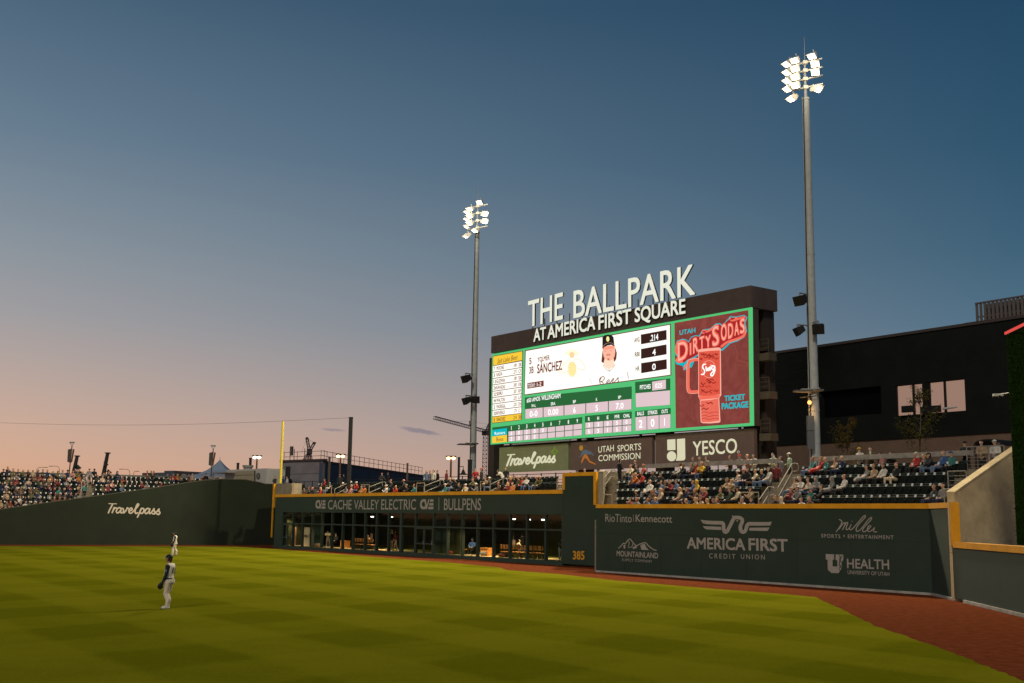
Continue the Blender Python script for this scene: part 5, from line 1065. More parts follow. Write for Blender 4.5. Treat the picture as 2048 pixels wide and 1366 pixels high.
twinlamp(681, 911, 945, 165, 1, 'twin street lamp glowing warmly just left of the tall black post', hx=4.5); twinlamp(902, 915, 950, 160, 1, 'twin street lamp glowing warmly left of the distant floodlight pole', hx=5); twinlamp(514, 913, 940, 175, 1, 'small twin street lamp left of the yellow pole behind the trailer', (255, 240, 210), 4.5)
def post(px, pyt, pyb, Y, wpx, label, mt=DMET, z0=None):
    t = at(px, pyt, Y); wd = wpx / FPX * Y; b = Vector((t.x, t.y, z0 if z0 is not None else at(px, pyb, Y).z)); m = MB(); m.box((t + b) / 2, (wd, wd, (t - b).length)); m.box(t + Vector((0, 0, .04)), (wd * 1.15, wd * 1.15, .08)); m.tube(b + Vector((0, -wd * .6, .4)), b + Vector((0, -wd * .6, .7)), .05)
    return tag(m.build('steel_post', mt), label, 'post', 'dark square posts on the concourse')
post(702, 836, 985, 106, 7.2, 'tallest black post, carrying the thin cable above the bullpens', z0=DECKB)
PB = mat('brown_post', (.045, .032, .026), .7)
for px, y0, y1, w_, lab in ((659, 916, 965, 4, 'dark post in front of the blue grey sheeting of the hall'), (815, 928, 965, 3.6, 'dark post near the right end of the blue grey hall'), (918, 916, 970, 4.5, 'dark post with a hanging bell lamp left of the floodlight pole'), (940, 921, 972, 8.5, 'broad dark post just left of the floodlight pole'), (989, 904, 965, 4.5, 'dark post just left of the sage sign')): post(px, y0, y1, 104, w_, lab, DMET if w_ > 4.2 else PB, DECKB)
m = MB(); a = at(700.5, 835.5, 106); pts = []
far = at(-60, 843.5, 122)
for i in range(25): t = i / 24; p_ = a.lerp(far, t); p_.z -= .5 * math.sin(math.pi * t); pts.append(p_)
m.pipe(pts, .014, 4); tag(m.build('net_cable', DMET), 'thin dark cable running left from the tallest black post', 'cable')
def bell(c_, label, arm):
    o = empty('bell_lamp', c_, label, 'lamp', 'dark bell shaped lamps on posts'); m = MB(); m.tube(c_ + Vector((0, 0, .22)), c_ - Vector((0, 0, .1)), .08, .2, 12); m.tube(c_ - Vector((0, 0, .1)), c_ - Vector((0, 0, .25)), .2, .46, 12); m.build('shade', DMET, o); m = MB(); m.pipe([c_ + Vector((0, 0, .2)), c_ + Vector((0, 0, .5)), Vector((arm.x, arm.y, c_.z + .5))], .03, 6); m.build('arm', DMET, o)
bell(at(926.5, 944, 103.6), 'bell shaped lamp hanging left of the distant floodlight pole', at(919, 944, 104))
for px, y0, sp_, lab in ((154.5, 912, [(156, 934.5, 'lower')], 'left'), (215.5, 906, [(210, 928, 'upper'), (217, 944, 'lower')], 'right')):
    t = at(px, y0, 131); b = Vector((t.x - .5, t.y, 6.1)); m = MB(); m.tube(b, t, .27, .2, 8); m.box(t, (.5, .5, .12)); tag(m.build('leaning_post', DMET), f'dark post with cone loudspeakers, {lab}most of two behind the far stand', 'post', 'dark posts behind the far stand')
    for sx_, sy_, wh in sp_:
        c_ = at(sx_, sy_, 130.6); o = empty('cone_loudspeaker', c_, f'dark cone loudspeaker, {wh} one on the {lab} post behind the far stand' if lab == 'right' else 'dark cone loudspeaker on the left post behind the far stand', 'loudspeaker', 'dark cone loudspeakers behind the far stand'); m = MB(); m.tube(c_ + Vector((-.1, 0, .28)), c_ + Vector((.12, 0, -.18)), .06, .30, 10); m.build('horn', DMET, o); m = MB(); m.tube(c_, Vector((t.x, t.y, c_.z + .1)), .06); m.build('bracket', DMET, o)
BANN = mat('banner_cloth', (.07, .075, .065), .8, .2, 1)
BANR = mat('banner_red', (.18, .07, .05), .8)
for px, y0, y1, lab in ((144, 884.5, 948, 'lamp post with furled banners behind the far stand'), (426.5, 891, 955, 'lamp post with furled banners in front of the pointed tent')):
    Y = 135; t = at(px, y0 + 7, Y); b = Vector((t.x - .15, t.y, 6.0)); o = empty('banner_lamp_post', b, lab, 'lamp post', 'lamp posts with banners')
    m = MB(); m.tube(b, t, .08, .06, 8); m.build('post', mat('rust_post', (.10, .05, .035), .7), o)
    m = MB(); e0, e1 = at(px - 4, y0 + .5, Y), at(px + 4, y0 + .5, Y); m.pipe([t, e0, e1, t], .035, 5); m.tube(e0 - Vector((.05, 0, 0)), e1 + Vector((.05, 0, 0)), .09, .09, 6); m.build('lamp_head', STEEL, o)
    for sx_, mt_ in ((-1, BANN), (1, BANR)):
        p_, q_ = at(px, y0 + 13, Y), at(px, y0 + 41, Y); m = MB(); f = .34 if sx_ < 0 else .22; m.hexa([p_ + Vector((sx_ * .09, -.02, 0)), p_ + Vector((sx_ * (.09 + f), -.12, -.1)), q_ + Vector((sx_ * (.05 + f * .8) - .2, -.12, .1)), q_ + Vector((sx_ * .06 - .2, -.02, 0))], [p_ + Vector((sx_ * .09, .04, 0)), p_ + Vector((sx_ * (.09 + f), .0, -.1)), q_ + Vector((sx_ * (.05 + f * .8) - .2, .0, .1)), q_ + Vector((sx_ * .06 - .2, .04, 0))]); m.build('banner', mt_, o)
for px, y0, dx, lab in ((73, 935, 1, 'thin curved street lamp on the skyline, leftmost of four'), (119, 933, -1, 'thin curved street lamp on the skyline facing the leftmost one'), (259.5, 939, -1, 'thin curved street lamp on the skyline left of the warehouse'), (267, 943, 1, 'shortest curved street lamp on the skyline near the warehouse')):
    Y = 190; m = MB(); t = at(px, y0 + 6, Y); b = Vector((t.x, t.y, 5)); d_ = (at(px + 18, y0, Y) - at(px, y0, Y)).x * dx * (1 if y0 != 943 else .4)
    m.pipe([b, t, t + Vector((d_ * .08, 0, .35)), t + Vector((d_ * .25, 0, .5)), t + Vector((d_, 0, .55))], .035, 5); m.box(t + Vector((d_, 0, .52)), (.6, .2, .08)); tag(m.build('curved_street_lamp', CR), lab, 'street lamp', 'curved street lamps on the skyline')

# ------------------------------------------------------------------ two young trees on the concourse
LEAF = [mat('leaf_olive', (.095, .085, .016), .8, spec=.1), mat('leaf_dark', (.055, .055, .012), .8, spec=.1), mat('leaf_rust', (.10, .05, .010), .8, spec=.1)]
BARK = mat('bark', (.10, .07, .04), .9)
def tree(px, pyb, pyt, Y, lean, dens, rust, label, seed):
    random.seed(seed); b = at(px, pyb, Y); b = Vector((b.x, b.y, DECKA)); t = at(px + lean, pyt, Y); ht = t.z - b.z; o = empty('young_tree', b, label, 'tree', 'young trees on the concourse')
    m = MB(); pts = [b.lerp(t, f) + Vector((math.sin(f * 7 + seed) * .06, 0, 0)) for f in [i / 8 for i in range(9)]]
    for i in range(8): m.tube(pts[i], pts[i + 1], .07 * (1 - i / 9), .07 * (1 - (i + 1) / 9) + .006, 7)
    m.build('trunk', BARK, o); lf_ = MB(); br_ = MB()
    for k in range(34):
        f = random.uniform(.12, .98); p_ = b.lerp(t, f); a_ = random.uniform(0, 6.28); ln = ht * (.30 * (1 - abs(f - .45)) + .04) * random.uniform(.5, 1.1)
        if f < .3: ln = ht * .24 * random.uniform(.5, 1.1)
        e_ = p_ + Vector((math.cos(a_) * ln * .8, math.sin(a_) * ln * .8, ln * random.uniform(.25, .9))); br_.tube(p_, e_, .014, .004, 4)
        nl = int(dens * (1.0 if f > .3 else .22) * random.uniform(.5, 1.4))
        for _ in range(nl):
            c_ = p_.lerp(e_, random.uniform(.3, 1.05)) + Vector((random.gauss(0, .1), random.gauss(0, .1), random.gauss(0, .1))); q = random.uniform(.035, .075); u_ = Vector((random.uniform(-1, 1), random.uniform(-1, 1), random.uniform(-1, 1))).normalized(); v_ = u_.orthogonal().normalized()
            lf_.poly([c_ - u_ * q, c_ + v_ * q * .5, c_ + u_ * q, c_ - v_ * q * .5], 2 if random.random() < rust * f else random.randint(0, 1))
    br_.build('branches', BARK, o); lf_.build('crown', LEAF, o)
tree(1688, 925, 838, 72, 10, 60, .8, 'sparse young tree with rusty tips just right of the floodlight pole', 5); tree(1842, 925, 778, 68, -4, 85, .15, 'taller young tree in front of the pinkish windows', 9)

# ------------------------------------------------------------------ stadium seats
SEATM = mat('seat_dark_green', (.010, .016, .014), .75, .2, 8, spec=.12)
TIP = mat('pale_armrest_cap', (.62, .66, .62), .5)
def seat_meshes():
    m = MB(); n_ = 6                      # curved back shell
    def prof_(x): return .05 * (x / .22) ** 2
    xs_ = [-.22 + .44 * i / n_ for i in range(n_ + 1)]
    for x0, x1 in zip(xs_[:-1], xs_[1:]):
        for z0, z1, y0, y1 in ((.36, .62, .0, .03), (.62, .84, .03, .08), (.84, .875, .08, .115)):
            a = lambda x, y, z: Vector((x, y - prof_(x), z)); m.hexa([a(x0, y0, z0), a(x1, y0, z0), a(x1, y0 + .03, z0), a(x0, y0 + .03, z0)], [a(x0, y1, z1), a(x1, y1, z1), a(x1, y1 + .03, z1), a(x0, y1 + .03, z1)])
    b = m.build('back_shell', SEATM, local=True); p = b.data; bpy.data.objects.remove(b)
    m = MB(); m.hexa([(-.2, -.10, .36), (.2, -.10, .36), (.2, -.05, .34), (-.2, -.05, .34)], [(-.2, -.14, .74), (.2, -.14, .74), (.19, -.09, .76), (-.19, -.09, .76)]); b = m.build('seat_pan', SEATM, local=True); p2 = b.data; bpy.data.objects.remove(b)
    m = MB(); m.box((-.245, -.08, .32), (.035, .1, .62)); m.hexa([(-.265, -.36, .58), (-.225, -.36, .58), (-.225, .06, .60), (-.265, .06, .60)], [(-.275, -.36, .625), (-.215, -.36, .625), (-.215, .06, .645), (-.275, .06, .645)])
    m.hexa([(-.30, -.17, .73), (-.19, -.17, .73), (-.20, -.10, .72), (-.29, -.10, .72)], [(-.295, -.14, .845), (-.195, -.14, .845), (-.205, -.08, .85), (-.285, -.08, .85)], 1)
    b = m.build('armrest', [DMET, TIP], local=True); p3 = b.data; bpy.data.objects.remove(b)
    return p, p2, p3
SM = seat_meshes()
SEATS = []                                # (distance, location, rotation, label, group)
def facing(fr, w=0.0): d = fr.n; return math.atan2(d.x, -d.y)
OCC = set()
ORD = ['front', 'second', 'third', 'fourth', 'fifth', 'sixth', 'seventh', 'eighth', 'top']
def rowname(k, n): return 'top' if k == n - 1 else ORD[k]
def seat_row(fr, w, z, px0, px1, label, group, pitch=.485):
    a, b = fr.sx(px0, -w), fr.sx(px1, -w); n_ = max(1, int((b - a) / pitch))
    if not label: a += random.uniform(0, .4)
    for i in range(n_):
        p = fr.P(a + pitch * (i + .5), z, -w + .02); SEATS.append((p.length, p, facing(fr), label, group))
AL = [(1238, 1512), (1238, 1526), (1238, 1536), (1241, 1549), (1254, 1557)]
AR = [(1568, 1890), (1574, 1890), (1588, 1908), (1600, 1924), (1611, 1944)]
for k in range(1, 5):
    z_, w_ = ROWA[k]
    seat_row(WA, w_, z_, *AL[k], f'dark folding seat with pale arm caps, {rowname(k, 5)} row left of the middle stair', 'seats left of the middle stair', .50)
    seat_row(WA, w_, z_, *AR[k], f'dark folding seat with pale arm caps, {rowname(k, 5)} row right of the middle stair', 'seats right of the middle stair', .50)
seat_row(WB, ROWB[1][1], ROWB[1][0], 640, 1124, 'dark folding seat on the bullpen roof, middle row', 'seats on the bullpen roof', .55)
seat_row(WB, ROWB[2][1], ROWB[2][0], 640, 1124, 'dark folding seat on the bullpen roof, back row', 'seats on the bullpen roof', .55)
def wall_z(px): 
    for (x0, y0), (x1, y1) in zip(prof[:-1], prof[1:]):
        if x0 <= px <= x1: return y0 + (y1 - y0) * (px - x0) / (x1 - x0)
    return 960
def project(p):
    v = p - CAM; d = v.dot(F); return CX + FPX * v.dot(RT) / d, CY - FPX * v.dot(UP) / d
def hidden_left(p, h=.8): x, y = project(p + Vector((0, 0, h))); return y > wall_z(x) + 1 or x < -8
n0 = len(SEATS)
for k in range(9):
    z_, w_ = ROWL[k]; seat_row(LW, w_, z_, -40, 162, '', 'seats', .49); seat_row(LW, w_, z_, 184, 440, '', 'seats', .49)
SEATS = [s for i, s in enumerate(SEATS) if i < n0 or not hidden_left(s[1])]
SEATS.sort(key=lambda s: s[0])
def make_seat(p, rz, label, group, dark=False):
    r = bpy.data.objects.new('stadium_seat', SM[0]); COL.objects.link(r); r.location = p; r.rotation_euler = (0, 0, rz); tag(r, label, 'seat', group)
    for nm, me in (('seat_pan', SM[1]), ('armrest', SM[2])): 
        c_ = bpy.data.objects.new(nm, me); COL.objects.link(c_); c_.parent = r
        if dark and nm == 'armrest': c_.material_slots[1].link = 'OBJECT'; c_.material_slots[1].material = DMET
near = [s for s in SEATS if s[3]]
rest = [s for s in SEATS if not s[3]]
for _, p, rz, lab, gr in near[:300]: make_seat(p, rz, lab.replace(' with pale arm caps', '') if 'bullpen' in gr else lab, gr, 'bullpen' in gr)
m = MB()
for _, p, rz, lab, gr in rest + near[300:]:
    B = rotz(rz); q = lambda x, y, z: p + B @ Vector((x, y, z))
    m.hexa([q(-.21, .0, .36), q(.21, .0, .36), q(.21, .04, .36), q(-.21, .04, .36)], [q(-.21, .08, .875), q(.21, .08, .875), q(.21, .12, .87), q(-.21, .12, .87)], 0)
    m.hexa([q(-.2, -.12, .36), q(.2, -.12, .36), q(.2, -.06, .36), q(-.2, -.06, .36)], [q(-.2, -.15, .74), q(.2, -.15, .74), q(.2, -.1, .74), q(-.2, -.1, .74)], 0)
    m.hexa([q(-.30, -.19, .72), q(-.19, -.19, .72), q(-.20, -.1, .71), q(-.29, -.1, .71)], [q(-.31, -.15, .86), q(-.18, -.15, .86), q(-.20, -.08, .87), q(-.29, -.08, .87)], 1)
o = m.build('far_stand_seats', [SEATM, mat('bright_armrest_cap', (.66, .66, .62), .4)]); tag(o, 'rows of dark seats with white arm caps in the far stand', 'seats', None, 'stuff')

# ------------------------------------------------------------------ people
SKN = [mat('skin_light', (.46, .27, .19), .6), mat('skin_tan', (.36, .19, .12), .6), mat('skin_dark', (.12, .06, .04), .6)]
HAIRS = {'dark': mat('hair_dark', (.012, .009, .008), .6), 'brown': mat('hair_brown', (.06, .03, .018), .6), 'blond': mat('hair_blond', (.42, .27, .11), .6), 'grey': mat('hair_grey', (.45, .42, .38), .6), 'red': mat('hair_red', (.20, .06, .02), .6)}
CLO = {k: mat('cloth_' + k.replace(' ', '_'), v, .85, .18, 9) for k, v in {'black': (.012, .012, .014), 'grey': (.17, .165, .16), 'white': (.50, .47, .42), 'cream': (.50, .42, .29), 'tan': (.33, .23, .14), 'brown': (.10, .055, .035), 'olive': (.09, .085, .035), 'red': (.30, .028, .022), 'maroon': (.16, .025, .028), 'orange': (.36, .12, .025), 'yellow': (.46, .29, .03), 'teal': (.035, .14, .135), 'blue': (.03, .07, .19), 'navy': (.014, .022, .055), 'pink': (.42, .18, .17), 'mint': (.34, .46, .32), 'dark green': (.02, .05, .03), 'denim': (.09, .13, .21), 'charcoal': (.035, .034, .034), 'beige': (.42, .30, .21)}.items()}
SHOE = CLO['white']
Z3 = Vector
def figure_mesh(name, segs, voxel, face_fix=None, mats=None, smooth=True):
    """one continuous body grown from limb segments (p, q, r0, r1, slot)"""
    mb = MB()
    for p, q, r0, r1, sl_ in segs: mb.caps(p, q, r0, r1, 12)
    o = mb.build(name, [SHOE], local=True); md = o.modifiers.new('remesh', 'REMESH'); md.mode = 'VOXEL'; md.voxel_size = voxel
    sm = o.modifiers.new('smooth', 'SMOOTH'); sm.factor = .5; sm.iterations = 2
    dg = bpy.context.evaluated_depsgraph_get(); me = bpy.data.meshes.new_from_object(o.evaluated_get(dg)); bpy.data.objects.remove(o); me.name = name
    me.materials.clear()
    for q in (mats or [SKN[0], CLO['grey'], CLO['black'], SHOE, HAIRS['dark']]): me.materials.append(q)
    idx = []
    SG = [(Vector(p), Vector(q) - Vector(p), r0, r1, sl_) for p, q, r0, r1, sl_ in segs]
    for f in me.polygons:
        c_ = f.center; best = 9; bi = 0
        for p, d_, r0, r1, sl_ in SG:
            l2 = d_.length_squared; t = 0 if l2 < 1e-9 else min(1, max(0, (c_ - p).dot(d_) / l2)); dd_ = (c_ - p - d_ * t).length - (r0 + (r1 - r0) * t)
            if dd_ < best: best = dd_; bi = sl_
        if face_fix: bi = face_fix(c_, bi)
        idx.append(bi)
    me.polygons.foreach_set('material_index', idx); me.polygons.foreach_set('use_smooth', [smooth] * len(idx)); me.update(); return me
def head_segs(h, slot=0, f=Vector((0, -1, 0))):
    h = Vector(h); return [(h + Vector((0, .01, .03)), h + Vector((0, -.01, -.02)), .098, .088, slot), (h - Vector((0, .03, .04)) + f * .0, h + f * .055 - Vector((0, 0, .09)), .07, .045, slot), (h + f * .095 - Vector((0, 0, .02)), h + f * .112 - Vector((0, 0, .035)), .016, .018, slot), (h + Vector((.095, .01, -.02)), h + Vector((.1, .012, .015)), .014, .016, slot), (h + Vector((-.095, .01, -.02)), h + Vector((-.1, .012, .015)), .014, .016, slot)]
def hairfix(h, longhair):
    h = Vector(h)
    def fx(c_, s_):
        if s_ != 0: return s_
        d_ = c_ - h
        if d_.length > .2: return s_
        if d_.z > .05 - max(0, -d_.y - .04) * -.3 or d_.y > .025: return 4
        return s_
    return fx
def seated(lean=0.0, arms='lap', hood=False, longhair=False, blanket=False, spread=.0, crossed=False):
    by = .10 + lean; T = 1
    h = Vector((0, by - .045 - lean * .0, 1.20 - abs(lean) * .25)); sh = .95 - abs(lean) * .2
    S_ = [((0, .02, .52), (0, by * .6, .74), .145, .15, T), ((0, by * .6, .74), (0, by, sh - .04), .15, .145, T), ((-.15, by, sh - .01), (.15, by, sh - .01), .085, .085, T), ((0, by, sh), (0, by - .02, sh + .14), .06, .052, 0)]
    S_ += head_segs(h)
    for sx_ in (-1, 1):
        kn = Vector((sx_ * (.11 + spread), -.42, .54)); S_ += [((sx_ * .09, .0, .50), kn, .092, .068, 2), (kn, (sx_ * (.12 + spread) + (sx_ * -.1 if crossed else 0), -.44 - (.12 if crossed else 0), .10), .062, .045, 2), ((sx_ * (.12 + spread), -.45, .05), (sx_ * (.13 + spread), -.62, .045), .045, .038, 3)]
        shp = Vector((sx_ * .205, by, sh - .02))
        if arms == 'lap': el = Vector((sx_ * .27, by - .14, .70)); hd = Vector((sx_ * .09, -.22, .64))
        elif arms == 'cross': el = Vector((sx_ * .26, by - .16, .72)); hd = Vector((-sx_ * .10, by - .24, .76 + sx_ * .02))
        elif arms == 'chin': el = Vector((sx_ * .16, -.30, .64)) if sx_ > 0 else Vector((sx_ * .27, by - .16, .7)); hd = Vector((.05, by - .26, 1.03)) if sx_ > 0 else Vector((-.02, -.26, .63))
        else: el = Vector((sx_ * .24, by - .24, .70)); hd = Vector((sx_ * .05, by - .36, .86))
        S_ += [(shp, el, .068, .054, T), (el, el.lerp(hd, .82), .052, .042, T), (el.lerp(hd, .86), hd, .038, .042, 0), (hd, hd + Vector((-sx_ * .03, -.05, -.01)), .036, .022, 0)]
    if hood: S_ += [(h + Vector((0, .035, .03)), h + Vector((0, .03, -.06)), .122, .115, T), ((0, by, sh + .05), h - Vector((0, -.03, .08)), .11, .11, T)]
    if longhair: S_ += [(h + Vector((0, .05, .0)), h + Vector((0, .08, -.22)), .1, .085, 4)]
    if blanket: S_ += [((-.16, -.05, .60), (-.2, -.45, .56), .13, .10, T), ((.16, -.05, .60), (.2, -.45, .56), .13, .10, T), ((0, -.1, .6), (0, -.42, .58), .13, .12, T), ((-.18, -.5, .5), (.18, -.5, .5), .07, .07, T), ((-.18, -.5, .25), (.18, -.5, .25), .07, .07, T)]
    fx = (lambda c_, s_: s_) if hood else hairfix(h, longhair)
    return S_, h, fx
def standing(arms='side', longhair=False, step=.0, bend=0.0, hood=False):
    T = 1; sh = Vector((0, -bend * .45, 1.42 - bend * .25)); h = Vector((0, -.03 - bend * .65, 1.67 - bend * .42)); hp = Vector((0, 0, .95))
    S_ = [(hp, (0, -bend * .2, 1.18), .145, .14, T), ((0, -bend * .2, 1.18), sh - Vector((0, 0, .06)), .14, .15, T), (sh + Vector((-.16, 0, 0)), sh + Vector((.16, 0, 0)), .08, .08, T), (sh, h - Vector((0, -.01, .1)), .06, .052, 0)] + head_segs(h)
    for sx_ in (-1, 1):
        kn = Vector((sx_ * .105, -.04 + sx_ * step * .5, .50)); ft = Vector((sx_ * .11, .02 + sx_ * step, .08)); S_ += [((sx_ * .09, 0, .90), kn, .10, .072, 2), (kn, ft, .068, .048, 2), ((ft.x, ft.y - .02, .045), (ft.x + sx_ * .02, ft.y - .18, .04), .045, .036, 3)]
        shp = sh + Vector((sx_ * .215, 0, -.02))
        if arms == 'side': el = Vector((sx_ * .27, .03 - bend * .5, 1.14 - bend * .2)); hd = Vector((sx_ * .26, -.06 - bend * .6, .88 - bend * .1))
        elif arms == 'front': el = Vector((sx_ * .27, -.02 - bend * .4, 1.14)); hd = Vector((sx_ * .08, -.28 - bend * .4, 1.10))
        else: el = Vector((sx_ * .24, -.22, 1.18)); hd = Vector((sx_ * .07, -.30, 1.42))
        S_ += [(shp, el, .07, .055, T), (el, el.lerp(hd, .8), .052, .042, T), (el.lerp(hd, .84), hd, .036, .04, 0), (hd, hd + Vector((0, -.03, -.07)), .036, .02, 0)]
    if longhair: S_ += [(h + Vector((0, .05, 0)), h + Vector((0, .07, -.26)), .1, .08, 4)]
    if hood: S_ += [(h + Vector((0, .035, .03)), h + Vector((0, .03, -.06)), .122, .115, T)]
    return S_, h, (lambda c_, s_: s_) if hood else hairfix(h, longhair)
POSES = {}
def add_pose(nm, spec):
    S_, h, fx = spec; POSES[nm] = (figure_mesh('person', S_, .036, fx), h)
add_pose('lap', seated()); add_pose('cross', seated(.02, 'cross')); add_pose('lean', seated(-.16, 'chin')); add_pose('back', seated(.08, 'lap', crossed=True)); add_pose('eat', seated(.0, 'eat'))
add_pose('hood', seated(.0, 'cross', hood=True)); add_pose('long', seated(.0, 'lap', longhair=True)); add_pose('longlean', seated(-.1, 'eat', longhair=True)); add_pose('wrap', seated(.02, 'cross', blanket=True)); add_pose('wraphood', seated(.0, 'lap', hood=True, blanket=True)); add_pose('wide', seated(.05, 'lap', spread=.09))
add_pose('stand', standing()); add_pose('standlong', standing('side', True)); add_pose('hold', standing('front')); add_pose('photo', standing('up')); add_pose('walk', standing('side', False, .22)); add_pose('leaning', standing('front', False, .1, .55)); add_pose('standhood', standing('front', hood=True))
def cap_mesh(brim=True):
    m = MB(); m.ball((0, .005, .028), (.112, .118, .10), 0, 14, 5, 0.0)
    if brim:
        n_ = 8; a = [Vector((.10 * math.cos(t), -.085 - .095 * abs(math.sin(t)) ** .7, .035 - .012 * math.sin(t))) for t in [math.pi * i / n_ for i in range(n_ + 1)]]; b = [Vector((.10 * math.cos(t), -.06, .035)) for t in [math.pi * i / n_ for i in range(n_ + 1)]]
        m.hexa(a + b[::-1], [p + Vector((0, 0, .012)) for p in a + b[::-1]], 0)
    else: m.ball((0, .01, .15), .035, 0, 8, 4); m.tube((0, .008, -.005), (0, .008, .035), .122, .12, 14)
    o = m.build('cap', CLO['navy'], local=True, smooth=True); me = o.data; bpy.data.objects.remove(o); return me
CAPM, BEANM = cap_mesh(True), cap_mesh(False)
ORDN = ['first', 'second', 'third', 'fourth', 'fifth', 'sixth', 'seventh', 'eighth', 'ninth', 'tenth', 'eleventh', 'twelfth', 'thirteenth', 'fourteenth', 'fifteenth', 'sixteenth', 'seventeenth', 'eighteenth', 'nineteenth', 'twentieth', 'twenty-first', 'twenty-second', 'twenty-third', 'twenty-fourth', 'twenty-fifth', 'twenty-sixth']
def person(p, rz, pose, top, legs='denim', hair='brown', hat=None, skin=0, label='', group=None, k=1.0, hatcol='white', shoe=None):
    me, h = POSES[pose]; o = bpy.data.objects.new('person', me); COL.objects.link(o); o.location = p; o.rotation_euler = (0, 0, rz); o.scale = (k, k, k)
    tag(o, label, 'person', group)
    for i, q in enumerate((SKN[skin], CLO[top], CLO[legs], shoe or (CLO['white'] if random.random() < .5 else CLO['black']), HAIRS[hair])): o.material_slots[i].link = 'OBJECT'; o.material_slots[i].material = q
    if hat:
        c_ = bpy.data.objects.new('cap' if hat == 'cap' else 'beanie', CAPM if hat == 'cap' else BEANM); COL.objects.link(c_); c_.parent = o; c_.location = h; c_.material_slots[0].link = 'OBJECT'; c_.material_slots[0].material = CLO[hatcol]
    return o
def adj(hat, pose, hair): return 'capped ' if hat == 'cap' else 'beanie-wearing ' if hat else 'hooded ' if 'hood' in pose else {'dark': 'dark-haired ', 'brown': 'brown-haired ', 'blond': 'blond ', 'grey': 'grey-haired ', 'red': 'red-haired '}[hair]
SEAT_POSES = ['lap', 'cross', 'lean', 'back', 'eat', 'long', 'longlean', 'wide']
# spectators of the right stand, (pixel column, colour, extras) per row from the front
CROWD_A = {
 0: [(1257, 'brown', 'h:blond'), (1265, 'maroon', ''), (1274, 'grey', ''), (1299, 'denim', ''), (1307, 'blue', 'h:blond'), (1375, 'brown', 'h:blond'), (1388, 'tan', 'h:blond long'), (1399, 'beige', 'long'), (1411, 'tan', 'h:blond long'), (1424, 'black', ''), (1434, 'grey', ''), (1489, 'white', ''), (1500, 'denim', 'long'), (1548, 'black', ''), (1559, 'cream', 'hood'), (1597, 'white', 'h:dark'), (1616, 'brown', 'h:red'), (1895, 'pink', 'h:dark')],
 1: [(1269, 'black', 'cap:cream l:grey wide'), (1300, 'brown', 'h:red'), (1306, 'brown', ''), (1319, 'beige', 'long'), (1357, 'beige', 'long h:blond'), (1371, 'navy', ''), (1391, 'brown', ''), (1400, 'charcoal', ''), (1410, 'maroon', ''), (1439, 'olive', ''), (1457, 'dark green', ''), (1471, 'cream', 'cap:black'), (1502, 'tan', 'cap:charcoal'), (1579, 'maroon', ''), (1597, 'grey', 'h:dark lean'), (1625, 'teal', 'bean:grey'), (1640, 'black', ''), (1862, 'charcoal', ''), (1883, 'grey', '')],
 2: [(1296, 'white', 'l:grey back'), (1318, 'denim', ''), (1327, 'grey', 'h:red'), (1341, 'maroon', ''), (1350, 'denim', ''), (1362, 'black', 'hood'), (1391, 'yellow', 'hood'), (1384, 'blue', ''), (1455, 'tan', ''), (1467, 'tan', 'lean'), (1584, 'beige', 'cap:grey'), (1598, 'white', ''), (1611, 'beige', ''), (1630, 'grey', 'hood'), (1661, 'grey', 'hood wrap'), (1684, 'white', 'h:red')],
 3: [(1264, 'maroon', ''), (1274, 'orange', ''), (1281, 'red', ''), (1304, 'charcoal', ''), (1324, 'black', 'h:dark'), (1472, 'beige', 'bean:white'), (1484, 'charcoal', 'cap:pink'), (1493, 'black', ''), (1508, 'cream', 'l:brown'), (1521, 'charcoal', 'l:denim'), (1536, 'white', 'l:denim long h:dark'), (1731, 'grey', 'wrap'), (1744, 'tan', 'h:red'), (1765, 'white', ''), (1790, 'black', 'l:cream h:red wide')],
 4: [(1260, 'cream', 'h:red'), (1271, 'charcoal', ''), (1283, 'red', 'h:red'), (1358, 'white', 'h:dark'), (1369, 'black', 'h:dark'), (1381, 'charcoal', ''), (1391, 'red', ''), (1404, 'yellow', 'h:red'), (1413, 'black', 'cap:grey'), (1622, 'teal', 'h:red'), (1640, 'red', 'wrap h:red'), (1649, 'teal', ''), (1668, 'tan', ''), (1681, 'navy', ''), (1832, 'red', 'h:grey'), (1846, 'grey', 'h:blond long'), (1860, 'charcoal', 'cap:charcoal'), (1884, 'blue', 'h:red'), (1902, 'teal', 'cap:blue')]}
def parse(ex):
    d = dict(hat=None, hatcol='white', hair=random.choice(['dark', 'brown', 'brown', 'blond', 'red']), pose=None, legs=random.choice(['denim', 'black', 'black', 'charcoal', 'navy']))
    wrap = False
    for t in ex.split():
        if t.startswith('h:'): d['hair'] = t[2:]
        elif t.startswith('cap:'): d['hat'] = 'cap'; d['hatcol'] = t[4:]
        elif t.startswith('bean:'): d['hat'] = 'beanie'; d['hatcol'] = t[5:]
        elif t.startswith('l:'): d['legs'] = t[2:]
        elif t == 'wrap': wrap = True; d['pose'] = 'wraphood' if d['pose'] == 'hood' else 'wrap'
        else: d['pose'] = t
    if not d['pose']: d['pose'] = random.choice(SEAT_POSES)
    return d
fa = facing(WA)
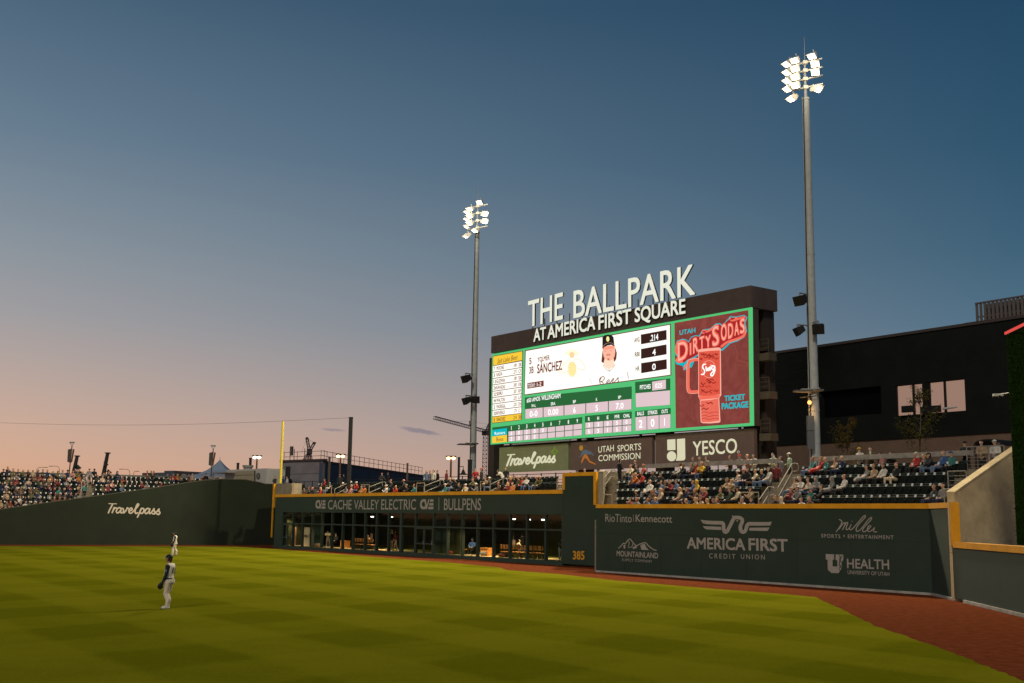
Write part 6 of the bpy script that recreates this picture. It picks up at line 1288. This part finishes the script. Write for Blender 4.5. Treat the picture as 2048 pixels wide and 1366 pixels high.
for k, lst in CROWD_A.items():
    z_, w_ = ROWA[k]; lst = sorted(lst); Lc = [q for q in lst if q[0] < (1515, 1518, 1525, 1545, 1555)[k]]; Rc = [q for q in lst if q not in Lc]
    for side, L__ in (('left', Lc[::-1]), ('right', Rc)):
        for i, (px, col, ex) in enumerate(L__):
            d = parse(ex); s_ = WA.sx(px, -w_ + .1, 960); rz = fa + random.uniform(-.75, .1)
            lab = f"{adj(d['hat'], d['pose'], d['hair'])}person in {col}, {ORDN[i]} {side} of the middle stair in the {rowname(k, 5)} row"
            person(WA.P(s_, z_, -w_ + .1), rz, d['pose'], col, d['legs'], d['hair'], d['hat'], random.choice([0, 0, 0, 1]), lab, 'spectators in the right stand', random.uniform(.98, 1.10), d['hatcol'])
def stander(fr, px, w, z, pose, top, legs, label, rz=0.0, hair='dark', hat=None, hatcol='white', skin=0, k=1.0, group='people standing in the stands'):
    return person(fr.P(fr.sx(px, -w, 950), z, -w), facing(fr) + rz, pose, top, legs, hair, hat, skin, label, group, k, hatcol)
stander(WA, 1335, 2.9, ROWA[1][0], 'standlong', 'black', 'black', 'person in black with long dark hair standing among the seats, back turned', 2.6)
stander(WA, 1239, 5.0, ROWA[4][0], 'hold', 'black', 'black', 'person in black standing at the top of the left stair', 2.9, k=1.03)
stander(WA, 1563, 5.0, ROWA[4][0] - .26, 'standlong', 'grey', 'grey', 'brown-haired person in grey top standing on the middle stair', -.6, 'brown'); stander(WA, 1580, 5.5, DECKA - .52, 'hold', 'mint', 'black', 'white-capped person in mint top standing at the top of the middle stair', -1.0, 'dark', 'cap', 'white')
stander(WA, 1553, 4.6, ROWA[3][0] - .1, 'stand', 'maroon', 'black', 'person in maroon standing left of the long-haired one on the middle stair', .2)
# people on stools behind the counters
for i, (px, col, hair, hat, hc) in enumerate([(1271, 'black', 'dark', None, ''), (1387, 'black', 'dark', None, ''), (1400, 'charcoal', 'dark', None, ''), (1414, 'black', 'dark', None, ''), (1461, 'brown', 'brown', None, ''), (1480, 'grey', 'brown', 'cap', 'red'), (1496, 'pink', 'blond', None, ''), (1508, 'white', 'dark', None, ''), (1547, 'mint', 'dark', None, '')]):
    stander(WA, px, wA + .75, DECKA - .42, 'eat' if False else 'hold', col, 'black', f"{adj(hat, '', hair)}person in {col} behind the left counter, {ORDN[i]} from its left end", random.uniform(-.6, .3), hair, hat, hc or 'white', group='people behind the counters')
for i, (px, col, hair, hat, hc, dz) in enumerate([(1721, 'white', 'dark', 'cap', 'yellow', -.35), (1743, 'olive', 'brown', None, '', -.35), (1762, 'charcoal', 'dark', None, '', -.66), (1784, 'charcoal', 'dark', None, '', -.66), (1933, 'black', 'dark', 'cap', 'black', -.3), (1966, 'tan', 'brown', None, '', -.3), (1993, 'white', 'dark', 'cap', 'white', -.3)]):
    stander(WA, px, wA + .75, DECKA + dz, 'hold', col, 'black', f"{adj(hat, '', hair)}person in {col} behind the right counter, {ORDN[i]} from its left end", random.uniform(-.6, .3), hair, hat, hc or 'white', group='people behind the counters')
# cups and a pink bag at the counters
CUPM = mat('paper_cup', (.6, .58, .54), .6)
for i, (px, fr_, lab) in enumerate(((1718, WA, 'white paper cup on the right counter beside the yellow-capped person'), (1741, WA, 'white paper cup on the right counter in front of the person in olive'), (1548, WA, 'white paper cup at the right end of the left counter'))):
    m = MB(); s_ = fr_.sx(px, -wA - .15, 915); m.tube(fr_.P(s_, 6.832, -wA - .15), fr_.P(s_, 7.0, -wA - .15), .035, .05, 10); m.tube(fr_.P(s_, 7.0, -wA - .15), fr_.P(s_, 7.015, -wA - .15), .054, .05, 10); tag(m.build('paper_cup', CUPM), lab, 'cup')
m = MB(); s_ = WA.sx(1763, -wA + .12, 925); m.hexa([WA.P(s_ - .14, 6.32, -wA + .05), WA.P(s_ + .14, 6.32, -wA + .05), WA.P(s_ + .14, 6.32, -wA + .17), WA.P(s_ - .14, 6.32, -wA + .17)], [WA.P(s_ - .1, 6.58, -wA + .07), WA.P(s_ + .16, 6.60, -wA + .07), WA.P(s_ + .16, 6.60, -wA + .12), WA.P(s_ - .1, 6.58, -wA + .12)]); tag(m.build('pink_bag', CLO['pink']), 'small pink bag hanging under the right counter', 'bag')
# three people above the numbered block
for px, w_, pose, col, dz, lab, hat in ((1156, 2.2, 'lean', 'brown', -.1, 'person low behind the numbered block, leftmost of three', 'cap'), (1170, 2.4, 'photo', 'black', -1.0, 'person in black behind the numbered block with raised arms', None), (1197, 2.2, 'hold', 'black', -1.1, 'person in black at the right corner of the numbered block', 'cap')):
    person(WB.P(WB.sx(px, -w_, 930), ZTW - .35 + (dz if pose != 'lean' else -.62), -w_), facing(WB) + .2, pose, col, 'black', 'dark', hat, 0, lab, 'people behind the numbered block', 1, 'black')
m = MB(); m.fbox(WB, WB.sx(1128, -1.7), WB.sx(1215, -1.7), 0, 5.2, -4.0, -1.7); struct(m.build('tower_floor', CONC))
# crowd on the bullpen roof
CROWD_B = [(1, 586, 'orange', 'hood'), (0, 599, 'brown', 'cap:white'), (0, 606, 'brown', 'h:dark'), (0, 617, 'charcoal', ''), (0, 626, 'black', ''), (0, 640, 'red', ''), (2, 648, 'red', 'h:dark'), (1, 656, 'white', 'hood'), (0, 692, 'grey', ''), (1, 702, 'grey', 'bean:white'), (0, 700, 'pink', ''), (1, 715, 'red', 'cap:white'), (0, 722, 'orange', ''), (0, 728, 'orange', 'h:dark'), (1, 688, 'black', 'cap:white'), (0, 771, 'white', 'cap:white'), (1, 780, 'charcoal', ''), (0, 794, 'red', ''), (1, 806, 'charcoal', 'cap:pink'), (0, 811, 'black', 'cap:grey'), (0, 826, 'teal', ''), (0, 889, 'teal', 'cap:white wrap'), (1, 899, 'charcoal', 'h:blond'), (1, 908, 'black', 'cap:white'), (0, 916, 'black', ''), (0, 933, 'cream', 'cap:white'), (1, 944, 'olive', ''), (0, 953, 'grey', 'cap:white'), (1, 969, 'tan', ''), (1, 980, 'black', 'cap:white'), (0, 993, 'brown', ''), (0, 1016, 'maroon', ''), (1, 1018, 'maroon', 'long'), (1, 1026, 'black', ''), (0, 1022, 'orange', ''), (1, 1035, 'olive', ''), (1, 1043, 'red', ''), (1, 1053, 'white', 'cap:charcoal l:denim'), (1, 1071, 'olive', 'cap:pink'), (1, 1079, 'olive', 'cap:beige')]
CROWD_B.sort(key=lambda q: q[1]); fb = facing(WB)
for i, (k, px, col, ex) in enumerate(CROWD_B):
    d = parse(ex); z_, w_ = ROWB[k]; n_ = sum(1 for q in CROWD_B[:i] if q[0] == k)
    lab = f"{adj(d['hat'], d['pose'], d['hair'])}person in {col}, {ORDN[n_]} right of the yellow pole, {('front', 'middle', 'back')[k]} bullpen-roof row"
    person(WB.P(WB.sx(px, -w_ + .1, 970), z_, -w_ + .1), fb + random.uniform(-.8, .3), d['pose'], col, d['legs'], d['hair'], d['hat'], random.choice([0, 0, 1]), lab, 'spectators on the bullpen roof', random.uniform(1.0, 1.1), d['hatcol'])
for px, w_, pose, col, legs, hair, hat, hc, rz, lab in ((550, 5, 'hold', 'charcoal', 'black', 'red', None, '', .3, 'person in dark top standing just left of the yellow pole'), (567, 6, 'standhood', 'blue', 'navy', 'dark', None, '', .5, 'person in blue standing just right of the yellow pole'), (575, 6, 'hold', 'white', 'black', 'dark', None, '', -.4, 'person in white standing right of the one in blue'), (680, 6.5, 'stand', 'charcoal', 'black', 'dark', 'cap', 'pink', .6, 'pink-capped person standing by the tallest black post'), (689, 6.2, 'hold', 'black', 'black', 'dark', None, '', -.8, 'person in black standing left of the tallest black post'), (764, 6.5, 'hold', 'charcoal', 'black', 'red', None, '', .9, 'person in dark jacket standing, left of a pair by the handrail'), (777, 6.5, 'hold', 'black', 'black', 'brown', None, '', -.9, 'person in black jacket standing, right of a pair by the handrail'), (853, 6, 'standlong', 'denim', 'charcoal', 'red', None, '', .9, 'long-haired person in denim standing left of the one in white'), (860, 6.4, 'stand', 'brown', 'black', 'dark', None, '', .5, 'person in brown standing behind the one in denim'), (867, 5.6, 'standlong', 'white', 'grey', 'brown', None, '', .1, 'long-haired person in white shirt standing on the concourse'), (875, 6.4, 'stand', 'black', 'black', 'dark', None, '', -.2, 'person in black standing right of the one in white'), (893, 6.6, 'stand', 'maroon', 'black', 'brown', None, '', 2.6, 'person in maroon standing below the twin lamp'), (951, 6, 'hold', 'red', 'black', 'dark', None, '', .7, 'person in red jacket standing right of the floodlight pole'), (963, 6, 'hold', 'charcoal', 'black', 'dark', 'cap', 'red', -.6, 'red-capped person in dark clothes next to the one in red'), (1005, 5.6, 'leaning', 'white', 'cream', 'dark', None, '', -1.0, 'person in white leaning forward at the left edge of the sage sign'), (1012, 6.2, 'stand', 'black', 'black', 'dark', None, '', .3, 'person in black half hidden behind the leaning one')):
    stander(WB, px, w_, DECKB - (.12 if w_ < 7 else 0), pose, col, legs, lab, rz, hair, hat, hc or 'white', group='people standing on the bullpen concourse')
# crowd of the far stand on the left
random.seed(21); fl = facing(LW)
far_cols = ['black'] * 6 + ['charcoal'] * 5 + ['brown'] * 5 + ['navy'] * 3 + ['olive'] * 3 + ['dark green'] * 3 + ['maroon'] * 3 + ['tan', 'grey', 'grey', 'denim', 'beige', 'red', 'white', 'teal', 'orange', 'pink']
for k in range(9):
    z_, w_ = ROWL[k]
    for side, x0, x1, dens in (('left', -6, 160, .66), ('right', 186, 436, .46)):
        L__ = []; px = x0 if side == 'left' else x0
        while px < x1:
            px += random.uniform(8.5, 11); dd_ = dens * (1.5 if k in (0, 1, 8) else 1.0)
            if random.random() < dd_: L__.append(px)
        L__ = [q for q in L__ if not hidden_left(LW.P(LW.sx(q, -w_ + .1, 980), z_, -w_ + .1), 1.15)]
        if side == 'left': L__ = L__[::-1]
        for i, px in enumerate(L__[:26]):
            col = random.choice(far_cols); ex = random.choice(['', '', '', '', 'hood', 'wrap', 'cap:' + random.choice(['white', 'navy', 'black', 'red']), 'h:blond long', 'bean:' + random.choice(['grey', 'red', 'white'])])
            d = parse(ex); lab = f"{adj(d['hat'], d['pose'], d['hair'])}person in {col}, {ORDN[i]} {side} of the silver handrail, {rowname(k, 9)} row, far stand"
            person(LW.P(LW.sx(px, -w_ + .1, 980), z_, -w_ + .1), fl + random.uniform(-.3, .7), d['pose'], col, d['legs'], d['hair'], d['hat'], random.choice([0, 0, 1]), lab, 'spectators in the far stand', random.uniform(.95, 1.08), d['hatcol'])
for px, w_, z_, pose, col, legs, hat, lab, rz in ((14, 8.3, 6.0, 'photo', 'navy', 'cream', None, 'person in dark shirt standing at the left edge of the far stand', .9), (178, 8.2, 6.05, 'hold', 'grey', 'black', 'cap', 'person in grey, left of a standing pair at the top of the far stair', .3), (188, 8.2, 6.05, 'stand', 'black', 'black', 'cap', 'person in black, right of a standing pair at the top of the far stair', 2.8), (158, 10.4, 6.1, 'hold', 'black', 'black', None, 'person in black behind the far counter below the dark posts', .3), (150, 10.4, 6.1, 'hold', 'charcoal', 'black', None, 'person in charcoal behind the far counter, left of the one in black', .1), (294, 10.2, 6.1, 'hold', 'maroon', 'black', None, 'person in maroon behind the far counter before the low warehouse', .2), (302, 10.2, 6.1, 'hold', 'charcoal', 'black', None, 'person in charcoal behind the far counter before the low warehouse', .2), (307, 10.6, 6.1, 'hold', 'brown', 'black', None, 'person in brown behind the far counter before the low warehouse', -.2), (368, 9.8, 6.1, 'stand', 'grey', 'charcoal', None, 'person in grey standing in front of the dark flat roofed shed', 2.9), (412, 3.5, 5.75, 'hold', 'black', 'black', 'cap', 'capped person in black seen over the wall in front of the tent', .2), (421, 4.5, 5.5, 'hold', 'brown', 'black', None, 'person in brown seen over the wall near the banner post', .2), (443, 3.0, 5.6, 'hold', 'beige', 'grey', None, 'person in beige seen over the wall beside the trailer awning', .3)):
    stander(LW, px, w_, z_, pose, col, legs, lab, rz, 'brown', hat, 'grey' if px < 180 else 'black', group='people standing in the far stand')

# ------------------------------------------------------------------ two outfielders on the grass
JER = mat('grey_jersey', (.78, .71, .58), .85, .08, 10); SLV = mat('navy_sleeve', (.012, .018, .040), .7); PANT = mat('grey_trousers', (.66, .56, .46), .85, .14, 14, bump=.5, bscale=22); SHW = mat('white_cleats', (.62, .58, .54), .6); GLV = mat('black_leather', (.014, .014, .018), .45); TEALB = mat('teal_brim', (.02, .28, .28), .6); CAPN = mat('navy_cap', (.010, .012, .020), .7); HRB = mat('player_hair', (.035, .018, .010), .7)
def fielder(loc, rz, k, label, variant):
    v = variant; h = Vector((0, -.035, 1.665)); f = Vector((0, -1, 0)); hip = .93
    S_ = [((-.04, .015, hip + .06), (-.05, .0, 1.14), .14, .14, 1), ((.04, .015, hip + .06), (.05, .0, 1.14), .14, .14, 1), ((-.05, .0, 1.12), (-.05, .035, 1.36), .145, .15, 1), ((.05, .0, 1.12), (.05, .035, 1.36), .145, .15, 1), ((-.15, .04, 1.42), (.15, .04, 1.42), .085, .085, 1), ((0, .03, 1.44), (0, -.01, 1.56), .062, .055, 0), ((0, .07, .90), (0, .06, .98), .13, .13, 2), ((-.08, .085, .90), (.08, .085, .90), .105, .105, 2), ((-.1, .0, .96), (.1, .0, .96), .09, .09, 2), ((0, .0, 1.03), (0, .01, 1.06), .142, .14, 1)]
    S_ += head_segs(h)
    S_ += [(h + f * .085 + Vector((-.035, 0, .012)), h + f * .088 + Vector((-.02, 0, .012)), .012, .012, 0), (h + f * .085 + Vector((.035, 0, .012)), h + f * .088 + Vector((.02, 0, .012)), .012, .012, 0), (h + f * .09 + Vector((-.02, 0, -.068)), h + f * .09 + Vector((.02, 0, -.068)), .012, .012, 0)]
    for sx_ in (-1, 1):
        fy = (.03 if sx_ > 0 else -.09) if v == 0 else (-.14 if sx_ > 0 else .10)
        kn = Vector((sx_ * .095, -.035 + fy * .5, .50)); ft = Vector((sx_ * .12, .03 + fy, .09))
        S_ += [((sx_ * .095, .02, .90), (sx_ * .098, 0 + fy * .25, .70), .118, .102, 2), ((sx_ * .098, fy * .25, .70), kn, .102, .088, 2), (kn, (ft.x, ft.y + .03, .30), .088, .084, 2), ((ft.x, ft.y + .03, .30), ft, .084, .072, 2), ((ft.x, ft.y + .045, .05), (ft.x + sx_ * .015, ft.y - .165, .042), .047, .038, 3)]
        shp = Vector((sx_ * .205, .04, 1.40)); el = Vector((sx_ * .245, .02, 1.12)); hd = Vector((sx_ * .25, -.09, .88)) if sx_ > 0 else Vector((sx_ * .20, -.20, .98))
        S_ += [((sx_ * .13, .04, 1.42), shp, .085, .078, 4), (shp, el, .074, .058, 4), (el, el.lerp(hd, .84), .054, .042, 4), (el.lerp(hd, .86), hd, .03, .036, 0)]
        dirn = (hd - el).normalized(); side = Vector((0, 1, 0)); 
        pal = hd + dirn * .045; S_.append((hd, pal, .036, .034, 0))
        if sx_ < 0:
            for j, (off, ln) in enumerate(((-.030, .062), (-.010, .072), (.010, .068), (.030, .054))):
                a = pal + Vector((0, off, 0)) + dirn * .02; b = a + dirn * ln * .55 + Vector((.01, 0, -.005)); c_ = b + dirn * ln * .3 + Vector((.022, 0, -.012)); S_ += [(a, b, .0098, .009, 0), (b, c_, .009, .008, 0)]
            a = hd + Vector((.0, -.034, -.01)); S_ += [(a, a + Vector((.012, -.035, -.03)), .0115, .010, 0), (a + Vector((.012, -.035, -.03)), a + Vector((.02, -.04, -.06)), .010, .009, 0)]
    me = figure_mesh('person', S_, .0115 if v == 0 else .02, None, [SKN[1], JER, PANT, SHW, SLV])
    o = bpy.data.objects.new('person', me); COL.objects.link(o); o.location = loc; o.rotation_euler = (0, 0, rz); o.scale = (k, k, k); WL[o.name] = Vector(loc); tag(o, label, 'person')
    def child(mb, nm, mt, par=o, sm=True):
        c_ = mb.build(nm, mt, None, sm, True); c_.parent = par; return c_
    m = MB(); m.ball(h + Vector((0, .012, .035)), (.110, .122, .108), 0, 20, 8, -.1); m.ball(h + Vector((0, .012, .143)), .012, 0, 8, 4); cp = child(m, 'cap', CAPN)
    m = MB(); n_ = 12; a = [h + Vector((.095 * math.cos(t), -.085 - .10 * abs(math.sin(t)) ** .75, .035 + .016 * abs(math.cos(t)) * -1 + .0)) for t in [math.pi * i / n_ for i in range(n_ + 1)]]; b = [h + Vector((.1 * math.cos(t), -.05 - .05 * math.sin(t), .04)) for t in [math.pi * i / n_ for i in range(n_ + 1)]]
    m.hexa(a + b[::-1], [p + Vector((0, 0, .012)) for p in a + b[::-1]]); child(m, 'brim', TEALB, cp, False)
    m = MB(); m.caps(h + Vector((0, .045, .02)), h + Vector((0, .062, -.085)), .084, .05, 12); m.caps(h + Vector((.07, .03, .0)), h + Vector((.075, .03, -.06)), .035, .025, 8); m.caps(h + Vector((-.07, .03, .0)), h + Vector((-.075, .03, -.06)), .035, .025, 8); child(m, 'hair', HRB)
    # glove on the left hand, fingers hanging down and webbed
    g = Vector((.255, -.125, .82)); gm = MB(); gm.caps(g + Vector((0, .02, .03)), g + Vector((0, -.04, -.06)), .062, .085, 12)
    for j, (y_, z_) in enumerate(((.045, -.10), (.01, -.135), (-.03, -.15), (-.07, -.14), (-.11, -.10))): gm.caps(g + Vector((.012, y_ * .5 - .01, -.02)), g + Vector((-.01, y_ - .01, z_)), .034, .03, 8)
    gm.caps(g + Vector((-.02, -.09, -.02)), g + Vector((-.03, -.13, -.09)), .03, .028, 8); child(gm, 'baseball_glove', GLV)
    m = MB(); n_ = 24; ring = lambda r0, r1, z_, yo: [Vector((r0 * math.cos(t), yo + r1 * math.sin(t), z_)) for t in [2 * math.pi * i / n_ for i in range(n_)]]
    A_, B_ = ring(.192, .152, .985, .022), ring(.190, .150, 1.02, .02)
    for i in range(n_): j = (i + 1) % n_; m.poly([A_[i], A_[j], B_[j], B_[i]])
    child(m, 'belt', CLO['navy'])
    # number on the back of the jersey, bent round the ribs
    vv, ff, nz, x0, x1 = text_mesh('13', .03); m = MB(); kx = .19 / (x1 - x0)
    from mathutils.bvhtree import BVHTree
    bv = BVHTree.FromPolygons([q.co for q in me.vertices], [list(q.vertices) for q in me.polygons])
    pts = []
    for x, y, z in vv:
        X, Zz = ((x - x0) - (x1 - x0) / 2) * kx, 1.19 + y / CAPH * .17; hit = bv.ray_cast(Vector((X, 1, Zz)), Vector((0, -1, 0)))[0]; pts.append(Vector((X * 1.0, (hit.y if hit else .17) + .008, Zz)))
    m.v = pts; m.f = [list(q) for q in ff]; m.m = [0] * len(ff); child(m, 'jersey_number', SLV, o, False)
    m = MB(); cc__ = Vector((.285, .03, 1.27)); m.box(cc__, (.012, .07, .085)); child(m, 'sleeve_patch', CLO['grey'], o, False)
    return o
pn = ground(334, 1217.5); pf = ground(348, 1110.5)
fielder(pn, R(-102), 1.0, 'nearer outfielder in grey with navy sleeves, seen from behind on the grass', 0)
fielder(pf, R(-84), 1.0, 'distant outfielder in grey with navy sleeves, hand on glove, near the wall', 1)

# ------------------------------------------------------------------ inside the bullpens: benches, bags and players
def bench(s0, s1, w, label, z=.70):
    o = empty('bench', WB.P(s0, .255, -w), label, 'bench', 'wooden benches in the bullpens'); m = MB(); m.fbox(WB, s0, s1, z - .05, z, -w - .42, -w); m.build('seat', WOOD, o); m = MB(); m.fbox(WB, s0, s1, z + .18, z + .50, -w - .02, -w + .03); m.build('backrest', WOOD, o)
    for f in (.06, .35, .65, .94):
        q = s0 + (s1 - s0) * f; m = MB(); m.fbox(WB, q - .03, q + .03, .255, z - .052, -w - .38, -w - .03); m.fbox(WB, q - .03, q + .03, z + .002, z + .5, -w + .031, -w + .06); m.build('leg', DMET, o)
for x0, x1, w_, lab in ((707, 727, 1.8, 'short orange bench left of the post with the notice'), (729, 746, 1.8, 'orange bench beside the post with the notice'), (896, 926, 2.0, 'orange bench with a striped bag on it'), (1000, 1018, 1.6, 'orange bench behind the third window from the right end'), (1021, 1050, 1.6, 'orange bench in front of the seated person in cream'), (1056, 1086, 1.6, 'orange bench nearest the numbered block')):
    bench(WB.sx(x0, -w_, 1090), WB.sx(x1, -w_, 1090), w_, lab)
def inside(px, w_, pose, top, legs, lab, rz, z=.25, hair='dark', hat=None, hc='navy'):
    return person(WB.P(WB.sx(px, -w_, 1085), z, -w_), fb + rz, pose, top, legs, hair, hat, 0, lab, 'players in the bullpens', 1.0, hc)
inside(656, 2.2, 'leaning', 'cream', 'grey', 'person in cream bending over inside the left bullpen', .9, hat='cap'); inside(783, 2.6, 'walk', 'black', 'tan', 'person in black top stepping with bare shins by the wide post', 1.2); inside(792, 2.3, 'walk', 'maroon', 'beige', 'person in dark maroon top walking beside the wide post', -.9)
inside(944, 2.0, 'lap', 'blue', 'black', 'seated person in blue in the middle of the bullpens', .5, .25, hat='cap'); inside(1040, 2.9, 'cross', 'cream', 'black', 'person in cream seated behind the orange benches, back turned', 2.9, .3); inside(1121, 1.3, 'leaning', 'charcoal', 'grey', 'person in grey trousers leaning at the edge of the numbered block', 1.2); inside(670, 2.3, 'lap', 'black', 'black', 'person in black sitting next to the bending person', .4, .25, hat='cap'); inside(735, 2.6, 'lean', 'tan', 'brown', 'person in tan stooping behind the orange bench by the post', 1.0, .25)
def bag(px, w_, col, lab, stripe=None, sc=1.0, z=.26):
    c_ = WB.P(WB.sx(px, -w_, 1090), z, -w_); m = MB(); m.caps(c_ + WB.u * -.28 * sc + Vector((0, 0, .17 * sc)), c_ + WB.u * .28 * sc + Vector((0, 0, .17 * sc)), .15 * sc, .17 * sc, 12); m.pipe([c_ + WB.u * -.2 * sc + Vector((0, 0, .3 * sc)), c_ + Vector((0, 0, .46 * sc)), c_ + WB.u * .2 * sc + Vector((0, 0, .3 * sc))], .02, 6, 1)
    if stripe: m.tube(c_ + WB.u * -.04 + Vector((0, 0, .17 * sc)), c_ + WB.u * .04 + Vector((0, 0, .17 * sc)), .178 * sc, n=14, m=2)
    tag(m.build('kit_bag', [CLO[col], BLACK, CLO[stripe or 'white']], None, True), lab, 'bag')
bag(628, 1.7, 'red', 'red kit bag on the bullpen floor right of the cream door', 'orange'); bag(635, 1.6, 'tan', 'tan kit bag beside the red one'); bag(908, 2.0, 'black', 'black kit bag with an orange stripe on the bench', 'orange', 1, .71); bag(900, 1.5, 'red', 'small red bag at the left end of the bench', None, .8); bag(968, 2.0, 'grey', 'grey bag beside the seated person in blue', None, 1, .27); bag(1003, 1.3, 'maroon', 'maroon bag in front of the bench behind the third window', None, .8, .27)
def box_(px, w_, mt, lab, d=(.8, .5, .5)):
    c_ = WB.P(WB.sx(px, -w_, 1090), .255, -w_); o = empty('equipment_crate', c_, lab, 'crate'); m = MB(); m.box(c_ + Vector((0, 0, d[2] / 2)), d, 0, rotz(math.atan2(WB.u.y, WB.u.x))); m.build('crate_body', mt, o); m = MB(); m.box(c_ + Vector((0, 0, d[2] + .035)), (d[0] + .06, d[1] + .06, .06), 0, rotz(math.atan2(WB.u.y, WB.u.x))); m.build('lid', mt, o)
box_(690, 2.4, WOOD, 'orange brown crate between the bending person and the benches', (.9, .5, .6)); box_(880, 2.3, WOOD, 'orange brown crate right of the framed double door', (.9, .5, .55)); box_(973, 2.2, WOOD, 'orange brown crate right of the seated person in blue', (.9, .5, .55))
for px, py, lab in ((743, 1072, 'small square notice hanging by the lamp lit window of the left bullpen'), (1027, 1085, 'pale square notice hanging inside the right bullpen')):
    w_ = 4.0; s_, z_ = WB.hit(px, py, -w_); m = MB(); m.fbox(WB, s_ - .2, s_ + .2, z_ - .22, z_ + .22, -w_ - .02, -w_); m.tube(WB.P(s_, z_ + .2, -w_), WB.P(s_, zhd + .2, -w_), .012, n=5); tag(m.build('hanging_notice', mat('notice_grey', (.16, .13, .12), .8)), lab, 'sign')
